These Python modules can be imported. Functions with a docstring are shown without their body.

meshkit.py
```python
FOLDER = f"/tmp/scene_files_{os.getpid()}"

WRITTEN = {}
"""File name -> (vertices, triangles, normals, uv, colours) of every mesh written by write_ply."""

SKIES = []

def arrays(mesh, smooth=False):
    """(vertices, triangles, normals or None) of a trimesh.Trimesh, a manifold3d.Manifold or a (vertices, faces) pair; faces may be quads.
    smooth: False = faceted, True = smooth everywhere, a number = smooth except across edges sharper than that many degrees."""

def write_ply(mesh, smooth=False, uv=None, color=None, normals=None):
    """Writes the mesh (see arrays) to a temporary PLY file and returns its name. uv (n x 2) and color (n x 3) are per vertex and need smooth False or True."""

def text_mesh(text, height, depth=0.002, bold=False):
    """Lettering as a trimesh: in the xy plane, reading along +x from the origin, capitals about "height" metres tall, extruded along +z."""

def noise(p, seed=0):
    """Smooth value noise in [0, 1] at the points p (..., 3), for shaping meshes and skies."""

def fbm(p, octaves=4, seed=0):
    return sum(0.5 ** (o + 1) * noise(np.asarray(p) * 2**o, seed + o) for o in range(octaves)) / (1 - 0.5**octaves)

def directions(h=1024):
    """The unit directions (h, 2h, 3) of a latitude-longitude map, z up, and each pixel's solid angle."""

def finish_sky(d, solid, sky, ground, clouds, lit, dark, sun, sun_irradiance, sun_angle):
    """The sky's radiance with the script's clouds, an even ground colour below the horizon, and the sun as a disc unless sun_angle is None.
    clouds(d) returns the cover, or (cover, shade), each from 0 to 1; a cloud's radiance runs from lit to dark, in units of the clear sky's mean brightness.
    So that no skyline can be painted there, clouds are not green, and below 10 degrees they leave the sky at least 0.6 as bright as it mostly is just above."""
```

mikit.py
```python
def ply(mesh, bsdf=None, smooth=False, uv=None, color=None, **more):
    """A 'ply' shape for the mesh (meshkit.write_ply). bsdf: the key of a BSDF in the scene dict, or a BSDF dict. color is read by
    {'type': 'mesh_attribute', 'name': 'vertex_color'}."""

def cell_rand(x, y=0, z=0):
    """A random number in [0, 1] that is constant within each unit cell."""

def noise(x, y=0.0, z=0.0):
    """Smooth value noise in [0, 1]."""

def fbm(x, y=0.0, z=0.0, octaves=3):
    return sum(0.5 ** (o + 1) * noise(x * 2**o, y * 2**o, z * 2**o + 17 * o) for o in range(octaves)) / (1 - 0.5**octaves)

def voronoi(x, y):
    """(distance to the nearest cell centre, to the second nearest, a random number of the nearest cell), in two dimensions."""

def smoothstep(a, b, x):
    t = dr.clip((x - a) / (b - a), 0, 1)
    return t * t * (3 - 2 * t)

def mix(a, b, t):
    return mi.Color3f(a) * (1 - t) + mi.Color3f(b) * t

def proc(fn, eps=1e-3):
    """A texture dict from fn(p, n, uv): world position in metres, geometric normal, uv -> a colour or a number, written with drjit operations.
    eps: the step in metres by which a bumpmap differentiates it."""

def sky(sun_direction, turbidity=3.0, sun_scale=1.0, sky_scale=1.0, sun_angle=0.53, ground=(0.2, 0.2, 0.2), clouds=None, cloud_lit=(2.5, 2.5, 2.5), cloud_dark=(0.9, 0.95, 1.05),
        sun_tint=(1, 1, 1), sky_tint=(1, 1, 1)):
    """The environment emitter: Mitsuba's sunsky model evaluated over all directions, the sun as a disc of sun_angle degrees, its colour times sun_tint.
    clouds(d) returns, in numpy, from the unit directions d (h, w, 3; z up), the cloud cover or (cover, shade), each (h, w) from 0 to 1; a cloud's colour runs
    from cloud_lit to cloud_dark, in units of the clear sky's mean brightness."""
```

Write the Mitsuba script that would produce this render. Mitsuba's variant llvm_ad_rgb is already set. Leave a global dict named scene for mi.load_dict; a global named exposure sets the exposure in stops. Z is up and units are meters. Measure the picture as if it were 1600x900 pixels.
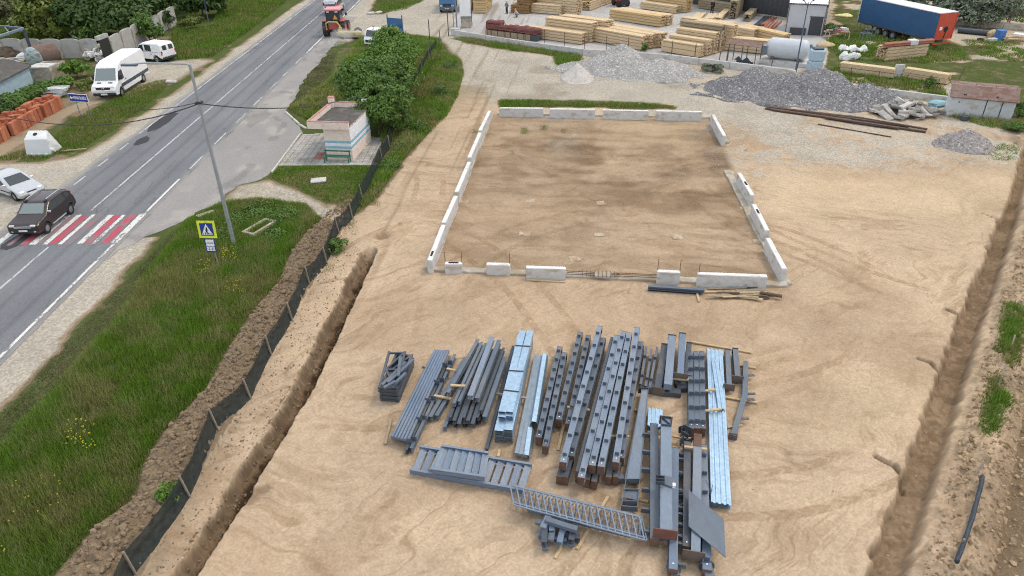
import math, random
import numpy as np, trimesh, shapely, drjit as dr, mitsuba as mi, mikit, meshkit
from shapely.geometry import Polygon, LineString
from mikit import noise, fbm, voronoi, cell_rand, smoothstep, mix, proc
TF = mi.ScalarTransform4f
R = np.random.default_rng(7)
random.seed(7)
scene, labels = {}, {}

# ---------------------------------------------------------------- camera, sky, exposure
CAM_H, CAM_F = 20.0, 1110.0
CAM_D, CAM_R = math.radians(31.2548), math.radians(-1.1495)
_F = np.array([0, math.cos(CAM_D), -math.sin(CAM_D)]); _U = np.array([0, math.sin(CAM_D), math.cos(CAM_D)]); _X = np.array([1.0, 0, 0])
_up = -math.sin(CAM_R) * _X + math.cos(CAM_R) * _U
scene['camera'] = {'type': 'perspective', 'fov': math.degrees(2 * math.atan(800 / CAM_F)), 'fov_axis': 'x', 'near_clip': 0.1, 'far_clip': 3000.0,
                   'to_world': TF().look_at(origin=[0, 0, CAM_H], target=[0, float(_F[1]), CAM_H + float(_F[2])], up=_up.tolist())}
scene['sky'] = mikit.sky([0.45, 0.25, 0.86], turbidity=3, sun_scale=0.22, sun_angle=16, clouds=lambda d: 1.0, cloud_lit=(2.3, 2.44, 2.66), ground=(0.2, 0.19, 0.16))
exposure = 2.25


def P(px, py, z=0.0):
    """World point at height z seen at a position of the 1600x900 survey grid (measured once from the photograph)."""
    x, y = (px - 800) / CAM_F, -(py - 450) / CAM_F
    c, s = math.cos(CAM_R), math.sin(CAM_R)
    v = _F + (c * x - s * y) * _X + (s * x + c * y) * _U
    return v * ((z - CAM_H) / v[2]) + np.array([0, 0, CAM_H])


def PP(*pts, z=0.0):
    return np.array([P(a, b, z)[:2] for a, b in pts])


# ---------------------------------------------------------------- helpers
_cat = trimesh.util.concatenate


def numbered(name):
    k, i = name, 0
    while k in _used:
        i += 1
        k = f'{name}_{i:03d}'
    _used.add(k)
    return k


_used = set()


def thing(name, label=None, cat=None, group=None, kind=None):
    k = numbered(name)
    d = {}
    if label: d['label'] = label
    if cat: d['category'] = cat
    if group: d['group'] = group
    if kind: d['kind'] = kind
    labels[k] = d
    return k


def part(parent, name, mesh, mat, smooth=False, label=None, kind=None, M=None, uv=None, color=None):
    k = numbered(f'{parent}__{name}')
    if isinstance(mesh, dict):
        d = dict(mesh)
    else:
        d = mikit.ply(mesh, mat, smooth=smooth, uv=uv, color=color)
    if M is not None: d['to_world'] = TF(np.asarray(M, float).tolist())
    scene[k] = d
    if label or kind:
        labels[k] = {**({'label': label} if label else {}), **({'kind': kind} if kind else {})}
    return k


def single(name, mesh, mat, label=None, cat=None, group=None, kind=None, smooth=False, M=None, uv=None, color=None):
    k = thing(name, label, cat, group, kind)
    d = dict(mesh) if isinstance(mesh, dict) else mikit.ply(mesh, mat, smooth=smooth, uv=uv, color=color)
    if M is not None: d['to_world'] = TF(np.asarray(M, float).tolist())
    scene[k] = d
    return k


def tr(x=0, y=0, z=0, rz=0.0, ry=0.0, rx=0.0):
    M = np.eye(4)
    if rx: M = trimesh.transformations.rotation_matrix(rx, [1, 0, 0]) @ M
    if ry: M = trimesh.transformations.rotation_matrix(ry, [0, 1, 0]) @ M
    if rz: M = trimesh.transformations.rotation_matrix(rz, [0, 0, 1]) @ M
    T_ = np.eye(4); T_[:3, 3] = x, y, z
    return T_ @ M


def mv(m, *a, **k):
    m = m.copy(); m.apply_transform(tr(*a, **k)); return m


def box(sx, sy, sz, x=0, y=0, z=0, c=0.0, **rot):
    """Box centred on x, y with its bottom at z; c chamfers its edges."""
    if c <= 0:
        m = trimesh.creation.box((sx, sy, sz))
    else:
        h = np.array([sx, sy, sz]) / 2
        c = min(c, h.min() * 0.9)
        pts = []
        for s in np.array(np.meshgrid([-1, 1], [-1, 1], [-1, 1])).T.reshape(-1, 3):
            for k in range(3):
                p = h - c; p[k] = h[k]
                pts.append(s * p)
        m = trimesh.convex.convex_hull(np.array(pts))
    m.apply_translation([0, 0, sz / 2])
    m.apply_transform(tr(x, y, z, **rot))
    return m


def frame_of(a, b):
    """4x4 matrix: x axis from a to b, origin a."""
    a, b = np.asarray(a, float), np.asarray(b, float)
    x = (b - a) / np.linalg.norm(b - a)
    up = np.array([0, 0, 1.0]) if abs(x[2]) < 0.95 else np.array([0, 1.0, 0])
    y = np.cross(up, x); y /= np.linalg.norm(y)
    z = np.cross(x, y)
    M = np.eye(4); M[:3, 0], M[:3, 1], M[:3, 2], M[:3, 3] = x, y, z, a
    return M


def bar(a, b, w, h, c=0.0):
    """Rectangular bar from a to b centred on its axis: w across, h up."""
    L = float(np.linalg.norm(np.asarray(b, float) - np.asarray(a, float)))
    m = box(L, w, h, x=L / 2, z=-h / 2, c=c)
    m.apply_transform(frame_of(a, b))
    return m


def tube(pts, r, n=8, caps=True):
    pts = np.asarray(pts, float)
    r = np.broadcast_to(r, len(pts))
    v, f = [], []
    for i, p in enumerate(pts):
        t = pts[min(i + 1, len(pts) - 1)] - pts[max(i - 1, 0)]
        t = t / np.linalg.norm(t)
        up = np.array([0, 0, 1.0]) if abs(t[2]) < 0.9 else np.array([1.0, 0, 0])
        x = np.cross(up, t); x /= np.linalg.norm(x); y = np.cross(t, x)
        a = np.arange(n) * 2 * np.pi / n
        v.append(p + r[i] * (np.cos(a)[:, None] * x + np.sin(a)[:, None] * y))
    v = np.vstack(v)
    for i in range(len(pts) - 1):
        for k in range(n):
            a, b = i * n + k, i * n + (k + 1) % n
            f += [[a, b, b + n], [a, b + n, a + n]]
    if caps:
        for i0, flip in ((0, True), ((len(pts) - 1) * n, False)):
            for k in range(1, n - 1):
                t = [i0, i0 + k, i0 + k + 1]
                f.append(t[::-1] if flip else t)
    return trimesh.Trimesh(v, np.array(f), process=False)


def prism(poly, h, z=0.0):
    if not isinstance(poly, (Polygon, shapely.MultiPolygon)): poly = Polygon(poly)
    gs = getattr(poly, 'geoms', [poly])
    m = _cat([trimesh.creation.extrude_polygon(g, h, engine='earcut') for g in gs if g.area > 1e-9])
    m.apply_translation([0, 0, z])
    return m


def ibeam(L, w, h, tf=0.014, tw=0.01):
    """I section lying along +x, top at z = h."""
    return _cat([box(L, w, tf, L / 2, 0, h - tf), box(L, w, tf, L / 2, 0, 0), box(L, tw, h - 2 * tf, L / 2, 0, tf)])


def mat(key, rgb, rough=0.6, metallic=0.0, spec=0.5, **more):
    base = {'type': 'rgb', 'value': list(rgb)} if not isinstance(rgb, dict) else rgb
    scene[key] = {'type': 'twosided', 'b': {'type': 'principled', 'base_color': base, 'roughness': rough, 'metallic': metallic, 'specular': spec, **more}}
    return key


def dmat(key, rgb):
    base = {'type': 'rgb', 'value': list(rgb)} if not isinstance(rgb, dict) else rgb
    scene[key] = {'type': 'twosided', 'b': {'type': 'diffuse', 'reflectance': base}}
    return key


def varied(rgb, amount=0.25, scale=1.0, dirt=None, dirt_at=(0.55, 0.75)):
    """Colour with two scales of soft unevenness, and dirt patches."""
    def fn(p, n, uv):
        a = fbm(p.x * scale * 3.1, p.y * scale * 3.1, p.z * scale * 3.1)
        b = noise(p.x * scale * 17, p.y * scale * 17, p.z * scale * 17)
        c = mi.Color3f(rgb) * (1 + amount * (a - 0.5) * 2 + amount * 0.5 * (b - 0.5) * 2)
        if dirt is not None:
            d = fbm(p.x * scale * 1.3 + 7, p.y * scale * 1.3, p.z * scale * 1.7)
            c = mix(c, dirt, smoothstep(dirt_at[0], dirt_at[1], d) * 0.8)
        return c
    return proc(fn)


# ---------------------------------------------------------------- ground materials
def flow_uv(x, y):
    wx = x + 4.0 * (fbm(x * 0.13 + 3, y * 0.13) - 0.5) + 1.3 * (fbm(x * 0.55, y * 0.55 + 9) - 0.5)
    wy = y + 4.0 * (fbm(x * 0.13, y * 0.13 + 31) - 0.5) + 1.3 * (fbm(x * 0.55 + 5, y * 0.55) - 0.5)
    return wx, wy


def wash(x, y):
    """Rain-wash marks in the sand: short streaks that follow the fall of the ground, damp blotches and a few rills, 0..1."""
    wx, wy = flow_uv(x, y)
    out = mi.Float(0)
    for k, (c, s) in enumerate(((0.72, 0.69), (0.95, -0.3))):
        u, v = wx * c + wy * s, wx * s - wy * c
        gate = smoothstep(0.40, 0.62, fbm(x * 0.1 + 20 * k, y * 0.1 + 6))
        gate = gate if k == 0 else 1 - smoothstep(0.40, 0.62, fbm(x * 0.1, y * 0.1 + 6))
        a = smoothstep(0.54, 0.74, fbm(u * 0.38 + 9, v * 1.7, 2.0 + k))
        b = smoothstep(0.60, 0.78, fbm(u * 1.1, v * 5.6 + 5, 7.0 + k))
        d = smoothstep(0.64, 0.80, noise(u * 2.8, v * 14.0, 4.0 + k)) * smoothstep(0.45, 0.65, fbm(u * 0.5 + 4, v * 0.8))
        rid = smoothstep(0.93, 1.0, 1 - dr.abs(2 * noise(u * 0.16 + 11, v * 0.9, 3.0 + k) - 1)) * smoothstep(0.5, 0.6, noise(u * 0.35, v * 0.5 + 3))
        out = out + gate * (0.48 * a + 0.42 * b + 0.34 * d + 0.65 * rid)
    spots = smoothstep(0.72, 0.86, noise(x * 2.3 + 5, y * 2.3)) * smoothstep(0.5, 0.66, fbm(x * 0.4 + 13, y * 0.4))
    return dr.minimum(out + 0.3 * spots, 1.0)


def treads(x, y):
    """Tyre tracks: a few pairs of wide arcs with a tread pattern."""
    out = mi.Float(0)
    for cx, cy, r0 in ((-30.0, 18.0, 33.0), (22.0, 2.0, 24.0), (-4.0, 70.0, 46.0), (40.0, 52.0, 27.0), (-52.0, 44.0, 45.5), (8.0, 30.0, 11.0)):
        d = dr.sqrt(dr.square(x - cx) + dr.square(y - cy)) + 0.5 * (fbm(x * 0.2, y * 0.2 + cx) - 0.5)
        a = dr.atan2(y - cy, x - cx) * r0
        for o in (0.0, 1.9):
            e = dr.abs(d - r0 - o)
            band = smoothstep(0.24, 0.16, e)
            tr_ = smoothstep(0.35, 0.6, noise(a * 5.5 + e * 9, d * 2.0)) * 0.6 + 0.4
            out = out + band * tr_ * smoothstep(0.42, 0.6, fbm(x * 0.17 + cx, y * 0.17))
    return dr.minimum(out, 1.0)


def ground_color(p, n, uv):
    x, y = p.x, p.y
    jit = (fbm(x * 1.1, y * 1.1, 3.0) - 0.5) * 0.16 + (noise(x * 7, y * 7) - 0.5) * 0.07
    a = dr.clip(uv.x + jit, 0, 1)
    b = dr.clip(uv.y, 0, 1)
    soil, spoil, gravel, concrete = (0.082, 0.105, 0.036), (0.215, 0.165, 0.112), (0.40, 0.365, 0.305), (0.43, 0.42, 0.405)
    lot = smoothstep(-12.6, -11.2, x) * smoothstep(74.0, 64.0, y)
    sand = mix((0.3, 0.26, 0.19), (0.478, 0.366, 0.256), lot)
    c = mix(soil, spoil, smoothstep(0.06, 0.2, a))
    c = mix(c, sand, smoothstep(0.3, 0.45, a))
    c = mix(c, gravel, smoothstep(0.56, 0.74, a))
    c = mix(c, concrete, smoothstep(0.85, 0.95, a))
    insand = smoothstep(0.33, 0.46, a) * (1 - smoothstep(0.6, 0.72, a))
    c = mix(c, (0.265, 0.178, 0.108), insand * wash(x, y) * 0.74)
    stain = smoothstep(0.48, 0.68, fbm(x * 0.16 + 70, y * 0.16 + 3)) * (0.6 + 0.4 * noise(x * 2.1, y * 2.1))
    c = mix(c, (0.34, 0.24, 0.158), insand * stain * 0.55)
    c = mix(c, (0.31, 0.215, 0.135), insand * treads(x, y) * 0.7)
    pale = smoothstep(0.45, 0.7, fbm(x * 0.09 + 40, y * 0.09)) * smoothstep(-2.0, 16.0, x)
    c = mix(c, (0.545, 0.425, 0.285), insand * pale * 0.6)
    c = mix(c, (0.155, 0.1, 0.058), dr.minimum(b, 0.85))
    c = mix(c, (0.06, 0.04, 0.026), smoothstep(0.72, 0.98, b))  # deepest values: trench shade painted into the soil colour
    big = fbm(x * 0.35 + 9, y * 0.35)
    grain = noise(x * 16, y * 16)
    c = c * (0.86 + 0.28 * big) * (0.87 + 0.26 * grain) * (0.92 + 0.16 * fbm(x * 3.5, y * 3.5, 5.0))
    peb = cell_rand(x * 15, y * 15, 2)
    c = mix(c, (0.55, 0.5, 0.42), dr.select(peb > 0.9965, 0.4, 0.0) * smoothstep(0.2, 0.4, a))
    stone = smoothstep(0.55, 0.72, a) * (1 - smoothstep(0.86, 0.93, a))
    c = c * (1 + stone * (cell_rand(x * 9, y * 9, 5) - 0.5) * 0.35)
    return c


scene['ground_mat'] = {'type': 'diffuse', 'reflectance': proc(ground_color)}


def asphalt_color(p, n, uv):
    x, y = p.x, p.y
    c = mix((0.165, 0.174, 0.192), (0.23, 0.237, 0.25), fbm(x * 0.7, y * 0.12))
    trk = smoothstep(0.35, 0.0, dr.abs(dr.abs(x + 28.4) - 1.2)) + smoothstep(0.35, 0.0, dr.abs(dr.abs(x + 28.4) - 2.7))
    c = c * (1 - 0.16 * trk)
    cr = 1 - dr.abs(2 * noise(x * 0.9 + 5, y * 0.16 + 2.0 * fbm(x * 0.5, y * 0.5)) - 1)
    c = c * (1 - 0.25 * smoothstep(0.95, 1.0, cr))
    edge = smoothstep(3.6, 4.4, dr.abs(x + 28.3) + 0.5 * (fbm(x * 2, y * 0.8) - 0.5))
    c = mix(c, (0.36, 0.335, 0.3), edge * 0.75)
    c = c * (0.88 + 0.24 * noise(x * 18, y * 18))
    return c * (0.9 + 0.2 * fbm(x * 0.25, y * 0.25 + 4))


scene['asphalt_mat'] = {'type': 'diffuse', 'reflectance': proc(asphalt_color)}


def layby_color(p, n, uv):
    x, y = p.x, p.y
    c = mix((0.27, 0.263, 0.262), (0.335, 0.318, 0.305), fbm(x * 0.4, y * 0.3))
    c = mix(c, (0.42, 0.395, 0.36), smoothstep(0.55, 0.75, fbm(x * 0.5 + 3, y * 0.35, 2.0)) * 0.6)
    c = mix(c, (0.19, 0.185, 0.18), smoothstep(0.63, 0.72, fbm(x * 0.7 + 30, y * 0.5)) * 0.5)
    return c * (0.88 + 0.24 * noise(x * 17, y * 17))


scene['layby_mat'] = {'type': 'diffuse', 'reflectance': proc(layby_color)}


def worn(rgb, under, keep=0.55):
    def fn(p, n, uv):
        w = fbm(p.x * 2.2, p.y * 1.1) * 0.6 + noise(p.x * 11, p.y * 8) * 0.4
        return mix(rgb, under, smoothstep(keep - 0.12, keep + 0.12, w))
    return {'type': 'diffuse', 'reflectance': proc(fn)}


scene['white_paint'] = worn((0.64, 0.64, 0.62), (0.25, 0.25, 0.25), 0.6)
scene['faded_paint'] = worn((0.5, 0.5, 0.5), (0.23, 0.235, 0.24), 0.6)
scene['red_paint'] = worn((0.46, 0.095, 0.13), (0.27, 0.19, 0.2), 0.56)
scene['faint_red_paint'] = worn((0.33, 0.17, 0.19), (0.22, 0.21, 0.22), 0.46)

# ---------------------------------------------------------------- ground sheet
SPOIL_EDGE = PP((40, 930), (70, 900), (135, 825), (195, 782), (207, 735), (240, 680), (310, 610), (355, 530), (395, 477), (422, 450), (440, 405), (465, 370), (492, 347)) + np.array([0.42, 0])
FENCE_L = np.array([(-12.9, 8), (-12.5, 15.2), (-12.3, 18.8), (-12.05, 21.8), (-11.75, 24.6), (-11.6, 27.5), (-11.35, 30.2), (-11.15, 33.3), (-10.9, 36.5), (-10.75, 40.2), (-10.4, 43.2), (-10.3, 46.4), (-10.1, 52.5), (-10.0, 57), (-9.7, 69.8), (-9.3, 79.7), (-8.6, 92)])
TRENCH_L = np.array([(-11.6, 9), (-10.75, 15.4), (-9.9, 19.9), (-9.2, 25), (-8.75, 30), (-8.45, 34.2), (-8.25, 37.6)])
DITCH_R = np.array([(6.5, 8.0), (11.75, 14.6), (16.75, 21.2), (20.2, 25.8), (23.3, 29.9), (27.1, 34.7), (32.2, 41.3), (37.4, 48.4), (40, 52)])
FENCE_R = np.array([(10.5, 9), (14.3, 14.8), (16.6, 18), (17.9, 19.6), (19.9, 22.4), (22.3, 25.4), (25.2, 29.2), (30.5, 36), (36, 43)])
FND = np.array([(-4.8, 34.9), (14.7, 32.1), (18.0, 61.1), (-1.6, 63.5)])


def axis(parts):
    out = [parts[0][0]]
    for a, b, s0, s1 in parts:
        n = max(1, int(round((b - a) / ((s0 + s1) / 2))))
        t = np.linspace(0, 1, n + 1)[1:]
        k = (s1 - s0) / max(s0 + s1, 1e-9)
        out += list(a + (b - a) * ((1 - k) * t + k * t * t))
    return np.array(out)


gx = axis([(-700, -130, 80, 20), (-130, -60, 4, 1.2), (-60, -24, 0.5, 0.3), (-24, -14.5, 0.22, 0.1), (-14.5, -7, 0.075, 0.075), (-7, 11, 0.13, 0.13), (11, 27, 0.075, 0.08), (27, 42, 0.13, 0.2), (42, 100, 0.6, 2), (100, 700, 15, 80)])
gy = axis([(-150, 5, 30, 4), (5, 13.5, 1, 0.1), (13.5, 34, 0.085, 0.1), (34, 50, 0.12, 0.16), (50, 70, 0.2, 0.3), (70, 140, 0.35, 0.9), (140, 900, 5, 80)])
GX, GY = np.meshgrid(gx, gy)
GP = np.stack([GX, GY, 0 * GX], -1)
pts = shapely.points(GX.ravel(), GY.ravel())


def dist_to(line):
    return shapely.distance(pts, LineString(line)).reshape(GX.shape)


def inside(poly):
    g = Polygon(poly) if not isinstance(poly, Polygon) else poly
    shapely.prepare(g)
    return shapely.contains_xy(g, GX.ravel(), GY.ravel()).reshape(GX.shape)


def sdist(poly):
    """Negative inside."""
    g = Polygon(poly)
    d = shapely.distance(pts, g.exterior).reshape(GX.shape)
    return np.where(inside(g), -d, d)


def sst(a, b, x):
    t = np.clip((x - a) / (b - a), 0, 1); return t * t * (3 - 2 * t)


def nfbm(s, octaves=3, seed=0, sy=None):
    return meshkit.fbm(GP * np.array([s, sy or s, 1.0]), octaves, seed)


def lerp(a, b, t): return a * (1 - t) + b * t


n1 = nfbm(0.5, 3, 1); n2 = nfbm(2.2, 3, 2); n3 = nfbm(0.12, 2, 3)
wob = (n1 - 0.5) * 0.9 + (n2 - 0.5) * 0.35
fenceL_x = np.interp(GY, FENCE_L[:, 1], FENCE_L[:, 0])
spoil_x = np.interp(GY, SPOIL_EDGE[:, 1], SPOIL_EDGE[:, 0])
dFR = dist_to(DITCH_R)
side_R = (GX - np.interp(GY, DITCH_R[:, 1], DITCH_R[:, 0]))          # > 0 beyond the right-hand ditch
sR = np.sign(side_R) * dFR
Z = (n1 - 0.5) * 0.10 + (n2 - 0.5) * 0.03
A = np.full(GX.shape, 0.5); B = np.zeros(GX.shape)

# the drive, the yard and what lies beyond the lot
LOT_BACK = 64.5 + 0.05 * GX
far = GY - (60 + 4 * (n1 - 0.5) + np.where(GX > 16, -12 * sst(16, 24, GX), 0) + np.where(GX < -2, 10, 6 * sst(-2, 3, -GX)))
A = lerp(A, 0.72, sst(-3, 5, far) * sst(0.28, 0.6, n3 * 0.6 + n1 * 0.5 + sst(0, 12, far)))
A = lerp(A, 0.66, (GX > 15) * sst(44, 52, GY + 6 * (n1 - .5)) * sst(0.35, 0.55, n1))
YARD = PP((712, 48), (910, 78), (1090, 93), (1243, 113), (1290, 100), (1292, 60), (1225, 40), (1225, -40), (560, -40), (650, 20))
A = np.where(sdist(YARD) + wob < 0, 1.0, A)
RYARD = PP((1290, 105), (1300, 120), (1480, 158), (1700, 180), (1760, 40), (1500, -40), (1310, -40))
ry = sdist(RYARD) + wob < 0
A = np.where(ry, np.where(nfbm(0.25, 3, 9) + 0.012 * (GX - 50) > 0.54, 0.68, 0.08), A)
# left of the site fence
left = GX < fenceL_x + 0.1
A = np.where(left, 0.06, A)
spoil = sst(-0.5, 0.2, GX - spoil_x - wob) * left * sst(48, 44, GY)
A = lerp(A, 0.25, spoil)
PATH = PP((350, 312), (372, 290), (420, 282), (470, 300), (550, 330), (545, 352), (500, 345), (480, 325), (420, 312))
A = lerp(A, 0.7, sst(0.4, -0.3, sdist(PATH) + wob * .7))
lx = GX + wob * 0.8
A = lerp(A, 0.76, sst(-21.9, -22.5, lx + 0 * GY) * sst(-26, -24.2, GX) * (GY < 40) * 1.0)
A = lerp(A, 0.78, (GX < -23) * (GX > -25) * (GY > 70) * 1.0)
A = lerp(A, 0.78, sst(-34.5, -33.7, lx) * (GX < -31) * 1.0)
A = np.where((GX < -34) & ~ry, lerp(0.04, 0.3, sst(0.55, 0.7, n1) * (GY < 100)), A)
SIDE = PP((-300, 262), (0, 252), (70, 250), (130, 232), (210, 190), (265, 140), (270, 128), (255, 100), (240, 98), (140, 160), (80, 260), (0, 330), (-300, 420))
VANYARD = PP((150, 160), (130, 128), (200, 96), (262, 96), (310, 92), (330, 95), (265, 132), (225, 140))
A = lerp(A, 0.72, sst(0.5, -0.5, sdist(VANYARD) + wob))
TRACK = PP((-40, 240), (0, 222), (60, 190), (110, 165), (150, 150), (160, 158), (110, 178), (50, 215), (-40, 270))
A = lerp(A, 0.55, sst(0.5, -0.3, sdist(TRACK) + wob) * 0.95)
SIDEROAD = PP((-300, 265), (0, 256), (60, 256), (120, 245), (170, 222), (200, 226), (60, 360), (-300, 560))
A = lerp(A, 0.86, sst(0.5, -0.4, sdist(SIDEROAD) + wob))
MOUTH = PP((505, 60), (560, 0), (640, -20), (720, -20), (705, 55), (690, 60), (600, 52), (560, 66))
A = lerp(A, 0.8, sst(0.8, -0.5, sdist(MOUTH) + wob))
DRIVE = PP((700, 55), (720, 62), (860, 85), (905, 110), (905, 130), (1110, 130), (1200, 175), (1250, 215), (1100, 175), (780, 150), (740, 120), (722, 95), (690, 62))
A = lerp(A, 0.76, sst(1.6, -0.6, sdist(DRIVE) + wob * 2.0) * 0.95)
for poly in [((575, 22), (600, 22), (665, 0), (690, -30), (600, -30)), ((445, 172), (470, 125), (530, 78), (560, 55), (610, 50), (690, 62), (722, 95), (715, 140), (690, 182), (640, 240), (585, 320), (560, 320), (600, 240), (580, 170), (500, 200)),
             ((703, 60), (900, 85), (912, 92), (878, 112), (862, 88), (730, 68)), ((778, 168), (778, 155), (1055, 164), (1055, 172))]:
    A = lerp(A, 0.08, sst(0.3, -0.4, sdist(PP(*poly)) + wob * 0.8))
GRASS_B = PP((413, 278), (436, 255), (560, 254), (605, 236), (640, 200), (700, 150), (600, 300), (560, 335), (540, 338), (470, 300))
A = lerp(A, 0.08, sst(0.3, -0.3, sdist(GRASS_B) + wob * 0.6) * sst(-9.4, -9.9, GX))
A = np.where(GY > 150, 0.05, A)

B = np.maximum(B, sst(1.6, -0.6, sdist(DRIVE) + wob) * sst(0.46, 0.7, nfbm(0.28, 3, 61)) * 0.34)
# spoil bank on the left, with clods
clod = np.abs(nfbm(1.7, 4, 5) - 0.5) * 2
clod2 = nfbm(4.2, 3, 6)
mid = (spoil_x + fenceL_x) / 2; halfw = np.maximum((fenceL_x - spoil_x) / 2, 0.3)
bank = np.clip(1 - ((GX - mid) / (halfw + 0.25)) ** 2, 0, 1) * left * sst(47.5, 43, GY)
clod3 = meshkit.noise(GP * 9.0, 8)
Z += bank * (0.16 + 0.36 * clod + 0.26 * clod2 + 0.10 * clod3) * 1.0
B = np.maximum(B, bank * sst(0.35, 0.75, clod2 * .7 + clod * .5) * 0.35)
# trench on the left
dT = dist_to(TRENCH_L)
sT = np.sign(GX - np.interp(GY, TRENCH_L[:, 1], TRENCH_L[:, 0])) * dT
sT = sT + np.where(sT < 0, (n1 - .5) * 0.5 + (n2 - .5) * 0.3, (n1 - .5) * 0.16 + (n2 - .5) * 0.1)
endT = sst(38.3, 37.2, GY + wob * .5)
prof = np.where(sT < 0, 0.62 * sst(-0.72, -0.5, sT) + 0.38 * sst(-0.5, -0.1, sT), sst(0.26, 0.18, sT)) * endT
Z -= prof * (0.95 + 0.15 * (n2 - .5)) + endT * sst(-0.8, -0.6, sT) * sst(0.1, -0.1, sT) * (clod2 - .5) * .35
B = np.maximum(B, np.where(sT < 0, sst(-0.74, -0.6, sT) * 0.5 + sst(-.52, -.12, sT + (n2 - .5) * .3) * 0.5, sst(0.27, 0.2, sT) * 1.0) * endT)  # damp soil, plus painted shade deepening down the trench wall to its bottom
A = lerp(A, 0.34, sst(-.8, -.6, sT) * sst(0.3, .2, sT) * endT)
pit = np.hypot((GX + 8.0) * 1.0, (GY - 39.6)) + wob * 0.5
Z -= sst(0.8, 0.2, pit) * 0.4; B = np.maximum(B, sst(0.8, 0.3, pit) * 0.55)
for (qx, qy, rr) in [P(385, 775)[:2].tolist() + [0.7], P(405, 765)[:2].tolist() + [0.4]]:
    q = np.hypot((GX - qx) * 0.8, (GY - qy) * 1.2) + wob * 0.5
    Z -= sst(rr, 0.1, q) * 0.18; B = np.maximum(B, sst(rr, 0.2, q) * 0.5)
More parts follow.
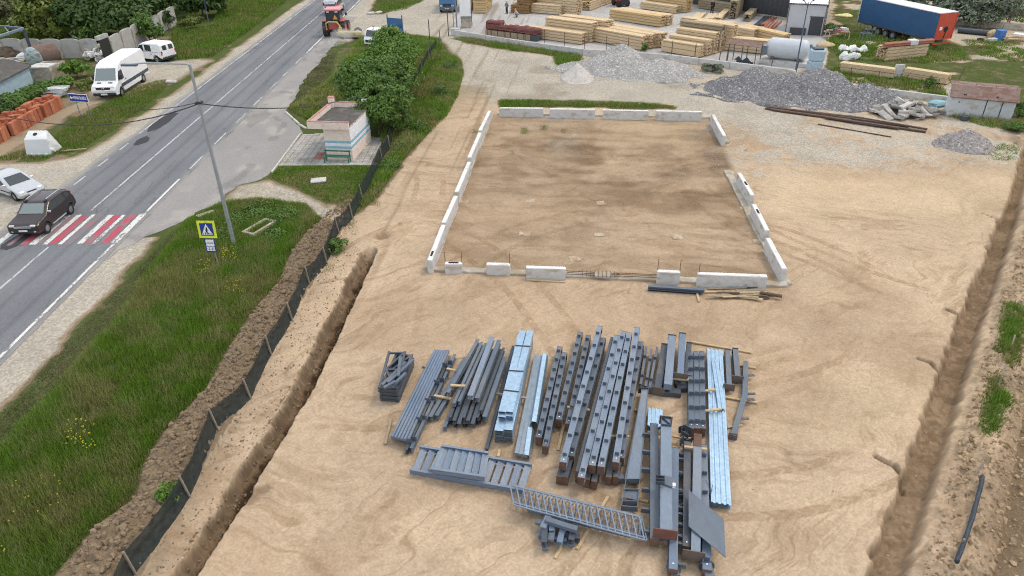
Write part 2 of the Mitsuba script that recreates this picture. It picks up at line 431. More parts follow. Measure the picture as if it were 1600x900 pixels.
# ditch on the right: ragged left edge, muddy floor, heaped bank beyond
hw = np.interp(GY, [13, 22, 30, 36, 42, 50], [0.52, 0.52, 0.5, 0.44, 0.38, 0.34])
gul = np.abs(nfbm(0.9, 3, 11) - 0.5) * 1.3 + np.abs(nfbm(3.0, 2, 12) - 0.5) * 0.5
s = sR + np.where(sR < 0, gul * 0.6 - 0.16, (n2 - .5) * 0.3)
pr = sst(-hw - 0.1, -hw + 0.2, s) * sst(hw + 0.2, hw - 0.2, s)
Z -= pr * 0.62
floor = sst(-hw + 0.0, -hw + 0.22, s) * sst(hw - 0.0, hw - 0.2, s)
Z = lerp(Z, -0.58 + (n1 - .5) * 0.08 + (n2 - .5) * 0.03, floor * 0.8)
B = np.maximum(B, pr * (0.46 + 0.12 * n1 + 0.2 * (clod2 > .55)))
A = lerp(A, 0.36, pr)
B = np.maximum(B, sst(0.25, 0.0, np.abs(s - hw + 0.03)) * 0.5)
right = sR - hw
bankR = np.clip(1 - ((right - 1.15) / 1.25) ** 2, 0, 1)
Z += bankR * (0.2 + 0.4 * clod + 0.25 * clod2 + .08 * clod3) * (right > 0)
A = lerp(A, 0.42, bankR * (right > -0.1))
A = np.where(right > 0.05, lerp(A, np.where(right > 2.3, 0.24, 0.40), sst(0.05, 0.5, right) * (GY < 52)), A)
B = np.maximum(B, (right > 0.1) * (GY < 52) * sst(0.4, 0.75, clod2 * .6 + clod * .6) * 0.35)
B = np.maximum(B, sst(1.5, 2.2, right) * sst(3.4, 2.6, right) * 0.45 * (GY < 50))
Z += (right > 2.2) * (GY < 55) * (0.25 * clod + 0.12 * clod2) * sst(2.2, 2.8, right)
for (ax, ay, bx, by, ww) in [(1368, 712, 1400, 728, .09), (1400, 728, 1416, 752, .12), (1434, 560, 1455, 566, .08), (1455, 566, 1470, 582, .12), (1478, 482, 1500, 492, .07), (1535, 333, 1560, 342, .06)]:
    q = dist_to([P(ax, ay)[:2], P(bx, by)[:2]]) + wob * 0.12
    Z -= sst(ww, 0.02, q) * 0.2; B = np.maximum(B, sst(ww + .03, 0.03, q) * 0.7)
# the levelled fill inside the footing
fi = sst(0.2, -0.5, sdist(FND))
fu = (GX + 4.8) * 0.99 - (GY - 34.9) * 0.113; fv = (GY - 34.9) + 0.12 * (GX + 4.8)
hb = meshkit.fbm(np.stack([fu * 0.35, fv * 1.1, 0 * fu], -1), 3, 21)
darkband = sst(9, 15, fv + 6 * (n1 - .5) + 0.25 * (fu - 10)) * sst(27, 22, fv + 5 * (n1 - .5))
B = np.maximum(B, fi * (0.24 + 0.24 * sst(0.40, 0.68, hb) + 0.30 * darkband * sst(0.3, 0.6, n1)))
A = lerp(A, 0.66, fi * sst(0.52, 0.68, nfbm(0.2, 3, 31)) * darkband)
# wheel tracks on the left of the footing
tr_ = sst(0.55, 0.75, meshkit.fbm(np.stack([(GX + 0.11 * (GY - 40) * -1) * 2.2, GY * 0.07, 0 * GX], -1), 2, 41)) * sst(-11, -9, GX) * sst(-2.5, -5, GX - 0.113 * (GY - 35)) * sst(30, 38, GY)
B = np.maximum(B, tr_ * 0.4)
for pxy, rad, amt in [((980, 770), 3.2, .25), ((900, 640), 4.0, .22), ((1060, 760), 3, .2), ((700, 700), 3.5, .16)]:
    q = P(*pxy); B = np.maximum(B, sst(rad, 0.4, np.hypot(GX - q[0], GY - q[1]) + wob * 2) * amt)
near_road = (GX > -33) & (GX < -23.5)
Z = np.where(near_road, -0.03, Z)
LAYBY = [(-24.9, 37.2)] + PP((200, 385), (270, 352), (345, 313), (372, 290), (413, 280), (436, 255), (468, 213), (474, 205), (447, 175), (480, 118), (515, 80)).tolist() + [(-22.4, 112), (-24.9, 112)]
sl = sdist(LAYBY)
Z = lerp(Z, -0.03, sst(0.5, 0.0, sl))
Z = lerp(Z, np.minimum(Z, -0.02), sst(0.6, 0.0, sdist(FND)) * 0.0)
PAVE = PP((434, 257), (470, 210), (512, 207), (520, 208), (600, 215), (585, 255), (552, 256))
Z = lerp(Z, -0.02, sst(0.4, 0.0, sdist(PAVE)))
gverts = np.stack([GX, GY, Z], -1).reshape(-1, 3)
ny, nx = GX.shape
ii = (np.arange(ny - 1)[:, None] * nx + np.arange(nx - 1)[None]).ravel()
gf = np.vstack([np.stack([ii, ii + 1, ii + 1 + nx], 1), np.stack([ii, ii + 1 + nx, ii + nx], 1)])
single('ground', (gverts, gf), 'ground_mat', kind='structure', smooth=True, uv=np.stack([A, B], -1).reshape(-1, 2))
from scipy.interpolate import RegularGridInterpolator
_gz = RegularGridInterpolator((gy, gx), Z)


def gz(x, y):
    return float(_gz((y, x)))

#PART2
# ---------------------------------------------------------------- road, layby, paving
def gzv(x, y): return _gz(np.stack([y, x], -1))


def sheet(poly, z, step=2.5):
    """Flat sheet over a polygon (thin slab with its top at z)."""
    return prism(poly, 0.05, z - 0.05)


RX0, RX1 = -32.5, -24.12
ys = np.arange(-40, 330, 1.0)
redge = RX1 + 0.1 * (meshkit.noise(np.stack([ys * 0.8, 0 * ys, 0 * ys], -1), 3) - 0.5)
ledge = RX0 - 0.45 * meshkit.noise(np.stack([ys * 0.5, 0 * ys, 0 * ys], -1), 4)
single('road', prism(np.vstack([np.stack([redge, ys], 1), np.stack([ledge, ys], 1)[::-1]]), 0.06, -0.06), 'asphalt_mat', kind='structure')


def strip(x, y0, y1, w, mat_, name, z=0.004):
    part('road', name, box(w, y1 - y0, 0.004, x, (y0 + y1) / 2, z - 0.002), mat_)


strip(-28.42, -30, 38.9, 0.13, 'faded_paint', 'centre_line'); strip(-28.42, 44.2, 300, 0.13, 'faded_paint', 'centre_line')
strip(-24.52, -30, 39.2, 0.17, 'white_paint', 'edge_line'); strip(-24.5, 43.3, 49.5, 0.16, 'white_paint', 'edge_line')
for k in range(7): strip(-24.48, 51.5 + k * 5.4, 54.4 + k * 5.4, 0.13, 'faded_paint', 'edge_dash')
strip(-24.45, 89, 300, 0.16, 'white_paint', 'edge_line')
strip(-32.1, 60, 300, 0.14, 'faded_paint', 'edge_line')
for k in range(4): strip(-31.95, 45.2 + k * 3.6, 46.8 + k * 3.6, 0.13, 'faded_paint', 'edge_dash')
for x0, x1, m_ in [(-29.02, -28.68, 'white_paint'), (-28.62, -28.14, 'red_paint'), (-28.02, -27.76, 'white_paint'), (-27.62, -27.2, 'faint_red_paint'), (-26.86, -26.5, 'white_paint'), (-26.45, -25.98, 'red_paint'), (-25.92, -25.68, 'white_paint'), (-25.4, -24.92, 'red_paint'),
                   (-24.78, -24.36, 'white_paint'), (-29.85, -29.4, 'white_paint'), (-30.4, -29.95, 'red_paint'), (-29.35, -29.08, 'faint_red_paint'), (-31.2, -30.9, 'faint_red_paint')]:
    a = 39.25 + R.uniform(-.05, .05); strip((x0 + x1) / 2, a, 43.4 + R.uniform(-.15, .15), x1 - x0, m_, 'zebra_stripe', 0.009)
strip(-31.9, 39.4, 42.6, 0.4, 'white_paint', 'zebra_stripe', 0.009)
for (px, py, w, l) in [(25, 377, 0.7, 1.3), (255, 190, 0.7, 3.2), (222, 220, .6, 1.2)]:
    q = P(px, py); a = np.arange(14) * 2 * np.pi / 14
    part('road', 'patch', prism(np.stack([q[0] + w * np.cos(a) * R.uniform(.7, 1.15, 14), q[1] + l * np.sin(a) * R.uniform(.7, 1.1, 14)], 1), 0.004, 0.002), dmat('tar_patch', (0.07, 0.073, 0.08)))


def ragged(poly, amp, step=0.5, seed=1):
    g = Polygon(poly); e = g.exterior; n = int(e.length / step)
    q = np.array([e.interpolate(i / n, normalized=True).coords[0] for i in range(n)])
    q3 = np.stack([q[:, 0] * 1.1, q[:, 1] * 1.1, 0 * q[:, 0]], -1)
    q = q + amp * np.stack([meshkit.fbm(q3, 3, seed) - .5, meshkit.fbm(q3, 3, seed + 9) - .5], -1) * 2
    return Polygon(q).buffer(0)


lay = ragged(LAYBY, 0.35).union(shapely.box(-24.6, 37.2, -23.9, 110)).difference(shapely.box(-40, 0, -24.1, 300)).difference(Polygon(PAVE).buffer(0.08))
single('layby', prism(lay, 0.06, -0.064), 'layby_mat', kind='structure')
# bus-stop paving of square slabs, with a red corner, and its white kerb
dmat('slab_mat', varied((0.4, 0.385, 0.36), 0.2, 0.8, (0.27, 0.25, 0.22), (0.5, 0.7))); dmat('red_slab_mat', varied((0.34, 0.17, 0.15), 0.2, 0.8)); dmat('kerb_mat', varied((0.55, 0.54, 0.5), 0.15))
single('pavement', prism(Polygon(PAVE), 0.05, -0.07), dmat('joint_mat', (0.13, 0.12, 0.1)), kind='structure')
pv = Polygon(PAVE).buffer(-0.05); kk = 0
dpa = math.atan2(*(PAVE[-1] - PAVE[0])[::-1]); ca, sa = math.cos(dpa), math.sin(dpa)
for i in range(-2, 26):
    for j in range(-4, 26):
        u, v = i * 0.5, j * 0.5
        q = shapely.box(u + .018, v + .018, u + .482, v + .482)
        q = shapely.affinity.affine_transform(q, [ca, -sa, sa, ca, PAVE[0][0], PAVE[0][1]]).intersection(pv)
        if q.area > 0.05:
            c = q.centroid; red = abs(c.x + 14.7) < 0.6 and 52.8 < c.y < 54.2
            part('pavement', 'slab', prism(q, 0.03 + R.uniform(0, .008), -0.02), 'red_slab_mat' if red else 'slab_mat')
KERB = PP((425, 270), (434, 257), (470, 210), (480, 202))
for i in range(10):
    a = KERB[0] + (KERB[2] - KERB[0]) * i / 10; b = KERB[0] + (KERB[2] - KERB[0]) * (i + .96) / 10
    part('pavement', 'kerbstone', bar([*a, 0.03], [*b, 0.03], 0.14, 0.2, 0.02), 'kerb_mat')
for (a, b) in [((447, 176), (458, 186)), ((459, 187), (468, 195)), ((469, 196), (479, 202))]:
    part('pavement', 'kerbstone', bar([*P(*a)[:2], 0.04], [*P(*b)[:2], 0.04], 0.16, 0.2, 0.02), 'kerb_mat')
a, b = PP((436, 258), (590, 257))
part('pavement', 'concrete_edge', bar([*a, 0.0], [*b, 0.0], 0.4, 0.12, 0.01), 'slab_mat')

# ---------------------------------------------------------------- grass
def scatter(poly, n, seed):
    g = (poly if isinstance(poly, Polygon) else Polygon(poly)).buffer(0); x0, y0, x1, y1 = g.bounds; r = np.random.default_rng(seed)
    k = int(n * 1.0 / max(g.area, 1e-6) * (x1 - x0) * (y1 - y0)) + 1
    x, y = r.uniform(x0, x1, k), r.uniform(y0, y1, k)
    m = shapely.contains_xy(g, x, y)
    return x[m], y[m], r


def blades(poly, density, h, w, seed, lean=0.45, thin=None, patchy=0.0):
    """Separate grass blades over a polygon: triangles, uv = (random per blade, height along it)."""
    g = (poly if isinstance(poly, Polygon) else Polygon(poly)).buffer(0)
    x, y, r = scatter(poly, g.area * density, seed)
    q = np.stack([x, y, 0 * x], -1)
    cl = meshkit.fbm(q * 0.8, 3, seed)
    edge = shapely.distance(shapely.points(x, y), g.exterior)
    keep = (r.uniform(0, 1, len(x)) < np.clip(edge / 0.5 + 0.25, 0, 1))
    if patchy: keep &= cl + r.normal(0, .06, len(x)) > patchy
    x, y, cl, edge = x[keep], y[keep], cl[keep], edge[keep]
    n = len(x); z = gzv(x, y) - 0.03
    hh = h * r.uniform(0.5, 1.15, n) * (0.55 + 0.9 * cl) * np.clip(0.5 + edge, 0.5, 1)
    az = r.uniform(0, 2 * np.pi, n); la = r.uniform(0.05, lean, n) * hh; lz = r.uniform(0, 2 * np.pi, n)
    dx, dy = np.cos(az) * w / 2, np.sin(az) * w / 2
    tip = np.stack([x + la * np.cos(lz) + 0.12 * hh, y + la * np.sin(lz) - 0.08 * hh, z + hh], -1)
    v = np.stack([np.stack([x - dx, y - dy, z], -1), np.stack([x + dx, y + dy, z], -1), tip], 1).reshape(-1, 3)
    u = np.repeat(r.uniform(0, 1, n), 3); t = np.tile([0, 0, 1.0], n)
    return v, np.arange(3 * n).reshape(-1, 3), np.stack([u, t], -1)


def join_blades(L):
    o, V, F, U = 0, [], [], []
    for v, f, u in L:
        V.append(v); F.append(f + o); U.append(u); o += len(v)
    return (np.vstack(V), np.vstack(F)), np.vstack(U)


def grass_fn(lush, olive, straw, seedheads):
    def fn(p, n, uv):
        k = fbm(p.x * 0.33, p.y * 0.33 + 3, 1.0); k2 = fbm(p.x * 1.3 + 8, p.y * 1.3)
        c = mix(lush, olive, smoothstep(0.38, 0.66, k * 0.65 + k2 * 0.35))
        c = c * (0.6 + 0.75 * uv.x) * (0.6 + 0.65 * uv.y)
        s = smoothstep(1 - seedheads, 1.0, cell_rand(uv.x * 997, 3, 1)) * smoothstep(0.3, 0.8, uv.y)
        return mix(c, straw, s * smoothstep(0.35, 0.6, k2) * 0.75)
    return proc(fn)


dmat('tall_grass_mat', grass_fn((0.175, 0.295, 0.042), (0.30, 0.31, 0.105), (0.54, 0.49, 0.31), 0.45))
dmat('short_grass_mat', grass_fn((0.17, 0.285, 0.044), (0.26, 0.28, 0.09), (0.44, 0.4, 0.23), 0.18))
dmat('dry_grass_mat', grass_fn((0.15, 0.165, 0.075), (0.215, 0.2, 0.12), (0.34, 0.3, 0.2), 0.3))
MAIN = PP((-20, 960), (40, 930), (70, 900), (135, 825), (195, 782), (207, 735), (240, 680), (310, 610), (355, 530), (395, 477), (422, 450), (440, 405), (465, 370), (492, 347), (470, 322), (400, 315), (350, 322), (300, 345), (282, 375), (257, 405), (225, 445), (195, 500), (155, 540), (100, 610), (40, 672), (-20, 745), (-200, 960))
MOWN = PP((-200, 960), (-20, 745), (40, 672), (100, 610), (155, 540), (195, 500), (225, 445), (257, 405), (282, 375), (300, 345), (350, 322), (342, 317), (295, 337), (270, 357), (240, 385), (185, 445), (155, 472), (120, 512), (92, 540), (45, 592), (0, 640), (-200, 860))
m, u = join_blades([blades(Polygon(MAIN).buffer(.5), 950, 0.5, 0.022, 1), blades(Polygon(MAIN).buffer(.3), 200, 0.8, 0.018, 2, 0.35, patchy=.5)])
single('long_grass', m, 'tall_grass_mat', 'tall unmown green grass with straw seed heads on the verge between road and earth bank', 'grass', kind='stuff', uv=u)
m, u = join_blades([blades(MOWN, 700, 0.12, 0.03, 3, 0.9)])
single('mown_grass', m, 'dry_grass_mat', 'freshly mown dull olive grass strip along the gravel shoulder', 'grass', kind='stuff', uv=u)
G_SHELTER = PP((413, 278), (436, 258), (560, 257), (590, 262), (605, 240), (640, 195), (655, 170), (600, 285), (570, 318), (552, 345), (540, 335), (470, 300), (440, 288))
G_RIGHTFENCE = PP((690, 80), (722, 95), (725, 115), (716, 150), (700, 180), (665, 215), (640, 240), (610, 280), (590, 310), (565, 330), (562, 318), (600, 255), (630, 200), (665, 120))
G_ROADSIDE = PP((520, 120), (560, 62), (600, 48), (640, 55), (690, 62), (690, 80), (660, 130), (630, 200), (600, 235), (580, 180), (480, 190), (450, 170))
G_BROWN = PP((445, 172), (470, 125), (505, 88), (530, 78), (520, 120), (490, 150), (480, 190))
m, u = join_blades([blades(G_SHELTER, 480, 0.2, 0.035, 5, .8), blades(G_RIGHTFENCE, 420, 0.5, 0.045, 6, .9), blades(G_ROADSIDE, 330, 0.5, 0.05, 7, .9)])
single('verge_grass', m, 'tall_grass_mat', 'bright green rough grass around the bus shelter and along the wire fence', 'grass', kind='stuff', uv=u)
m, u = join_blades([blades(G_BROWN, 220, 0.15, 0.05, 8, 0.9)])
single('cut_grass', m, 'dry_grass_mat', 'brownish cut grass left behind the tractor mower', 'grass', kind='stuff', uv=u)
G_LEFT = PP((-60, 262), (0, 253), (70, 250), (130, 232), (190, 198), (240, 160), (268, 128), (258, 123), (210, 135), (160, 162), (115, 185), (70, 222), (0, 245), (-60, 250))
G_FAR = PP((235, 96), (262, 96), (310, 92), (335, 88), (395, 45), (445, 5), (470, -25), (400, -30), (345, 0), (330, 40), (270, 50), (255, 75))
G_ISLAND = PP((577, 21), (600, 21), (635, 15), (665, 0), (700, -25), (600, -25))
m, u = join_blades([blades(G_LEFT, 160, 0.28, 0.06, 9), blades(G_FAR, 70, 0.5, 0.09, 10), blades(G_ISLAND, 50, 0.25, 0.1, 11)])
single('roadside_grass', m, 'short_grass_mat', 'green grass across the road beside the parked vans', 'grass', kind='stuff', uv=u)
G_WALL = PP((704, 60), (720, 58), (905, 82), (913, 92), (905, 100), (880, 113), (866, 100), (862, 88), (800, 80), (730, 68))
G_FOOT = PP((778, 169), (778, 156), (900, 157), (1010, 161), (1058, 167), (1058, 172), (900, 168))
G_R1 = PP((1290, 62), (1340, 48), (1460, 65), (1500, 72), (1520, 95), (1440, 100), (1330, 95), (1300, 85))
G_R2 = PP((1500, 62), (1590, 66), (1640, 90), (1600, 100), (1530, 88))
G_R3 = PP((1297, 108), (1310, 100), (1480, 128), (1480, 158), (1300, 125))
G_R4 = PP((1478, 182), (1490, 176), (1585, 190), (1590, 165), (1640, 160), (1640, 215), (1600, 208), (1545, 200))
G_R5 = PP((1520, 248), (1560, 222), (1600, 215), (1600, 240), (1580, 255))
G_FIELD = PP((1470, -30), (1760, -20), (1760, 52), (1600, 36), (1500, 22))
G_BACKL = PP((-60, 68), (130, 64), (150, 40), (120, 20), (-60, 30))
m, u = join_blades([blades(G_WALL, 140, 0.4, 0.06, 12), blades(G_FOOT, 260, 0.35, 0.05, 13), blades(G_R1, 110, 0.35, 0.08, 14, patchy=.34), blades(G_R2, 90, 0.3, 0.08, 15, patchy=.42), blades(G_R3, 140, 0.4, 0.06, 16, patchy=.38), blades(G_R4, 160, 0.5, 0.06, 17), blades(G_R5, 120, 0.2, 0.05, 18, patchy=.52)])
single('yard_grass', m, 'tall_grass_mat', 'patchy green grass growing around the timber yard and its low wall', 'grass', kind='stuff', uv=u)
m, u = join_blades([blades(G_FIELD, 14, 0.5, 0.2, 19), blades(G_BACKL, 40, 0.4, 0.12, 20)])
single('field_grass', m, 'short_grass_mat', 'green meadow grass beyond the walls at the top of the scene', 'grass', kind='stuff', uv=u)
FR2 = FENCE_R + np.array([0.55, -0.1])
G_FR = PP((1568, 485), (1598, 490), (1586, 560), (1572, 640), (1548, 690), (1528, 692), (1536, 640), (1552, 570))
G_TUFTS = [PP((p[0] - s, p[1] - s * .7), (p[0] + s, p[1] - s * .7), (p[0] + s * .9, p[1] + s * .8), (p[0] - s, p[1] + s * .7)) for p, s in [((525, 385), 16), ((548, 350), 10), ((270, 782), 22), ((590, 318), 8), ((800, 238), 6), ((820, 205), 8), ((1523, 820), 7), ((440, 460), 6), ((340, 680), 8), ((515, 420), 10), ((1165, 235), 4), ((742, 205), 5), ((850, 200), 7), ((880, 205), 5)]]
m, u = join_blades([blades(Polygon(G_FR).buffer(.2), 900, 0.42, 0.032, 22, patchy=.44)] + [blades(t, 260, 0.25, 0.03, 30 + i) for i, t in enumerate(G_TUFTS)])
single('weeds', m, 'short_grass_mat', 'scattered green weed tufts along both site fences', 'weeds', kind='stuff', uv=u)
# yellow flowers among the long grass
fx = [scatter(PP((px - s, py - s), (px + s, py - s), (px + s, py + s), (px - s, py + s)), n, 70 + i) for i, (px, py, s, n) in enumerate([(360, 405, 12, 45), (320, 425, 10, 25), (130, 690, 25, 50), (8, 870, 8, 5), (370, 455, 14, 40), (60, 790, 40, 25)])]
fm = _cat([mv(trimesh.creation.icosphere(0, 0.03), float(x), float(y), float(gz(x, y)) + 0.42 + R.uniform(-.1, .12)) for X, Y, _ in fx for x, y in zip(X, Y)])
single('yellow_flowers', fm, dmat('yellow_petal', (0.5, 0.45, 0.06)), 'small yellow flowers dotted through the long verge grass', 'flowers', kind='stuff')

wd_ = []
for i, (px, py, rr, hh) in enumerate([(405, 338, 1.5, .7), (440, 345, 1.3, .6), (375, 350, 1.1, .6), (350, 372, .9, .5), (430, 372, .9, .5), (610, 262, .9, .6), (655, 205, 1.0, .8), (690, 150, 1.2, .9), (705, 110, 1.2, .9), (625, 235, .8, .6)]):
    q = P(px, py); wd_.append((q[0], q[1], gz(q[0], q[1]) + hh * .25, rr, rr, hh))
LEAFY = wd_

# loose clods of earth on the spoil banks and along the trench
def clods(poly, n, lo, hi, seed):
    x, y, r = scatter(poly, n, seed); base = trimesh.creation.icosphere(0, 1.0); V, F = [], []
    z = gzv(x, y); sc = lo * (hi / lo) ** (r.uniform(0, 1, len(x)) ** 2.2)
    for i in range(len(x)):
        v = base.vertices * (r.uniform(.55, 1.15, (12, 1)) * sc[i]) * r.uniform(.7, 1.2, 3); V.append(v + [x[i], y[i], z[i] + sc[i] * .15]); F.append(base.faces + 12 * i)
    return np.vstack(V), np.vstack(F)


def clod_color(p, n, uv):
    return mix((0.17, 0.125, 0.082), (0.31, 0.24, 0.165), fbm(p.x * 0.8, p.y * 0.8, p.z * 4)) * (0.8 + 0.4 * noise(p.x * 8, p.y * 8, p.z * 8))


dmat('clod_mat', proc(clod_color))
BANK_L = np.vstack([SPOIL_EDGE + [.15, 0], FENCE_L[(FENCE_L[:, 1] < 47)][::-1] + [-.05, 0]])
o_ = np.array([0.75, -0.6])
single('earth_clods', clods(BANK_L, 5200, .03, .17, 51), 'clod_mat', 'loose brown clods on the earth bank left of the mesh fence', 'earth clods', kind='stuff')
single('earth_clods', clods(np.vstack([TRENCH_L[1:] + [-.75, 0], (TRENCH_L[1:] + [-.05, 0])[::-1]]), 1100, .02, .09, 52), 'clod_mat', 'clods fallen down the left wall of the trench', 'earth clods', kind='stuff')
single('earth_clods', clods(np.vstack([FENCE_L[1:11] + [.1, 0], (TRENCH_L[1:] + [-.7, 0])[::-1]]), 900, .02, .07, 55), 'clod_mat', 'small clods on the strip between the mesh fence and the trench', 'earth clods', kind='stuff')
single('earth_clods', clods(np.vstack([DITCH_R[:7] + o_ * 1.0, (DITCH_R[:7] + o_ * 3.6)[::-1]]), 5200, .025, .13, 53), dmat('clod_pale', varied((0.40, 0.3, 0.19), .3, 1.5, (0.24, .17, .1), (.45, .65))), 'tan clods heaped along the right side of the muddy ditch', 'earth clods', kind='stuff')
single('earth_clods', clods(np.vstack([DITCH_R[:6] + o_ * 4.2, (DITCH_R[:6] + o_ * 8)[::-1]]), 3500, .03, .14, 54), 'clod_mat', 'darker clods beyond the fallen mesh at the lower right edge', 'earth clods', kind='stuff')

single('pebbles', clods(np.array([(-9, 14), (9, 14), (26, 34), (34, 46), (18, 60), (-5, 62), (-9, 40)]), 5200, .012, .04, 60), dmat('pebble_mat', varied((0.42, 0.34, 0.25), .5, 3)), 'small pebbles and crumbs of soil scattered over the sand', 'pebbles', kind='stuff')

# ---------------------------------------------------------------- trees and bushes
def leaves(blobs, n, size, seed, shell=0.55):
    r = np.random.default_rng(seed); B_ = np.array(blobs, float)
    wt = (B_[:, 3] * B_[:, 4] * B_[:, 5]) ** (2 / 3); idx = r.choice(len(B_), n, p=wt / wt.sum())
    d = r.normal(size=(n, 3)); d /= np.linalg.norm(d, axis=1, keepdims=True)
    d[:, 2] = np.where(d[:, 2] < -0.5, -d[:, 2], d[:, 2])
    rad = r.uniform(shell, 1.0, n) ** 0.6
    q = d * 2.3 + idx[:, None] * 3.1
    lump = meshkit.fbm(q, 3, seed)
    fine = meshkit.fbm(d * 6.5 + idx[:, None] * 1.7, 2, seed + 5)
    rad = rad * (0.45 + 0.7 * lump + 0.42 * fine)
    c = B_[idx, :3] + d * B_[idx, 3:6] * rad[:, None]
    c[:, 2] = np.maximum(c[:, 2], 0.1)
    keep = meshkit.fbm(c * (0.16 / size), 2, seed + 9) > 0.40
    c, d, lump = c[keep], d[keep], lump[keep]; n = len(c)
    nrm = d * 0.8 + r.normal(size=(n, 3)) * 0.55 + [0, 0, 0.35]; nrm /= np.linalg.norm(nrm, axis=1, keepdims=True)
    t = np.cross(nrm, r.normal(size=(n, 3))); t /= np.linalg.norm(t, axis=1, keepdims=True); b = np.cross(nrm, t)
    s = size * r.uniform(0.6, 1.3, n)[:, None]
    droop = np.array([0, 0, -0.25]) * s
    v = np.stack([c - t * s, c + b * s * 0.5, c + t * s + droop, c - b * s * 0.5], 1).reshape(-1, 3)
    i = np.arange(n)[:, None] * 4
    f = np.vstack([i + [0, 1, 2], i + [0, 2, 3]])
    u = np.repeat(r.uniform(0, 1, n), 4); vv = np.repeat(np.clip(lump * 1.2 - 0.1, 0, 1), 4)
    return (v, f), np.stack([u, vv], -1)


def leaf_mat(key, a, b):
    def fn(p, n, uv):
        return mix(a, b, uv.x * 0.75 + 0.25 * noise(p.x * 0.8, p.y * 0.8, p.z * 0.8)) * (0.75 + 0.5 * uv.y)
    scene[key] = {'type': 'twosided', 'b': {'type': 'principled', 'base_color': proc(fn), 'roughness': 0.55, 'specular': 0.3}}
    return key


leaf_mat('leaf_green', (0.052, 0.11, 0.018), (0.115, 0.2, 0.036)); leaf_mat('leaf_dark', (0.03, 0.066, 0.014), (0.07, 0.12, 0.026)); leaf_mat('leaf_lime', (0.075, 0.12, 0.02), (0.17, 0.2, 0.04))
leaf_mat('leaf_silver', (0.085, 0.115, 0.07), (0.2, 0.23, 0.165)); leaf_mat('leaf_olive', (0.07, 0.075, 0.03), (0.14, 0.14, 0.06)); leaf_mat('leaf_bright', (0.065, 0.145, 0.017), (0.14, 0.24, 0.036))
dmat('bark', varied((0.1, 0.075, 0.055), 0.3, 2))


def tree(name, label, cat, x, y, blobs, n, size, lm, trunk_h, trunk_r, seed, group=None):
    z = gz(x, y); t = thing(name, label, cat, group)
    bl = [(x + b[0], y + b[1], z + b[2], b[3], b[4], b[5]) for b in blobs]
    m, u = leaves(bl, n, size, seed)
    r = np.random.default_rng(seed)
    top = np.array([x + r.uniform(-.2, .2), y, z + trunk_h])
    br = [tube([[x, y, z - 0.2], [x + .05, y, z + trunk_h * .5], top], [trunk_r * 1.25, trunk_r, trunk_r * .8], 7)]
    for b in bl:
        c = np.array(b[:3]); mid = (top + c) / 2 + r.normal(0, .15, 3)
        br.append(tube([top - [0, 0, trunk_h * .25], mid, c + [0, 0, b[5] * .3]], [trunk_r * .6, trunk_r * .4, trunk_r * .12], 5))
    part(t, 'trunk', _cat(br), 'bark')
    part(t, 'crown', m, lm, uv=u)
    return t


def blobset(w, h, n, seed, base=0.3):
    r = np.random.default_rng(seed); out = [(0, 0, h * 0.55, w * .6, w * .6, h * .45)]
    for k in range(n):
        a = 2 * np.pi * k / n + r.uniform(-.4, .4); q = w * r.uniform(.4, .6); rr = w * r.uniform(.35, .5)
        out.append((q * np.cos(a), q * np.sin(a), h * r.uniform(base + .15, .75), rr, rr, h * r.uniform(.22, .32)))
    return out


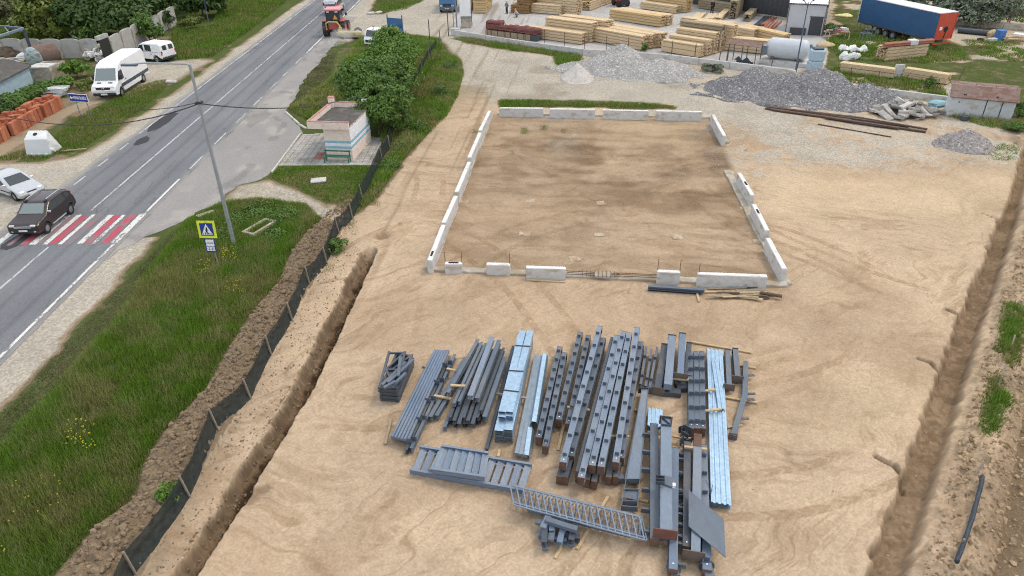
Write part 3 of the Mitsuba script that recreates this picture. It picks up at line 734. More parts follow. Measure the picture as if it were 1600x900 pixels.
m, u = leaves(LEAFY, 15000, .07, 77, .2)
single('leafy_weeds', m, 'leaf_green', 'dark leafy weeds in low clumps among the verge grass', 'weeds', kind='stuff', uv=u)
for i, (lab, x, y, w, h, n, lm) in enumerate([
        ('broad leafy tree overhanging the roof of the pink bus shelter', -10.9, 58.9, 3.1, 4.3, 17000, 'leaf_green'),
        ('dense green tree in the middle of the clump behind the bus shelter', -11.9, 63.9, 3.8, 5.0, 18000, 'leaf_green'),
        ('green tree of the clump with a thin black pole rising at its right', -11.7, 69.4, 3.7, 5.2, 15000, 'leaf_bright'),
        ('farthest tree of the roadside clump beside the parked tipper truck', -12.6, 76.8, 3.2, 5.0, 11000, 'leaf_bright')]):
    tree('tree', lab, 'tree', x, y, blobset(w, h, 9, 100 + i, 0.1), int(n * 1.5), 0.12, lm, h * .35, 0.12, 200 + i)
for i, (name, lab, px, py, w, h, n, lm, s) in enumerate([
        ('bush', 'round yellow-green bush behind the white concrete fence', 78, 55, 5.2, 6.0, 8000, 'leaf_lime', .3),
        ('tree', 'dark green tree right of the yellow-green bush behind the concrete fence', 145, 57, 4.8, 5.5, 7000, 'leaf_dark', .32),
        ('tree', 'dark green tree behind the bend of the concrete fence', 190, 58, 4.6, 5.5, 7000, 'leaf_dark', .32),
        ('tree', 'tall dark tree left of the two far fence panels', 222, 30, 5.0, 6.0, 6000, 'leaf_dark', .34),
        ('tree', 'dark tree standing behind the two far fence panels', 270, 20, 4.8, 6.0, 6000, 'leaf_green', .34),
        ('tree', 'dark tree at the right end of the tree line beside the road sign', 318, 28, 4.4, 5.5, 6000, 'leaf_dark', .34),
        ('bush', 'olive brown bush in the top left corner', 22, 40, 4.4, 4.0, 5000, 'leaf_olive', .3),
        ('tree', 'dark tree at the very top left corner', 20, 6, 6.0, 7.0, 6000, 'leaf_dark', .4),
        ('tree', 'dark tree at the top edge above the yellow-green bush', 105, 0, 6.0, 7.0, 6000, 'leaf_dark', .4),
        ('tree', 'dark tree at the top edge above the fence bend', 175, -4, 6.0, 7.0, 6000, 'leaf_green', .4),
        ('tree', 'dark tree at the top edge left of the far grass verge', 300, -8, 5.6, 7.0, 6000, 'leaf_dark', .4),
        ('bush', 'small yellow-green bush just behind the concrete fence', 92, 63, 1.7, 1.8, 1800, 'leaf_lime', .18),
        ('bush', 'low green bush against the back of the fence right of the yellow-green one', 140, 64, 2.4, 2.0, 2400, 'leaf_green', .2),
        ('young_tree', 'round leafy young tree in front of the fence above the small white van', 235, 66, 2.2, 3.4, 4500, 'leaf_green', .17),
        ('young_tree', 'small dark young tree against the far fence panels', 263, 46, 1.4, 2.5, 2200, 'leaf_dark', .16),
        ('bush', 'pale flowering bush below the far road sign', 300, 46, 2.0, 1.8, 2000, 'leaf_lime', .18),
        ('bush', 'green bush along the wall of the grey roofed shed', 22, 172, 1.5, 1.5, 2500, 'leaf_green', .13),
        ('bush', 'middle bush of the row beside the shed and bricks', 50, 158, 1.7, 1.5, 2800, 'leaf_green', .13),
        ('bush', 'green bush between the shed and the white frames', 78, 148, 1.7, 1.4, 2800, 'leaf_green', .13),
        ('bush', 'green bush in front of the concrete box near the rusty tank', 100, 138, 1.3, 1.2, 2000, 'leaf_bright', .13),
        ('bush', 'bright green bush left of the front of the large white van', 121, 122, 1.7, 1.9, 3000, 'leaf_bright', .14),
        ('bush', 'yellow-green weedy bush beside the bumper of the large white van', 138, 138, 1.7, 0.9, 2200, 'leaf_lime', .12),
        ('bush', 'dark bush at the left edge below the shed', -5, 182, 2.0, 1.3, 2200, 'leaf_dark', .14),
        ('bush', 'large silver-green bush behind the white trailer roof', 1490, 38, 4.6, 4.2, 8000, 'leaf_silver', .22),
        ('bush', 'large silver-green bush right of the red trailer end', 1540, 38, 4.4, 4.0, 8000, 'leaf_silver', .22),
        ('bush', 'small silver bush at the top edge above the trailer roof', 1440, 14, 3.4, 3.0, 3000, 'leaf_silver', .25),
        ('bush', 'yellow-green shrub in front of the concrete wall by the red trailer end', 1517, 40, 1.5, 1.7, 1800, 'leaf_lime', .15),
        ('bush', 'green bush at the right end of the grey metal shed', 1592, 182, 1.3, 1.3, 2600, 'leaf_green', .11),
        ('bush', 'low bush in front of the grey metal shed at the right edge', 1585, 205, 1.0, 0.7, 1800, 'leaf_green', .1),
        ('bush', 'low grey-green weeds on the low yard wall between the two gravel heaps', 1112, 112, 1.4, 0.8, 2200, 'leaf_silver', .1),
        ('bush', 'small bush at the back corner beside the white container office', 1296, 52, 1.3, 1.2, 1800, 'leaf_green', .12),
        ('bush', 'small bush at the end of the jagged timber stack', 1007, 80, 0.5, 0.8, 900, 'leaf_green', .09),
        ('bush', 'slim bush growing through the yard fence by the low timber packs', 1450, 140, 0.6, 1.3, 1200, 'leaf_green', .1),
        ('bush', 'leafy bush inside the site fence left of the trench head', 527, 392, 0.8, 0.7, 2600, 'leaf_green', .06),
        ('bush', 'leafy weed clump on the fence near the bottom left spoil bank', 270, 785, 0.55, 0.6, 1600, 'leaf_bright', .05)]):
    q = P(px, py)
    tree(name, lab, 'bush' if name == 'bush' else 'tree', q[0], q[1], blobset(w, h, 6, 300 + i, 0.1), n, s, lm, h * .3, min(0.14, 0.03 * w + .01), 400 + i)

# ---------------------------------------------------------------- concrete footing and wall pieces
dmat('concrete_mat', varied((0.56, 0.56, 0.55), 0.14, 1.6, (0.40, 0.36, 0.29), (0.52, 0.75)))
dmat('pad_mat', varied((0.47, 0.39, 0.29), 0.3, 2.5, (0.36, .26, .17), (.4, .6))); dmat('concrete_stained', varied((0.46, 0.43, 0.37), 0.2, 1.2, (0.33, 0.27, 0.19), (0.4, 0.65)))
mat('rust_steel', varied((0.125, 0.07, 0.048), 0.35, 2), 0.8); mat('rebar_mat', (0.13, 0.075, 0.05), 0.8)
dmat('wood_pale', varied((0.5, 0.385, 0.235), 0.22, 1.4)); dmat('wood_grey', varied((0.33, 0.27, 0.2), 0.25, 1.4))


def wall_piece(a, b, h, label, t=0.3, z0=-0.05, notch=None, rebar=()):
    k = thing('wall_segment', label, 'concrete wall', 'cast concrete wall pieces of the foundation')
    a, b = np.array([*a, 0.0]), np.array([*b, 0.0]); L = np.linalg.norm(b - a)
    M = frame_of(a, b)
    m = box(L, t, h - z0, L / 2, 0, z0, 0.025)
    m = m.subdivide_to_size(0.4); q = m.vertices
    m.vertices = q + (meshkit.fbm(q * 2.5 + a, 2, 3)[:, None] - .5) * [0.0, 0.025, 0.02]
    m.apply_transform(M)
    part(k, 'body', m, 'concrete_mat')
    part(k, 'capping', mv(box(L * .985, t * .86, 0.03, L / 2, 0, h - 0.012, 0.008)).apply_transform(M), 'white_cap')
    if notch is not None:
        part(k, 'pocket', box(0.55, 0.12, 0.03, notch * L, 0, h + 0.012).apply_transform(M), 'dark_pocket')
    for r_, hh in rebar:
        part(k, 'rebar', tube([[r_ * L, .05, h - .3], [r_ * L, .05, h + hh]], 0.018, 5).apply_transform(M), 'rebar_mat')


dmat('white_cap', varied((0.72, 0.72, 0.71), 0.08, 1.5, (0.5, 0.47, 0.41), (0.6, 0.78))); dmat('dark_pocket', (0.06, 0.04, 0.04))


def seg(pa, pb, h):
    """Ground points under the two top-edge survey points at height h."""
    return P(*pa, h)[:2], P(*pb, h)[:2]


HB = 0.85
for (pa, pb, h, lab, kw) in [
        ((671, 407), (693, 351), HB, 'left wall piece nearest the camera with a dark pocket in its top', dict(notch=.17)), ((693, 348), (712, 306), HB, 'second wall piece from the front on the left side', {}),
        ((713, 300), (733, 253), HB, 'middle wall piece of the left side', {}), ((733, 246), (750, 207), HB, 'fourth wall piece from the front on the left side', {}), ((750, 204), (765, 173), HB, 'farthest wall piece of the left side', {}),
        ((780, 168.5), (849, 169), .8, 'leftmost white piece of the back wall', {}), ((859, 170), (930, 171), .8, 'second piece from the left of the back wall', {}), ((942, 171.5), (1014, 173), .8, 'third piece from the left of the back wall', {}),
        ((1025, 173), (1097, 174.5), .8, 'rightmost piece of the back wall', {}),
        ((1114, 179), (1132, 212), HB, 'far right wall piece standing apart behind the open gap', {}), ((1155, 270), (1176, 305), HB, 'right wall piece with a grimy top next to the open gap', dict(notch=.5)), ((1178, 319), (1199, 360), HB, 'middle wall piece of the right side', dict(notch=.3)),
        ((1200, 372), (1226, 420), HB, 'right wall piece nearest the camera', {}),
        ((695, 411), (722, 411), .6, 'short front wall block at the left corner with a dark hole in its top', dict(notch=.5, rebar=((.02, .7), (.98, .7)))), ((760, 412), (797, 413), .65, 'second front wall block from the left', dict(rebar=((.98, .7),))),
        ((822, 417), (884, 419), .7, 'long front wall block in the middle', {}), ((1027, 423), (1063, 425), .75, 'front wall block above the grey steel beams', dict(rebar=((.02, .7), (.98, .7)))),
        ((1090, 427), (1199, 431), .75, 'longest front wall block at the right corner', dict(rebar=((.02, .6),)))]:
    a, b = seg(pa, pb, h); wall_piece(a, b, h, lab, **kw)
# ground beam under the pieces
k = thing('ground_beam', 'low stained concrete ground beam joining the wall pieces round the foundation', 'concrete beam')
for (pa, pb) in [((668, 421), (1229, 446)), ((668, 421), (767, 181)), ((778, 178), (1112, 184)), ((1136, 268), (1229, 446)), ((1112, 184), (1135, 225))]:
    a, b = P(*pa), P(*pb)
    n = int(np.linalg.norm(b - a) / 1.2); 
    m = bar([*a[:2], 0.03], [*b[:2], 0.03], 0.5, 0.22, 0.03).subdivide_to_size(0.5)
    m.vertices += (meshkit.fbm(m.vertices * 1.8, 3, 5)[:, None] - .5) * [.12, .12, .09]
    part(k, 'beam', m, 'concrete_stained')
for (px, py) in [(676, 420), (1222, 440), (1140, 270), (1185, 378), (1165, 326), (1138, 226), (854, 178), (936, 180), (1019, 181), (724, 315), (820, 366), (828, 315), (937, 367), (938, 318), (1058, 371), (898, 405)]:
    q = P(px, py)
    m = box(R.uniform(.55, .75), R.uniform(.5, .65), 0.06, 0, 0, -0.02, .02).subdivide_to_size(.2)
    m.vertices += (meshkit.fbm(m.vertices * 6 + px, 2, 5)[:, None] - .5) * [.1, .1, .07]
    part(k, 'pad', mv(m, q[0], q[1], q[2] + gz(q[0], q[1]), rz=R.uniform(-.2, .2)), 'pad_mat')
# rebar cages lying in the front gaps
for j, (pa, pb, lab) in enumerate([((888, 428), (962, 431), 'flat rebar cage and rods lying on the ground beam in the middle gap'), ((966, 431), (1026, 433), 'long thin rebar rods between the cage and the block')]):
    k = thing('rebar_cage', lab, 'rebar')
    a, b = P(*pa, .2), P(*pb, .2); L = np.linalg.norm(b - a); M = frame_of(a, b)
    for yy in (-.16, 0.02, .18): part(k, 'rod', tube([[-.1 - .3 * abs(yy), yy, .08], [L + .2, yy * .9, .06]], 0.022, 5).apply_transform(M), 'rust_steel')
    if j == 0:
        part(k, 'stirrups', _cat([tube([[x, -.22, 0], [x, -.22, .18], [x, .22, .18], [x, .22, 0]], 0.014, 4) for x in np.arange(L * .3, L, .22)]).apply_transform(M), 'rebar_mat')
        part(k, 'block', box(.9, .42, .16, L * .72, 0, -.06, .02).apply_transform(M), 'concrete_stained')

# ---------------------------------------------------------------- site fences
scene['net_mat'] = {'type': 'mask', 'opacity': 0.82, 'b': {'type': 'twosided', 'b': {'type': 'diffuse', 'reflectance': varied((0.04, 0.05, 0.05), 0.45, 2.0)}}}; dmat('net_edge', (0.05, 0.06, 0.055)); dmat('post_mat', varied((0.27, 0.235, 0.19), 0.2, 2))


def fence(name, label, pts_, h, netmat, lean=0.12, sag=0.15, group=None, seed=1):
    k = thing(name, label, 'fence', group); r = np.random.default_rng(seed)
    for i in range(len(pts_)):
        x, y = pts_[i]; z = gz(x, y)
        part(k, 'post', bar([x + .04, y - .03, z - .3], [x + .04 - lean * r.uniform(.6, 1.4), y - .03 + r.uniform(-.05, .05), z + h * 1.12], 0.07, 0.07, .01), 'post_mat')
    for i in range(len(pts_) - 1):
        a, b = np.array(pts_[i]), np.array(pts_[i + 1]); n = 14; t = np.linspace(0, 1, n + 1)
        q = a + (b - a) * t[:, None]; g = gzv(q[:, 0], q[:, 1])
        V = []
        for j, f_ in enumerate(np.linspace(0, 1, 7)):
            bow = 0.1 * np.sin(np.pi * f_) * r.normal(0.6, .3) + 0.05 * (meshkit.noise(np.stack([q[:, 0] * 2, q[:, 1] * 2, 0 * t + f_ * 3], -1), 5) - .5)
            top = h - sag * np.sin(np.pi * t) * r.uniform(.6, 1)
            V.append(np.stack([q[:, 0] - lean * f_ - bow, q[:, 1] + 0 * t, g - .02 + f_ * top], -1))
        V = np.array(V).reshape(-1, 3); F = [[j * (n + 1) + c, j * (n + 1) + c + 1, (j + 1) * (n + 1) + c + 1, (j + 1) * (n + 1) + c] for j in range(6) for c in range(n)]
        part(k, 'net_panel', (V, np.array(F)), netmat, smooth=True)
        part(k, 'top_wire', tube(V[-(n + 1):] + [0, 0, .004], 0.012, 4), 'net_edge')
    return k


FP = [(-12.7, 9.0), (-12.6, 12.2)] + PP((214, 900), (297, 775), (342, 674), (392, 622), (424, 555), (457, 502), (484, 447), (511, 412), (530, 366), (551, 342), (567, 312), (597, 249), (609, 232)).tolist() + [(-10.0, 62), (-9.8, 67), (-9.6, 73), (-9.4, 79), (-9.1, 85), (-8.6, 91)]
fence('site_fence', 'leaning dark green mesh fence on wooden stakes along the earth bank left of the lot', FP, 1.0, 'net_mat')
k = thing('fallen_fence', 'collapsed dark blue mesh rolled along the ground between grey stakes at the lower right edge', 'fence')
for (pb, pt) in [((1513, 760), (1538, 722)), ((1572, 565), (1590, 503)), ((1555, 615), (1572, 572)), ((1548, 670), (1562, 648)), ((1490, 870), (1507, 842)), ((1588, 500), (1605, 455))]:
    a = P(*pb); a[2] = gz(*a[:2]); b = P(*pt, 0.9)
    if np.hypot(*(b - a)[:2]) > 1.2: b[:2] = a[:2] + (b - a)[:2] / np.hypot(*(b - a)[:2]) * 1.0
    part(k, 'post', bar(a - [0, 0, .15], b, 0.07, 0.07, .012), 'post_mat')
q = PP((1482, 905), (1492, 880), (1503, 850), (1512, 820), (1520, 790), (1526, 765)); z = gzv(q[:, 0], q[:, 1])
r3 = np.stack([q[:, 0], q[:, 1], z + .3], -1); t = np.linspace(0, 1, 40)
r3 = np.stack([np.interp(t, np.linspace(0, 1, 6), r3[:, c]) for c in range(3)], -1)
m = tube(r3, 0.075, 9); m.vertices += (meshkit.fbm(m.vertices * 5, 3, 4)[:, None] - .5) * .2
part(k, 'net_roll', m, mat('blue_net', varied((0.022, 0.035, 0.05), .4, 3), 0.6), smooth=True)
#PART3
# ---------------------------------------------------------------- steel laid out on the sand
def paint_fn(rgb):
    def fn(p, n, uv):
        c = mi.Color3f(rgb) * (0.82 + 0.36 * fbm(p.x * 2.3, p.y * 0.9, p.z * 4))
        dust = smoothstep(0.5, 0.75, fbm(p.x * 1.1 + 4, p.y * 0.6, 1.0)) * smoothstep(0.3, 0.9, n.z)
        c = mix(c, (0.27, 0.235, 0.19), dust * 0.2)
        return c * (0.92 + 0.16 * noise(p.x * 23, p.y * 9, p.z * 23))
    return proc(fn)


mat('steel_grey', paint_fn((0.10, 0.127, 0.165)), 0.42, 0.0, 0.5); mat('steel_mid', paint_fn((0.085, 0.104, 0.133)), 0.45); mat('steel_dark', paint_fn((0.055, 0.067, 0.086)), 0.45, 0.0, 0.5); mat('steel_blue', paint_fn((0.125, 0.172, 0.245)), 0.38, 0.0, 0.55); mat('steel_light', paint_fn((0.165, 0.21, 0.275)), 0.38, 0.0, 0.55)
mat('steel_brown', paint_fn((0.12, 0.095, 0.085)), 0.6)


def galv_fn(p, n, uv):
    sp = voronoi(p.x * 9, p.y * 9)[2]
    c = mi.Color3f((0.40, 0.545, 0.68)) * (0.82 + 0.2 * sp + 0.2 * fbm(p.x * 1.7, p.y * 0.7))
    return c


mat('galvanised', proc(galv_fn), 0.36, 0.75, 0.5); mat('galv_dull', varied((0.26, 0.31, 0.36), 0.2, 2), 0.45, 0.5)
mat('strap_mat', (0.04, 0.045, 0.05), 0.5); mat('red_primer', varied((0.15, 0.068, 0.05), 0.25, 2), 0.6)
mat('white_tag', (0.75, 0.75, 0.75), 0.5)
ORD = ['first', 'second', 'third', 'fourth', 'fifth', 'sixth', 'seventh', 'eighth', 'ninth', 'tenth', 'eleventh', 'twelfth']


def axis_of(pn, pf, zt, zf=None):
    a, b = P(*pn, zt), P(*pf, zt if zf is None else zf)
    return a, b, float(np.linalg.norm(b - a)), frame_of(a, b)


def beam(label, pn, pf, zt, w, h, m_='steel_grey', cleats=0, cs=0.17, end='rust_steel', group=None, name='steel_beam', tf=0.02, sec='i', cleat_side=0, tags=True):
    """Section whose top centre line runs from near point pn to far point pf at height zt."""
    a, b, L, M = axis_of(pn, pf, zt)
    k = thing(name, label, 'steel beam' if name == 'steel_beam' else 'steel column' if name == 'steel_column' else 'steel profile', group)
    if sec == 'i': m = ibeam(L, w, h, tf, 0.016)
    elif sec == 'box': m = box(L, w, h, L / 2, 0, 0, 0.01)
    elif sec == 'c': m = _cat([box(L, w, .012, L / 2, 0, h - .012), box(L, .012, h - .012, L / 2, w / 2 - .006, 0), box(L, .012, h - .012, L / 2, -w / 2 + .006, 0)])
    m.apply_translation([0, 0, -h]); m.apply_transform(M)
    part(k, 'section', m, m_)
    if end:
        for x in (-0.011, L + 0.011): part(k, 'end_plate', box(0.02, w * 1.04, h * 1.02, x, 0, -h * 1.01).apply_transform(M), end)
    for i in range(cleats):
        x = L * (i + 0.35) / cleats + R.uniform(-.04, .04)
        if cleat_side == 0:
            c = _cat([box(.014, cs, cs * .95, x, 0, 0.002), box(cs * .7, cs, .012, x + cs * .35, 0, 0.002)])
        else:
            s = cleat_side
            c = _cat([box(.016, cs * 1.5, cs * 1.0, x, s * (w / 2 + cs * .75), -cs * 1.1), box(cs * .8, cs * 1.4, .014, x + cs * .4, s * (w / 2 + cs * .72), -cs * .6)])
        part(k, 'cleat', c.apply_transform(M), 'steel_mid')
    if tags and cleats:
        part(k, 'tag', box(.05, .05, .004, .12 + .1 * R.random(), 0, .004).apply_transform(M), 'white_tag')
    return k


# stack of small welded frames at the left end
a, b = P(609, 629), P(634, 571); L = float(np.linalg.norm(b - a)); Mf = frame_of(a, b)
rails = {n_: mikit.ply(m, 'steel_dark') for n_, m in dict(
    rail=box(L, .11, .085, L / 2, 0.36, 0, .008), rail2=box(L, .11, .085, L / 2, -.36, 0, .008), bar1=box(.1, .62, .07, .08, 0, 0, .006), bar2=box(.1, .62, .07, L - .08, 0, 0, .006), bar3=bar([.15, -.3, .04], [L * .5, .3, .04], .1, .07), bar4=bar([L * .5, .3, .04], [L - .15, -.3, .04], .1, .07), bar5=box(.1, .62, .07, L * .5, 0, 0, .006)).items()}
for i in range(8):
    k = thing('small_truss', f'{ORD[i]} dark welded truss from the bottom of the small square stack at far left' if i < 7 else 'topmost dark welded truss lying askew on the square stack at the far left', 'steel truss', 'small trusses stacked at the left end')
    Mi = Mf @ tr(R.uniform(-.05, .05), R.uniform(-.03, .03), 0.05 + i * .1, rz=0.0 if i < 7 else .12)
    for n_ in ('rail', 'rail2', 'bar1', 'bar2', 'bar3', 'bar4', 'bar5'): part(k, 'rail' if n_.startswith('rail') else 'cross_bar', rails[n_], None, M=Mi)
for i, (pn, pf) in enumerate([((597, 602), (634, 566)), ((606, 598), (646, 562)), ((612, 604), (634, 583)), ((622, 588), (626, 558)), ((600, 606), (618, 596))]):
    a, b = P(*pn, .95 + .03 * i), P(*pf, .97 + .05 * i)
    single('angle_bar', bar(a, b, .14, .1, .01), 'steel_grey', ['longest loose grey bar lying slanted on top of the dark frame stack', 'right hand loose grey bar on top of the dark frame stack', 'short loose grey bar in the middle on top of the dark frame stack', 'short grey bar at the far end on top of the dark frame stack', 'short grey bar at the near left corner on top of the dark frame stack'][i], 'steel bar')
# round tubes
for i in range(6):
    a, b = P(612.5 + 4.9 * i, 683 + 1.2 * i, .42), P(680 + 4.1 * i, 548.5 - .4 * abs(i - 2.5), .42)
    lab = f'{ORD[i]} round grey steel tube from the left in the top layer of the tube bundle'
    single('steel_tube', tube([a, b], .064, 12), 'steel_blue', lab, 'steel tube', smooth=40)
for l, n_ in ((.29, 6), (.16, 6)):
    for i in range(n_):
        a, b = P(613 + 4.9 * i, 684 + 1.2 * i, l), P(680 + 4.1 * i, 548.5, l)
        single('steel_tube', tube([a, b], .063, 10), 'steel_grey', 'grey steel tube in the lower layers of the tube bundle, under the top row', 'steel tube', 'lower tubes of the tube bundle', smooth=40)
# mixed sections right of the tubes
S3 = [('left of two narrow dark beams with cross plates beside the tube bundle', (634, 703), (703, 557), .34, .13, .24, 'steel_dark', 5, .24), ('right of two narrow dark beams with cross plates beside the tube bundle', (642, 700), (711, 553), .34, .13, .24, 'steel_grey', 5, .22),
      ('left beam of the short pair in front of the cross-plated beams', (672, 651), (727, 558), .32, .17, .22, 'steel_grey', 0, 0), ('right beam of the short pair in front of the cross-plated beams', (682, 649), (737, 556), .32, .17, .22, 'steel_grey', 0, 0),
      ('single beam sticking out lowest between the short pair and the H-beam heap', (694, 667), (742, 560), .3, .15, .22, 'steel_grey', 0, 0),
      ('left top beam of the layered H-beam heap', (700, 613), (747, 530), .78, .17, .2, 'steel_grey', 0, 0), ('middle top beam of the layered H-beam heap', (709, 630), (753, 534), .74, .13, .2, 'steel_grey', 0, 0), ('right top beam of the layered H-beam heap', (717, 627), (759, 536), .74, .13, .2, 'steel_grey', 0, 0),
      ('bright blue-grey wide beam lying highest on the H-beam heap', (734.5, 618), (769, 526), .92, .24, .22, 'steel_light', 0, 0), ('brownish wide beam right of the bright highest beam', (745, 622), (780, 531), .82, .2, .22, 'steel_grey', 0, 0),
      ('narrow beam tucked right of the brownish wide beam', (751, 641), (787, 543), .6, .13, .22, 'steel_dark', 0, 0), ('dark wide beam at the right edge of the H-beam heap', (757, 651), (789, 557), .5, .2, .3, 'steel_grey', 0, 0), ('long thin dark beam on the ground between the heap and the galvanised bundle', (760, 701), (802, 540), .16, .13, .14, 'steel_dark', 0, 0)]
for lab, pn, pf, zt, w, h, m_, nc, cs in S3: beam(lab, pn, pf, zt, w, h, m_, nc, cs, end=None, tags=False)
for i in range(7):
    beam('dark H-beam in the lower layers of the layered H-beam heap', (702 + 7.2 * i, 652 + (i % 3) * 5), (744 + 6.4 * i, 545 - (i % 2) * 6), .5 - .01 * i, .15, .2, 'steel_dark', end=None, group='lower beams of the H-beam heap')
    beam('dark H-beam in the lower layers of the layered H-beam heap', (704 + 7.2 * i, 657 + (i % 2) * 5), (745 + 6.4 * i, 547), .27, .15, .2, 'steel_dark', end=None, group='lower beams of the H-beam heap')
# galvanised purlin bundle
k = thing('purlin_bundle', 'tall strapped bundle of bright blue galvanised purlins left of the cleated columns', 'purlin bundle')
for lev in range(10):
    up = lev >= 7; zt = .06 + (lev + 1) * .1
    for c in range(2):
        u = (.25 + .5 * c)
        nl, nr, fl, fr = ((779, 646), (801.5, 646), (811, 516.5), (834.5, 516.5)) if up else ((772, 672), (801, 672), (809, 522), (833, 522))
        zr = 1.06 if up else .76
        A_ = P(*nl, zr) * (1 - u) + P(*nr, zr) * u; B_ = P(*fl, zr) * (1 - u) + P(*fr, zr) * u
        A_ = A_ + np.array([R.uniform(-.01, .01), R.uniform(-.12, .12) * (1 if up else .3), 0]); wd = np.linalg.norm(P(*nl, zr) - P(*nr, zr)) / 2 - (-.02 if up else .012)
        A_[2] = B_[2] = zt; Lc = np.linalg.norm(B_ - A_); M = frame_of(A_, B_)
        m = _cat([box(Lc, wd, .01, Lc / 2, 0, -.01), box(Lc, .01, .08, Lc / 2, wd / 2 - .005, -.09), box(Lc, .01, .08, Lc / 2, -wd / 2 + .005, -.09), box(Lc, .05, .008, Lc / 2, wd / 2 - .03, -.094), box(Lc, .05, .008, Lc / 2, -wd / 2 + .03, -.094)])
        if lev == 9:
            m = _cat([m] + [box(Lc - .02 * q, wd / 3 - .008, .006, Lc / 2, (q - 1) * wd / 3, .001 + .0015 * (q % 2)) for q in range(3)])
        part(k, 'channel', m.apply_transform(M), 'galvanised' if up or lev == 6 else 'galv_dull')
for (pa, pb) in [((804, 539.5), (829, 541)), ((794, 578.5), (818, 580)), ((786, 609), (811, 612))]:
    part(k, 'strap', bar(P(*pa, 1.085), P(*pb, 1.085), .05, .02), 'strap_mat')
A_, B_ = P(776, 655, 0.04), P(800, 655, 0.04)
for i in range(3):
    single('sheet_profile', bar(P(807 + 6.8 * i, 710 + i * 1.5, .2), P(838 + 4.6 * i, 556 + i, .2), .17, .16, .01), 'galv_dull', f'{ORD[i]} flat grey profile from the left lying between the galvanised bundle and the columns', 'steel profile')
for pn, pf, zt, lab in [((834, 659), (851, 552), .5, 'bright folded galvanised profile lying on the flat grey profiles'), ((822, 711), (828, 668), .3, 'short bright folded profile at the near end of the flat grey profiles')]:
    a, b, L, M = axis_of(pn, pf, zt)
    v = np.array([[-.18, -.2], [-.1, 0], [.08, .03], [.18, -.22], [.165, -.22], [.07, .015], [-.095, -.014], [-.165, -.2]])
    m = prism(v, L); m.apply_transform(np.array([[0, 0, 1, 0], [1, 0, 0, 0], [0, 1, 0, 0], [0, 0, 0, 1.0]])); m.apply_transform(M)
    single('sheet_profile', m, 'galvanised', lab, 'steel profile')
# columns with square cleats
UP = [((841.5, 683), (874.5, 541.5), .5), ((852, 697), (882, 551), .5), ((873, 655), (906.5, 519), .56), ((888, 662), (919, 524), .56), ((879.5, 722), (937, 509.5), .95), ((892, 712), (942.5, 528), .62),
      ((908, 746), (964, 524), .86), ((925, 727), (974, 517.5), .95), ((939, 729), (983.5, 520), .93), ((962, 722), (995.5, 512), .97), ((970, 715), (1001, 534), .62)]
for i, (pn, pf, zt) in enumerate(UP):
    beam(f'{ORD[i]} grey steel column from the left in the rack of columns with square cleats', pn, pf, zt, .235 if i < 4 else .25, .40, 'steel_light' if i in (4, 6, 7, 8, 9) else 'steel_grey', 9, .155, name='steel_column')
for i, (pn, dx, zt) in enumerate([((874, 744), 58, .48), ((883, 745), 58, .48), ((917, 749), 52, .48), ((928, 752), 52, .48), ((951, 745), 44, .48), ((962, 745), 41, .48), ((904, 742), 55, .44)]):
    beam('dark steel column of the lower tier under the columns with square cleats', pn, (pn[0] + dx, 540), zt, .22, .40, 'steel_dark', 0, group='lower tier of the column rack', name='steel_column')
beam('dark column lying on its side in the gap right of the sixth column of the rack', (902, 736), (956, 527), .72, .13, .42, 'steel_dark', 0, name='steel_column')
# tapered girder on its side with an open ladder end
k = thing('tapered_girder', 'long tapering blue-grey girder on its side with an open ladder-like near end', 'steel girder')
zt = .42
fl, fr, ml, mr, nl, nr = [P(x, y, zt) for x, y in ((1003, 607), (1013, 607), (976, 748), (1001, 748), (971, 790), (996, 792))]
part(k, 'web', _cat([prism([fl[:2], ml[:2], mr[:2], fr[:2]], .016, zt - .05)]), 'steel_light')
for a, b in ((fl, nl), (fr, nr)): part(k, 'flange', bar(a - [0, 0, .12], b - [0, 0, .12], .025, .26), 'steel_grey')
for t in (0.0, .38, .8, 1.0):
    a, b = ml + (nl - ml) * t, mr + (nr - mr) * t
    part(k, 'stiffener', bar(a - [0, 0, .12], b - [0, 0, .12], .025, .24), 'steel_grey')
part(k, 'gusset', prism([(ml + (nl - ml) * .4)[:2], (mr + (nr - mr) * .4)[:2], (mr + (nr - mr) * .72)[:2], (ml + (nl - ml) * .62)[:2]], .016, zt - .1), 'steel_grey')
part(k, 'end_plate', bar(fl - [.15, 0, .1], fr + [.15, 0, -.1], .02, .3), 'steel_dark')
part(k, 'bracket', box(.3, .22, .2, *P(968, 748, .2)[:2], .12), 'steel_grey')
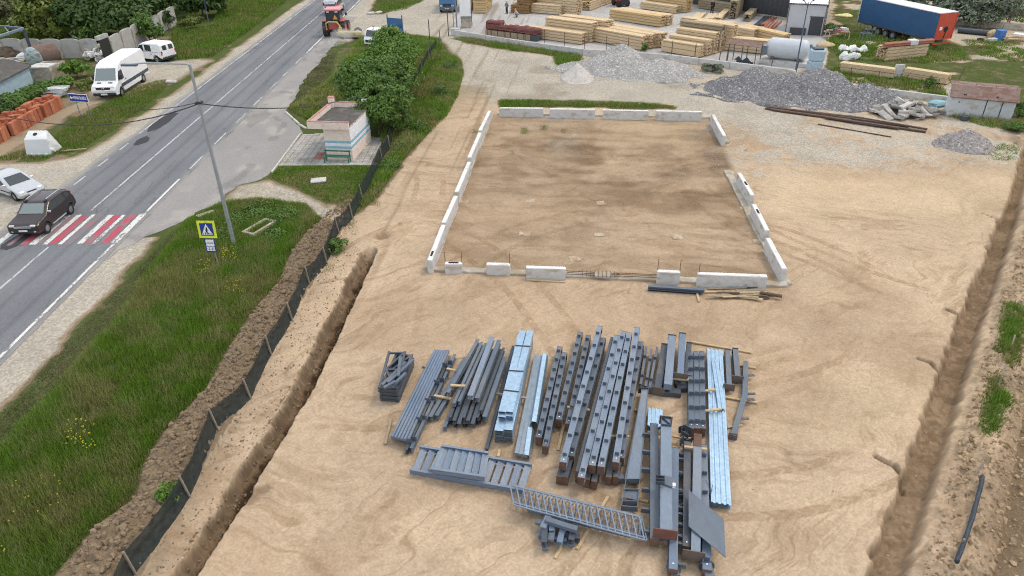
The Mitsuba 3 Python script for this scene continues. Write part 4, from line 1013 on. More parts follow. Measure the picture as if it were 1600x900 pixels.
# short columns with brown base plates
for pn, pf, zt, w, lab, m_, bp in [((1028, 606), (1039, 538), .45, .3, 'dark short column with brown base plate left of the bright short pair', 'steel_dark', (.6, .4)), ((1044, 600), (1050.5, 524), .75, .34, 'left one of two blue-grey short columns lying high beside the ribbed beams', 'steel_light', None), ((1063.5, 584), (1066.5, 521), .78, .28, 'right one of two blue-grey short columns lying high, with brown base plates', 'steel_blue', (.62, .42)), ((1073, 586), (1077, 536), .5, .22, 'dark short column between the high pair and the ribbed beams', 'steel_dark', (.5, .4)),
                                   ((1139.5, 601), (1137, 546), .4, .22, 'short column with brown base plate right of the galvanised sheets', 'steel_grey', (.5, .35)), ((1153, 588), (1149, 545), .42, .24, 'short column with rusty base plate next to the bent beam', 'steel_grey', (.5, .4))]:
    k = beam(lab, pn, pf, zt, w, .3, m_, 0, end=None, name='steel_column')
    a, b, L, M = axis_of(pn, pf, zt)
    if bp: part(k, 'base_plate', box(.03, bp[0], bp[1], -.02, 0, -bp[1] + .04).apply_transform(M), 'steel_brown')
    part(k, 'head_plate', box(.03, w * 1.1, .34, L + .02, 0, -.3).apply_transform(M), 'steel_dark')
    if not bp: part(k, 'base_plate', box(.02, w, .3, -.012, 0, -.3).apply_transform(M), 'steel_blue')
for i, (pn, pf) in enumerate([((1001, 600), (1010, 541)), ((1009, 603), (1018, 545)), ((1015, 606), (1027, 542))]):
    beam(f'{ORD[i]} thin grey post from the left in the trio behind the tapered girder', pn, pf, .35, .11, .18, 'steel_grey', 2, .13, end=None, tags=False)
k = thing('steel_stub', 'heap of short dark angle stubs on the sand below the short columns', 'steel stubs')
for (px, py, s) in [(1016, 611, .5), (1025, 613, .5), (1042, 617, .55), (1054, 618, .5), (1066, 610, .55), (1072, 606, .4), (1030, 604, .5), (1062, 603, .5)]:
    q = P(px, py); part(k, 'stub', box(s, .34, .26, q[0], q[1], 0.02, .02, rz=R.uniform(-.3, .3)), 'steel_dark')
# ribbed beams
for i, x in enumerate((1079, 1088, 1097)):
    beam(f'{["left", "middle", "right"][i]} one of three dark beams with welded rib plates', (x + 1.5, 669), (x - .5, 549), .5, .22, .42, 'steel_grey', 6, .2, name='steel_beam')
# galvanised profile sheets
a, b = P(1126.5, 787, .3), P(1116.5, 544, .3); L = float(np.linalg.norm(b - a)); M = frame_of(a, b)
W = .72
def corr(Lx, w, n=4, h=.05, t=.006):
    top = []
    for i in range(n):
        y0 = -w / 2 + w * i / n; s = w / n
        top += [(y0, 0), (y0 + s * .45, 0), (y0 + s * .55, h), (y0 + s * .9, h), (y0 + s, 0)]
    p_ = [top[0]]
    for q in top[1:]:
        if abs(q[0] - p_[-1][0]) > 1e-6: p_.append(q)
    p_ = np.array(p_); poly = np.vstack([p_, p_[::-1] - [0, t]])
    m = prism(Polygon(poly).buffer(0), Lx); m.apply_transform(np.array([[0, 0, 1, 0], [1, 0, 0, 0], [0, 1, 0, 0], [0, 0, 0, 1.0]])); return m
k = thing('profile_sheet_stack', 'long stack of bright galvanised corrugated sheets right of the ribbed beams', 'metal sheets')
for i in range(4): part(k, 'sheet', mv(corr(L - .03 * i, W), z=-.2 + i * .06).apply_transform(M), 'galvanised')
m = _cat([corr(3.4, .32, 2, .04)]); a2, b2 = P(1128, 640, .36), P(1119, 580, .36); m.apply_transform(frame_of(a2, b2))
single('profile_sheet', m, 'galvanised', 'short loose galvanised sheet lying on top of the long corrugated stack', 'metal sheet')
k = thing('profile_sheet_stack', 'small stack of short bright corrugated sheets between the tapered girder and the front beams', 'metal sheets')
a, b = P(1023, 667, .35), P(1024, 639, .35); M = frame_of(a, b)
for i in range(4): part(k, 'sheet', mv(corr(float(np.linalg.norm(b - a)), .6), z=-.15 + i * .05).apply_transform(M), 'galvanised')
# bent beam with side tabs
k = thing('bent_beam', 'bent dark knee beam with side tabs at the right end of the steel', 'steel beam')
pts3 = [P(1165.5, 564, .3), P(1164, 617, .3), P(1146, 680, .3)]
for a, b in zip(pts3[:-1], pts3[1:]):
    Lb = float(np.linalg.norm(b - a)); part(k, 'section', mv(ibeam(Lb, .22, .26), z=-.26).apply_transform(frame_of(a, b)), 'steel_grey')
for (x, y) in [(1173, 586), (1174, 615), (1173, 624), (1164, 654)]: part(k, 'tab', box(.32, .14, .02, *P(x, y, .24)[:2], .22), 'steel_dark')
part(k, 'end_plate', bar(P(1138, 681, .18), P(1152, 683, .18), .02, .34), 'steel_brown')
# front right group
beam('wide bright beam with diagonal head frame lying highest at the front', (1041, 828), (1041, 652), .95, .4, .3, 'steel_light', 0, end=None)
k = list(labels)[-1]
a, b, L, M = axis_of((1041, 828), (1041, 652), .95)
part(k, 'head_plate', box(.03, .5, .42, L + .02, 0, -.38).apply_transform(M), 'rust_steel')
part(k, 'base_plate', box(.03, .8, .46, -.02, 0.02, -.42).apply_transform(M), 'red_primer')
for s in (-.19, .19): part(k, 'stiffener', box(.5, .015, .1, L - .28, s, .0).apply_transform(M), 'steel_dark')
part(k, 'stiffener', bar([L - .5, -.18, .05], [L - .08, .18, .05], .015, .1).apply_transform(M), 'steel_dark'); part(k, 'stiffener', box(.015, .38, .1, L - .52, 0, 0).apply_transform(M), 'steel_dark'); part(k, 'stiffener', box(.015, .38, .1, L - .06, 0, 0).apply_transform(M), 'steel_dark')
part(k, 'bracket', prism([(.1, -.2), (.55, -.35), (.62, .1), (.3, .34)], .02, .05).apply_transform(M @ tr(1.75, 0, 0)), 'steel_grey')
for x in (1.9, 2.05, 2.2): part(k, 'bracket', box(.02, .3, .16, x, .22, .06).apply_transform(M), 'steel_dark')
part(k, 'bracket', box(.14, .1, .12, 1.95, -.26, .0).apply_transform(M), 'white_tag')
beam('dark beam with bracket plates on the left side of the highest front beam', (1023, 842), (1022, 662), .55, .3, .36, 'steel_grey', 6, .2, cleat_side=1)
beam('front beam with bracket plates on its right side and stepped near end', (1052, 889), (1055, 700), .5, .28, .36, 'steel_blue', 7, .18, cleat_side=-1)
single('steel_plate', prism([P(1020, 838, .5)[:2], P(1030, 829, .5)[:2], P(1043, 842, .5)[:2], P(1043, 850, .5)[:2]], .02, .42), 'steel_brown', 'brown base plate lying flat under the near end of the highest front beam', 'steel plate')
single('steel_angle', bar(P(1032, 805, .62), P(1038, 770, .75), .09, .09), 'red_primer', 'red primed wedge bar beside the highest front beam', 'steel bar')
k = thing('steel_stub', 'stepped pair of short beam stubs at the lowest end of the front beams', 'steel stubs')
for (px, py, w, l, z) in [(1053, 876, .34, .5, .36), (1053, 888, .26, .5, .3), (1047, 893, .2, .5, .2)]:
    q = P(px, py, z); part(k, 'stub', _cat([mv(ibeam(l, w, .28), x=-l / 2, z=-.28), box(.02, w * 1.15, .3, -l / 2, 0, -.29)]).apply_transform(tr(*q, rz=1.55)), 'steel_grey')
beam('left dark beam of the three under the big slanted plate', (1073, 853), (1074, 690), .5, .26, .38, 'steel_dark', 5, .18, cleat_side=1)
beam('middle blue-grey beam with a rust-red head under the big slanted plate', (1087, 862), (1090.5, 678), .68, .3, .34, 'steel_light', 0)
k = list(labels)[-1]; a, b, L, M = axis_of((1087, 862), (1090.5, 678), .68)
part(k, 'head_cap', box(.7, .29, .012, L - .35, 0, .004).apply_transform(M), 'rust_steel'); part(k, 'base_plate', box(.03, .72, .5, -.02, .05, -.46).apply_transform(M), 'steel_brown')
beam('right beam of the three under the big slanted plate, with cleats on top', (1105, 890), (1099, 695), .46, .28, .36, 'steel_blue', 6, .18)
k = thing('steel_stub', 'stepped stub at the near end of the beam under the big plate', 'steel stubs')
q = P(1106, 884, .4)
for i in range(2): part(k, 'stub', box(.3, .3 - .05 * i, .3, q[0], q[1] - .25 * i, .08 - .02 * i, .01), 'steel_grey')
part(k, 'stub', mv(trimesh.creation.cylinder(.26, .05, sections=20), q[0], q[1] + .1, .25, rx=1.57), 'steel_dark')
qs = [P(1076, 765, .78), P(1131, 812, .74), P(1134, 871, .72), P(1076, 822, .78)]
v = np.array(qs + [q - [0, 0, .03] for q in qs]); f = [[0, 3, 2, 1], [4, 5, 6, 7]] + [[i, (i + 1) % 4, (i + 1) % 4 + 4, i + 4] for i in range(4)]
single('steel_plate', (v, np.array(f)), 'steel_grey', 'big slanted grey steel plate lying across the front right beams', 'steel plate')
k = thing('steel_stub', 'dark cluster of bracket plates at the far end of the beams under the big plate', 'steel stubs')
for i in range(9):
    q = P(1067 + 3.2 * (i % 4), 668 + 9 * (i // 3), .35 + .08 * (i % 3)); part(k, 'plate', box(.34, .02, .3, q[0], q[1], q[2] - .25, rz=R.uniform(-.9, .9), rx=R.uniform(-.3, .3)), 'steel_dark')
for i, (px, py) in enumerate([(1066, 776), (1068, 790), (1070, 742), (1112, 765), (1104, 758)]):
    q = P(px, py, .35); single('angle_piece', _cat([box(.26, .02, .24, 0, 0, -.12), box(.26, .2, .02, 0, .1, -.12)]).apply_transform(tr(*q, rz=.4 * i)), 'steel_dark', ['upper of two small dark angle pieces in the gap left of the big slanted plate', 'lower of two small dark angle pieces in the gap left of the big slanted plate', 'small dark angle piece in the gap above the big slanted plate', 'small dark angle piece at the upper right edge of the big slanted plate', 'small dark angle piece on the beams just above the big slanted plate'][i], 'angle piece')
# stair flights
def stair(label, nl, nr, fl, fr, z, n, h=.24, plate=0):
    """Stair flight lying flat: near stringer nl-nr, far stringer fl-fr (survey points on its top edges)."""
    k = thing('stair_flight', label, 'steel stair')
    a, b, c, d = (P(*q, z) for q in (nl, nr, fl, fr))
    for p_, q_ in ((a, b), (c, d)):
        part(k, 'stringer', bar(p_ - [0, 0, h / 2], q_ - [0, 0, h / 2], .02, h), 'steel_blue'); part(k, 'stringer_flange', bar(p_ + [0, 0, .008], q_ + [0, 0, .008], .1, .015), 'steel_light')
    for i in range(n):
        t = (i + .6) / n; p_, q_ = a + (b - a) * t, c + (d - c) * t
        Mx = frame_of(p_ - [0, 0, .1], q_ - [0, 0, .1]); Lx = float(np.linalg.norm(q_ - p_))
        part(k, 'tread', box(Lx, .26 if i >= plate else .3, .02, 0, 0, 0, rx=.32).apply_transform(tr(Lx / 2, 0, 0)).apply_transform(Mx), 'steel_light' if i % 2 == 0 else 'steel_blue')
    return k
stair('long stair flight lying flat on the sand in front of the steel stacks', (640, 733), (818, 765), (655, 697), (831, 725), .3, 13)
stair('short stair flight with a plate landing lying on top of the long one', (675, 732), (757, 744), (690, 696), (763, 707), .62, 7)
k = list(labels)[-1]; part(k, 'landing', prism([P(671, 733, .55)[:2], P(682, 734, .55)[:2], P(697, 698, .55)[:2], P(690, 696, .55)[:2]], .02, .53), 'steel_light')
# railing panels
def railing(label, z, slant, n, off, m_='steel_light'):
    k = thing('railing_panel', label, 'railing')
    o = np.array([off[0], off[1], 0])
    a, b, c, d = P(803, 789, z) + o, P(1007, 844, z) + o, P(797, 758, z) + o, P(999, 808, z) + o
    for p_, q_ in ((a, b), (c, d), (a + (c - a) * .12, b + (d - b) * .12)): part(k, 'rail', bar(p_, q_, .05, .05, .008), 'steel_light')
    for i in range(n):
        t0 = i / (n - 1); t1 = min(max(t0 + slant, 0), 1)
        part(k, 'baluster', bar(a + (b - a) * t0, c + (d - c) * t1, .042, .042), m_)
    return k
railing('top railing panel of the criss-cross pile in front of the columns', .62, .0, 20, (0, 0)); railing('middle railing panel of the criss-cross pile, its bars slanting right', .46, .13, 20, (.08, -.02), 'steel_blue'); railing('bottom railing panel of the criss-cross pile, its bars slanting left', .32, .05, 20, (.02, .04), 'steel_grey')
for i in range(3):
    a, b = P(820 + 3 * i, 792 + 3 * i, .2), P(985 - 8 * i, 838 - 2 * i, .2); single('steel_bar', bar(a, b, .08, .12, .01), 'steel_grey', ['near grey bar carrying the criss-cross railing pile from below', 'middle grey bar carrying the criss-cross railing pile from below', 'inner grey bar carrying the criss-cross railing pile from below'][i], 'steel bar')
# little heap of offcuts
k = thing('offcut_heap', 'square heap of short grey steel offcuts below the railing pile', 'steel offcuts')
o = P(872, 838)
for i in range(16):
    lx = R.uniform(.5, 1.0); m = mv(ibeam(lx, .2, .2), x=-lx / 2) if i % 3 else box(lx, .22, .12, 0, 0, 0, .01)
    m.apply_transform(tr(o[0] + (i % 4 - 1.5) * .3 + R.uniform(-.1, .1), o[1] + ((i // 4) % 2) * .45 - .2, .08 + .2 * (i // 8) + .01 * (i % 5), rz=R.choice([1.3, 1.45, -.25]) + R.uniform(-.15, .15)))
    part(k, 'offcut', m, ['steel_grey', 'steel_blue', 'steel_dark'][i % 3])
part(k, 'long_offcut', bar(P(852, 812, .62), P(902, 828, .62), .2, .16, .01), 'steel_grey'); part(k, 'long_offcut', bar(P(848, 826, .5), P(858, 806, .5), .22, .16, .01), 'steel_light')
# timber battens
BAT = [(602, 694, 611, 655, .05, 'at the near left corner of the tube bundle'), (872, 704, 881, 664, .05, 'in the gap right of the short cleated columns'), (902, 858, 950, 776, .06, 'long one under the railing pile'), (867, 872, 877, 855, .05, 'poking out below the offcut heap'), (1012, 675, 1080, 686, .32, 'across the front right beams, longest'),
       (1069, 698, 1105, 702, .62, 'short one lying on the beams above the big plate'), (1101, 611, 1117, 608, .42, 'upper one on the corrugated sheets'), (1101, 642, 1127, 639, .42, 'lower one on the corrugated sheets'), (1130, 620, 1183, 629, .06, 'under the bent beam'), (1080, 534, 1174, 551, .06, 'long one behind the far end of the corrugated sheets'),
       (1155, 571, 1181, 575, .06, 'short one right of the bent beam top'), (942, 681, 983, 682, .52, 'between the tiers of the column rack'), (704, 602, 727, 603, .86, 'lying on top of the H-beam heap'), (678, 618, 705, 623, .4, 'beneath the left top beam of the heap'), (698, 576, 712, 579, .4, 'left of the heap near its far end'), (886, 636, 922, 641, .56, 'under the fifth column of the rack'),
       (997, 780, 1013, 784, .06, 'right of the ladder-like girder end'), (824, 437, 884, 441, .04, 'on the sand in front of the long middle wall block'), (1089, 458, 1092, 471, .05, 'short upright one in front of the right wall block'), (1093, 456, 1128, 456, .05, 'lying across in front of the right wall block'), (778, 714, 781, 703, .05, 'behind the long stair flight'), (660, 572, 668, 574, .1, 'left of the tube bundle'), (776, 615, 822, 622, .3, 'under the galvanised bundle'),
       (863, 571, 871, 574, .2, 'right of the bright folded profile'), (1038, 590, 1080, 594, .5, 'under the two high short columns'), (745, 612, 770, 618, .3, 'under the right side of the H-beam heap'), (992, 640, 1010, 643, .1, 'left of the small corrugated stack'), (1135, 668, 1160, 664, .06, 'under the lower end of the bent beam')]
for x0, y0, x1, y1, z, w_ in BAT:
    single('timber_batten', bar(P(x0, y0, z), P(x1, y1, z), .11, .07, .006), 'wood_pale' if R.random() < .75 else 'wood_grey', f'pale timber batten {w_}', 'batten')
# leftovers in front of the footing
beam('dark grey steel beam lying in front of the short wall block on the front side', (1013, 446), (1101, 452), .3, .22, .2, 'steel_grey', 0, end=None); beam('second steel beam on the ground below the dark one by the front wall', (1013, 449.5), (1095, 455.5), .14, .2, .14, 'steel_dark', 0, end=None)
for i in range(16):
    x0 = 1125 + R.uniform(-20, 30); y0 = 452 + R.uniform(-3, 12); x1 = x0 + R.uniform(35, 75); x1 = min(x1, 1224); y1 = y0 + R.uniform(-2, 5)
    single('old_plank', bar(P(x0, y0, .05 + .03 * (i % 5)), P(x1, y1, .06 + .03 * ((i + 2) % 5)), R.uniform(.1, .22), .035), ['wood_grey', 'wood_grey', 'wood_pale', 'old_dark_wood'][i % 4] if True else '', 'weathered plank in the loose heap at the right front corner of the footing', 'plank', 'loose planks at the footing corner')
dmat('old_dark_wood', varied((0.13, 0.1, 0.075), 0.3, 2))
single('log', tube([P(1188, 457, .2), P(1222, 463, .2)], .09, 8), 'old_dark_wood', 'dark round log on top of the loose plank heap', 'log')
#PART4
# ---------------------------------------------------------------- timber yard
def HG(base, top):
    """Height above the ground of a survey point straight above a base point."""
    B_ = P(*base); t = P(*top, 1.0) - np.array([0, 0, CAM_H]); return CAM_H + t[2] * np.hypot(*B_[:2]) / np.hypot(*t[:2])


def wood_fn(a, b, dark):
    def fn(p, n, uv):
        r_ = cell_rand(p.z * 13.3, uv.x * 57, 1)
        c = mix(a, b, r_ * 0.7 + 0.3 * noise(p.x * 2.5, p.y * 2.5, p.z * 8))
        return mix(c, dark, smoothstep(0.6, 0.8, fbm(p.x * 0.6, p.y * 0.6, p.z * 2)) * 0.35) * (0.93 + 0.14 * noise(p.x * 9, p.y * 9, p.z * 30))
    return proc(fn)


dmat('timber_mat', wood_fn((0.72, 0.575, 0.385), (0.60, 0.46, 0.29), (0.44, 0.33, 0.205))); dmat('timber_orange', wood_fn((0.69, 0.52, 0.30), (0.58, 0.42, 0.225), (0.46, 0.32, 0.17))); dmat('timber_brown', wood_fn((0.33, 0.21, 0.1), (0.26, 0.16, 0.075), (0.2, 0.12, 0.06))); dmat('timber_grey', wood_fn((0.40, 0.335, 0.235), (0.31, 0.255, 0.175), (0.2, 0.16, 0.11)))
mat('rusty_roof', varied((0.185, 0.125, 0.105), 0.3, 1.5, (0.15, 0.07, 0.05), (.4, .6)), 0.7); mat('fence_post', varied((0.13, 0.075, 0.055), .3, 2), 0.8)


def pack(label, fl, fr, depth, h, m_='timber_mat', off=0.0, z0=0.0, along=0.0, layers=None, ragged_=0.12, name='timber_pack'):
    """Stack of sawn boards: front bottom edge fl-fr, going back by depth; off shifts it back, along shifts it lengthwise."""
    a, b = P(*fl), P(*fr); L = float(np.linalg.norm(b - a)); x = (b - a) / L; y = np.array([-x[1], x[0], 0]); r = np.random.default_rng(int(abs(fl[0] * 7 + fl[1] * 13 + off * 31)) + 1)
    M = np.eye(4); M[:3, 0], M[:3, 1], M[:3, 2] = x, y, [0, 0, 1]; M[:3, 3] = a + y * off + x * along; M[2, 3] = z0
    k = thing(name, label, 'timber stack')
    n = layers or max(3, int(h / 0.085)); dz = h / n; rows = max(3, int(depth / 0.18)); ms, us = [], []
    zz = 0.1
    for i in range(n):
        gap = 0.055 if i % 4 == 3 else 0.012
        for j in range(rows):
            if 0 < j < rows - 1 and i < n - 1 and not (i in (0,)): 
                if r.random() < .5: continue
            e0, e1 = r.uniform(-ragged_, ragged_ * .6, 2)
            bx = trimesh.creation.box((L + e1 - e0, depth / rows - 0.012, dz - gap)); bx.apply_translation([(L + e0 + e1) / 2, depth * (j + .5) / rows + r.uniform(-.012, .012), 0.1 + dz * i + (dz - gap) / 2]); ms.append(bx); us += [r.random()] * 8
    m = _cat(ms); m.apply_transform(M)
    part(k, 'boards', m, m_, kind='stuff', uv=np.stack([us, us], -1))
    for t in (.12, .5, .88): part(k, 'bearer', box(.1, depth, .1, L * t, depth / 2, 0).apply_transform(M), 'wood_grey')
    for zl in [0.1 + dz * q for q in range(8, n, 8)]:
        part(k, 'spacers', _cat([box(.07, depth * 1.02, .05, L * t, depth / 2, zl - .05) for t in (.1, .5, .9)]).apply_transform(M), 'wood_grey')
    return k


pack('timber pack directly behind the brown yard fence, right of the red bundles', (836, 60), (908, 70.5), 1.5, 1.25)
pack('two-tier timber pack just behind the one by the yard fence', (836, 60), (908, 70.5), 1.5, 2.25, off=1.7, along=.4)
pack('higher timber pack at the back of that row, with a ragged right end', (836, 60), (908, 70.5), 1.5, 2.3, off=3.6, along=1.4, ragged_=.4)
pack('low flat timber pack behind the red bundles', (788, 52), (846, 56), 1.6, .8)
pack('front pack of the wide stack with grey lines, behind the pale gravel heap', (922, 64), (1002, 79.5), 1.2, 1.55, ragged_=.2); pack('middle pack of the wide stack behind the pale gravel heap', (922, 64), (1002, 79.5), 1.2, 1.6, off=1.28, along=.3, ragged_=.35); pack('rear pack of the wide stack behind the pale gravel heap', (922, 64), (1002, 79.5), 1.2, 1.6, off=2.56, along=.8, ragged_=.35)
pack('orange-tinted pack standing behind the wide stack', (952, 31), (1031, 43), 1.4, 1.35, 'timber_orange'); pack('second orange-tinted pack behind the wide stack, farther back', (952, 31), (1031, 43), 1.2, 1.3, 'timber_mat', off=1.5, along=.3)
pack('low front pack of the far stack at the top centre', (1000, 14), (1055, 22), 1.4, .95); pack('high rear pack of the far stack at the top centre', (1000, 14), (1062, 23), 1.6, 2.4, 'timber_orange', off=1.5)
pack('low front pack of the far stack left of the small loader', (826, 20), (876, 24), 1.3, 1.25); pack('tall rear pack of the far stack left of the small loader', (828, 20), (893, 27), 1.6, 2.7, off=1.4)
pack('lower brown pack with its end towards the workers', (798, 20), (826, 22), 2.6, 1.1, 'timber_brown', ragged_=.03); pack('upper brown pack behind the crouching worker', (808, 20), (827, 22), 2.6, 1.2, 'timber_brown', z0=1.15, ragged_=.03)
pack('tall orange stack of boards right of the white panel', (740, 21), (760, 21), 7.5, 2.3, 'timber_orange', ragged_=.02)
pack('orange stack of boards hidden partly behind the white panel', (722, 17), (737, 17), 6, 2.4, 'timber_orange', ragged_=.02)
pack('long timber pack running away beside the small loader', (922, 17), (960, 3), 1.4, 1.2); pack('brown timber pack left of the one running away', (905, 15), (921, 16.5), 1.5, 1.3, 'timber_brown')
pack('lowest pack with two dark straps behind the pale wall', (1033, 81), (1092, 91), 1.0, 1.3, layers=9)
pack('pack behind the strapped one', (1033, 81), (1094, 91), 1.0, 1.7, off=1.15, along=.2); pack('pack with a dark grey top board behind the strapped one', (1036, 81), (1096, 91), 1.0, 2.3, off=2.3, along=.2); pack('highest grey topped pack of the strapped row', (1033, 81), (1096, 91), 1.2, 2.9, 'timber_grey', off=3.5, along=.3)
pack('broad pack at the back of the strapped row', (1038, 81), (1100, 91), 1.3, 2.8, off=4.9, along=.8)
pack('upright bundled pack at the right end of the strapped row', (1098, 84), (1112, 86), 2.6, 2.2, off=1.6, along=.2, ragged_=.05); pack('small pack right of the strapped row', (1114, 78), (1126, 80), 1.3, 1.3, off=.3, ragged_=.05)
pack('low long pack behind the strapped row', (1064, 38), (1146, 48), 1.2, .8, ragged_=.3)
pack('pack in front of the low long one, towards the tank', (1124, 51), (1176, 60), 1.5, .95); pack('long orange-edged pack left of the white office', (1156, 52), (1222, 68), 1.3, .95, 'timber_orange'); pack('pack behind the rust-roofed shelter', (1131, 79), (1197, 86), 1.3, 1.45)
pack('tall weathered pack running away towards the dark hall', (1150, 30), (1167, 14), 1.1, 2.3, 'timber_grey'); pack('low weathered pack next to the tall one by the dark hall', (1172, 34), (1183, 23), 1.0, .85, 'timber_grey')
pack('grey pack along the foot of the dark hall behind the standing worker', (1090, 13), (1146, 22), 1.2, 1.2, 'timber_grey')
pack('pale boards running away left of the tall weathered pack', (1126, 34), (1142, 19), .9, .45)
for i, (a_, b_) in enumerate([((1085, 28), (1092, 20)), ((1092, 28), (1100, 20)), ((1104, 29), (1111, 21)), ((1111, 29), (1119, 21))]):
    single('loose_board', bar(P(*a_, .2), P(*b_, .2), .6, .12), 'timber_mat', f'{ORD[i]} pale board from the left lying flat near the standing worker', 'boards')
pack('timber pack under the reddish pipes, on the grass by the trailer', (1384, 96), (1447, 89), 1.6, 1.35)
pack('left one of two low packs behind the rusty wire fence on the right', (1311, 113), (1394, 124), .9, .95, layers=8); pack('right one of two low packs behind the rusty wire fence on the right', (1410, 122), (1478, 133), .9, .95, layers=8)
k = thing('pipe_bundle', 'reddish brown pipes lying on the timber pack by the trailer, with a white wrap', 'pipes')
M = frame_of(P(1376, 89), P(1451, 81))
for i in range(6): part(k, 'pipe', tube([P(1384, 96) + np.array([-.5, .05 + .22 * (i % 3), 1.6 + .2 * (i // 3)]), P(1447, 89) + np.array([.4, .05 + .22 * (i % 3), 1.6 + .2 * (i // 3)])], .11, 9), 'brick_red')
c_ = (P(1384, 96) + P(1447, 89)) / 2
part(k, 'wrap', box(.9, .8, .55, c_[0] + .4, c_[1] + .28, 1.5, .05, rz=.15), 'white_sheet')
mat('brick_red', varied((0.33, 0.13, 0.09), .25, 1.5), .75); mat('white_sheet', varied((0.62, 0.62, 0.62), .1, 1.5), .5); mat('pale_blue', varied((0.36, 0.47, 0.55), .15, 1), .45)
single('concrete_post', box(.9, .25, 1.3, *P(1402, 121)[:2], 0, .02), 'concrete_mat', 'square pale concrete post between the two low timber packs', 'post')
for i in range(5):
    single('steel_pipe', tube([P(1178 + 4 * i, 40 - .4 * i, .15), P(1196 + 5 * i, 25, .15)], .12, 7), 'steel_dark' if i < 3 else 'brick_red', f'{ORD[i]} pipe from the left on the ground in front of the dark hall', 'pipe')
for i in range(4):
    single('rusty_bar', tube([P(1192 + 5 * i, 44 + .4 * i, .12), P(1203 + 6 * i, 33, .12)], .13, 6), 'brick_red', f'{ORD[i]} rust-red bar from the left lying left of the white office', 'bar')
# low yard wall and its fence
WALL = [(708, 55), (760, 64), (812, 72), (860, 79), (910, 86), (1000, 92), (1045, 95), (1092, 101), (1140, 107), (1190, 113), (1242, 121)]
k = thing('yard_wall', 'low whitish concrete wall along the front of the timber yard', 'wall')
for i in range(len(WALL) - 1):
    a, b = P(*WALL[i]), P(*WALL[i + 1]); a = a + (b - a) * .002
    part(k, 'panel', bar(a + [0, 0, .33], a + (b - a) * .993 + [0, 0, .33], .25, .74, .02), 'concrete_mat')
part(k, 'end_block', box(1.2, .5, .9, *P(712, 55)[:2], 0, .03), 'concrete_mat')
k = thing('yard_wall', 'low whitish concrete wall behind the rubble heap towards the grey metal shed', 'wall')
for a_, b_ in [((1330, 142), (1385, 149)), ((1386, 149), (1430, 155)), ((1431, 155), (1478, 161))]:
    part(k, 'panel', bar(P(*a_) + [0, 0, .3], P(*b_) + [0, 0, .3], .25, .66, .02), 'concrete_mat')
k = thing('yard_fence', 'brown steel posts with one rail standing on the low yard wall', 'fence')
FPX = [(762, 62), (790, 67), (821, 72), (851, 77.5), (882, 82), (913, 86.5), (947, 89), (981, 91)]
for q in FPX: b = P(*q) + np.array([0, .25, 0]); part(k, 'post', bar(b, b + [0, 0, 2.3], .07, .07), 'fence_post')
a, b = P(*FPX[0]) + [0, .25, 1.55], P(*FPX[-1]) + [0, .25, 1.55]
for p_, q_ in zip(FPX[:-1], FPX[1:]): part(k, 'rail', bar(P(*p_) + [0, .22, 1.5], P(*q_) + [0, .22, 1.5], .04, .06), 'fence_post')
k = thing('strap_post', 'two dark posts strapped in front of the lowest timber pack', 'post')
for q in ((1049, 88), (1085, 93)): b = P(*q); part(k, 'post', bar(b, b + [0, 0, 1.75], .08, .08), 'fence_post')
k = thing('wire_fence', 'rusty wire fence in front of the two low timber packs', 'fence')
WP = [(1325, 132), (1368, 138), (1412, 144), (1460, 152)]
for q in WP: b = P(*q); part(k, 'post', tube([b, b + [0, 0, 1.7]], .035, 5), 'rust_steel')
for zz in (.5, 1.0, 1.6):
    for p_, q_ in zip(WP[:-1], WP[1:]): part(k, 'wire', tube([P(*p_) + [0, 0, zz], P(*q_) + [0, 0, zz]], .018, 4), 'rust_steel')
part(k, 'brace', tube([P(1325, 132) + [0, 0, 1.3], P(1345, 134)], .03, 4), 'rust_steel')
for (px, py, h, lab) in [(1122, 103, 1.6, 'thin rusty post left of the rust-roofed shelter'), (1133, 104, 1.9, 'leaning rusty post beside the rust-roofed shelter'), (1203, 113, 1.5, 'left short post in front of the silver tank'), (1243, 116, 1.4, 'right short post in front of the silver tank')]:
    b = P(px, py); single('rusty_post', bar(b, b + [.1, 0, h], .07, .07), 'fence_post', lab, 'post')
b = P(1494, 132); single('rusty_post', bar(b, b + np.array([.35, 0, 1.6]), .06, .06), 'fence_post', 'single leaning post behind the grey metal shed', 'post')
# red bundles on crates
k = thing('scrap_bundle', 'long dark red bundle of steel lying on small crates behind the brown fence', 'steel bundle')
a, b = P(756, 56), P(838, 66); L = float(np.linalg.norm(b - a)); M = frame_of(a, b)
m = box(L, 1.3, .75, L / 2, .9, .75, .2).subdivide_to_size(.35); m.vertices += (meshkit.fbm(m.vertices * 1.7, 3, 8)[:, None] - .5) * [.3, .35, .5]
part(k, 'bundle', m.apply_transform(M), mat('dark_red', varied((0.14, 0.045, 0.04), .35, 1.3), .75))
m = box(2.4, 1.2, .5, 1.2, 1.0, 1.35, .18).subdivide_to_size(.35); m.vertices += (meshkit.fbm(m.vertices * 2, 3, 8)[:, None] - .5) * .3
part(k, 'upper_bundle', m.apply_transform(M), 'dark_red')
for i in range(8): part(k, 'crate', box(L / 8 - .12, 1.1, .7, L * (i + .5) / 8, .8, 0.02, .01).apply_transform(M), 'wood_grey' if i < 7 else 'steel_dark')
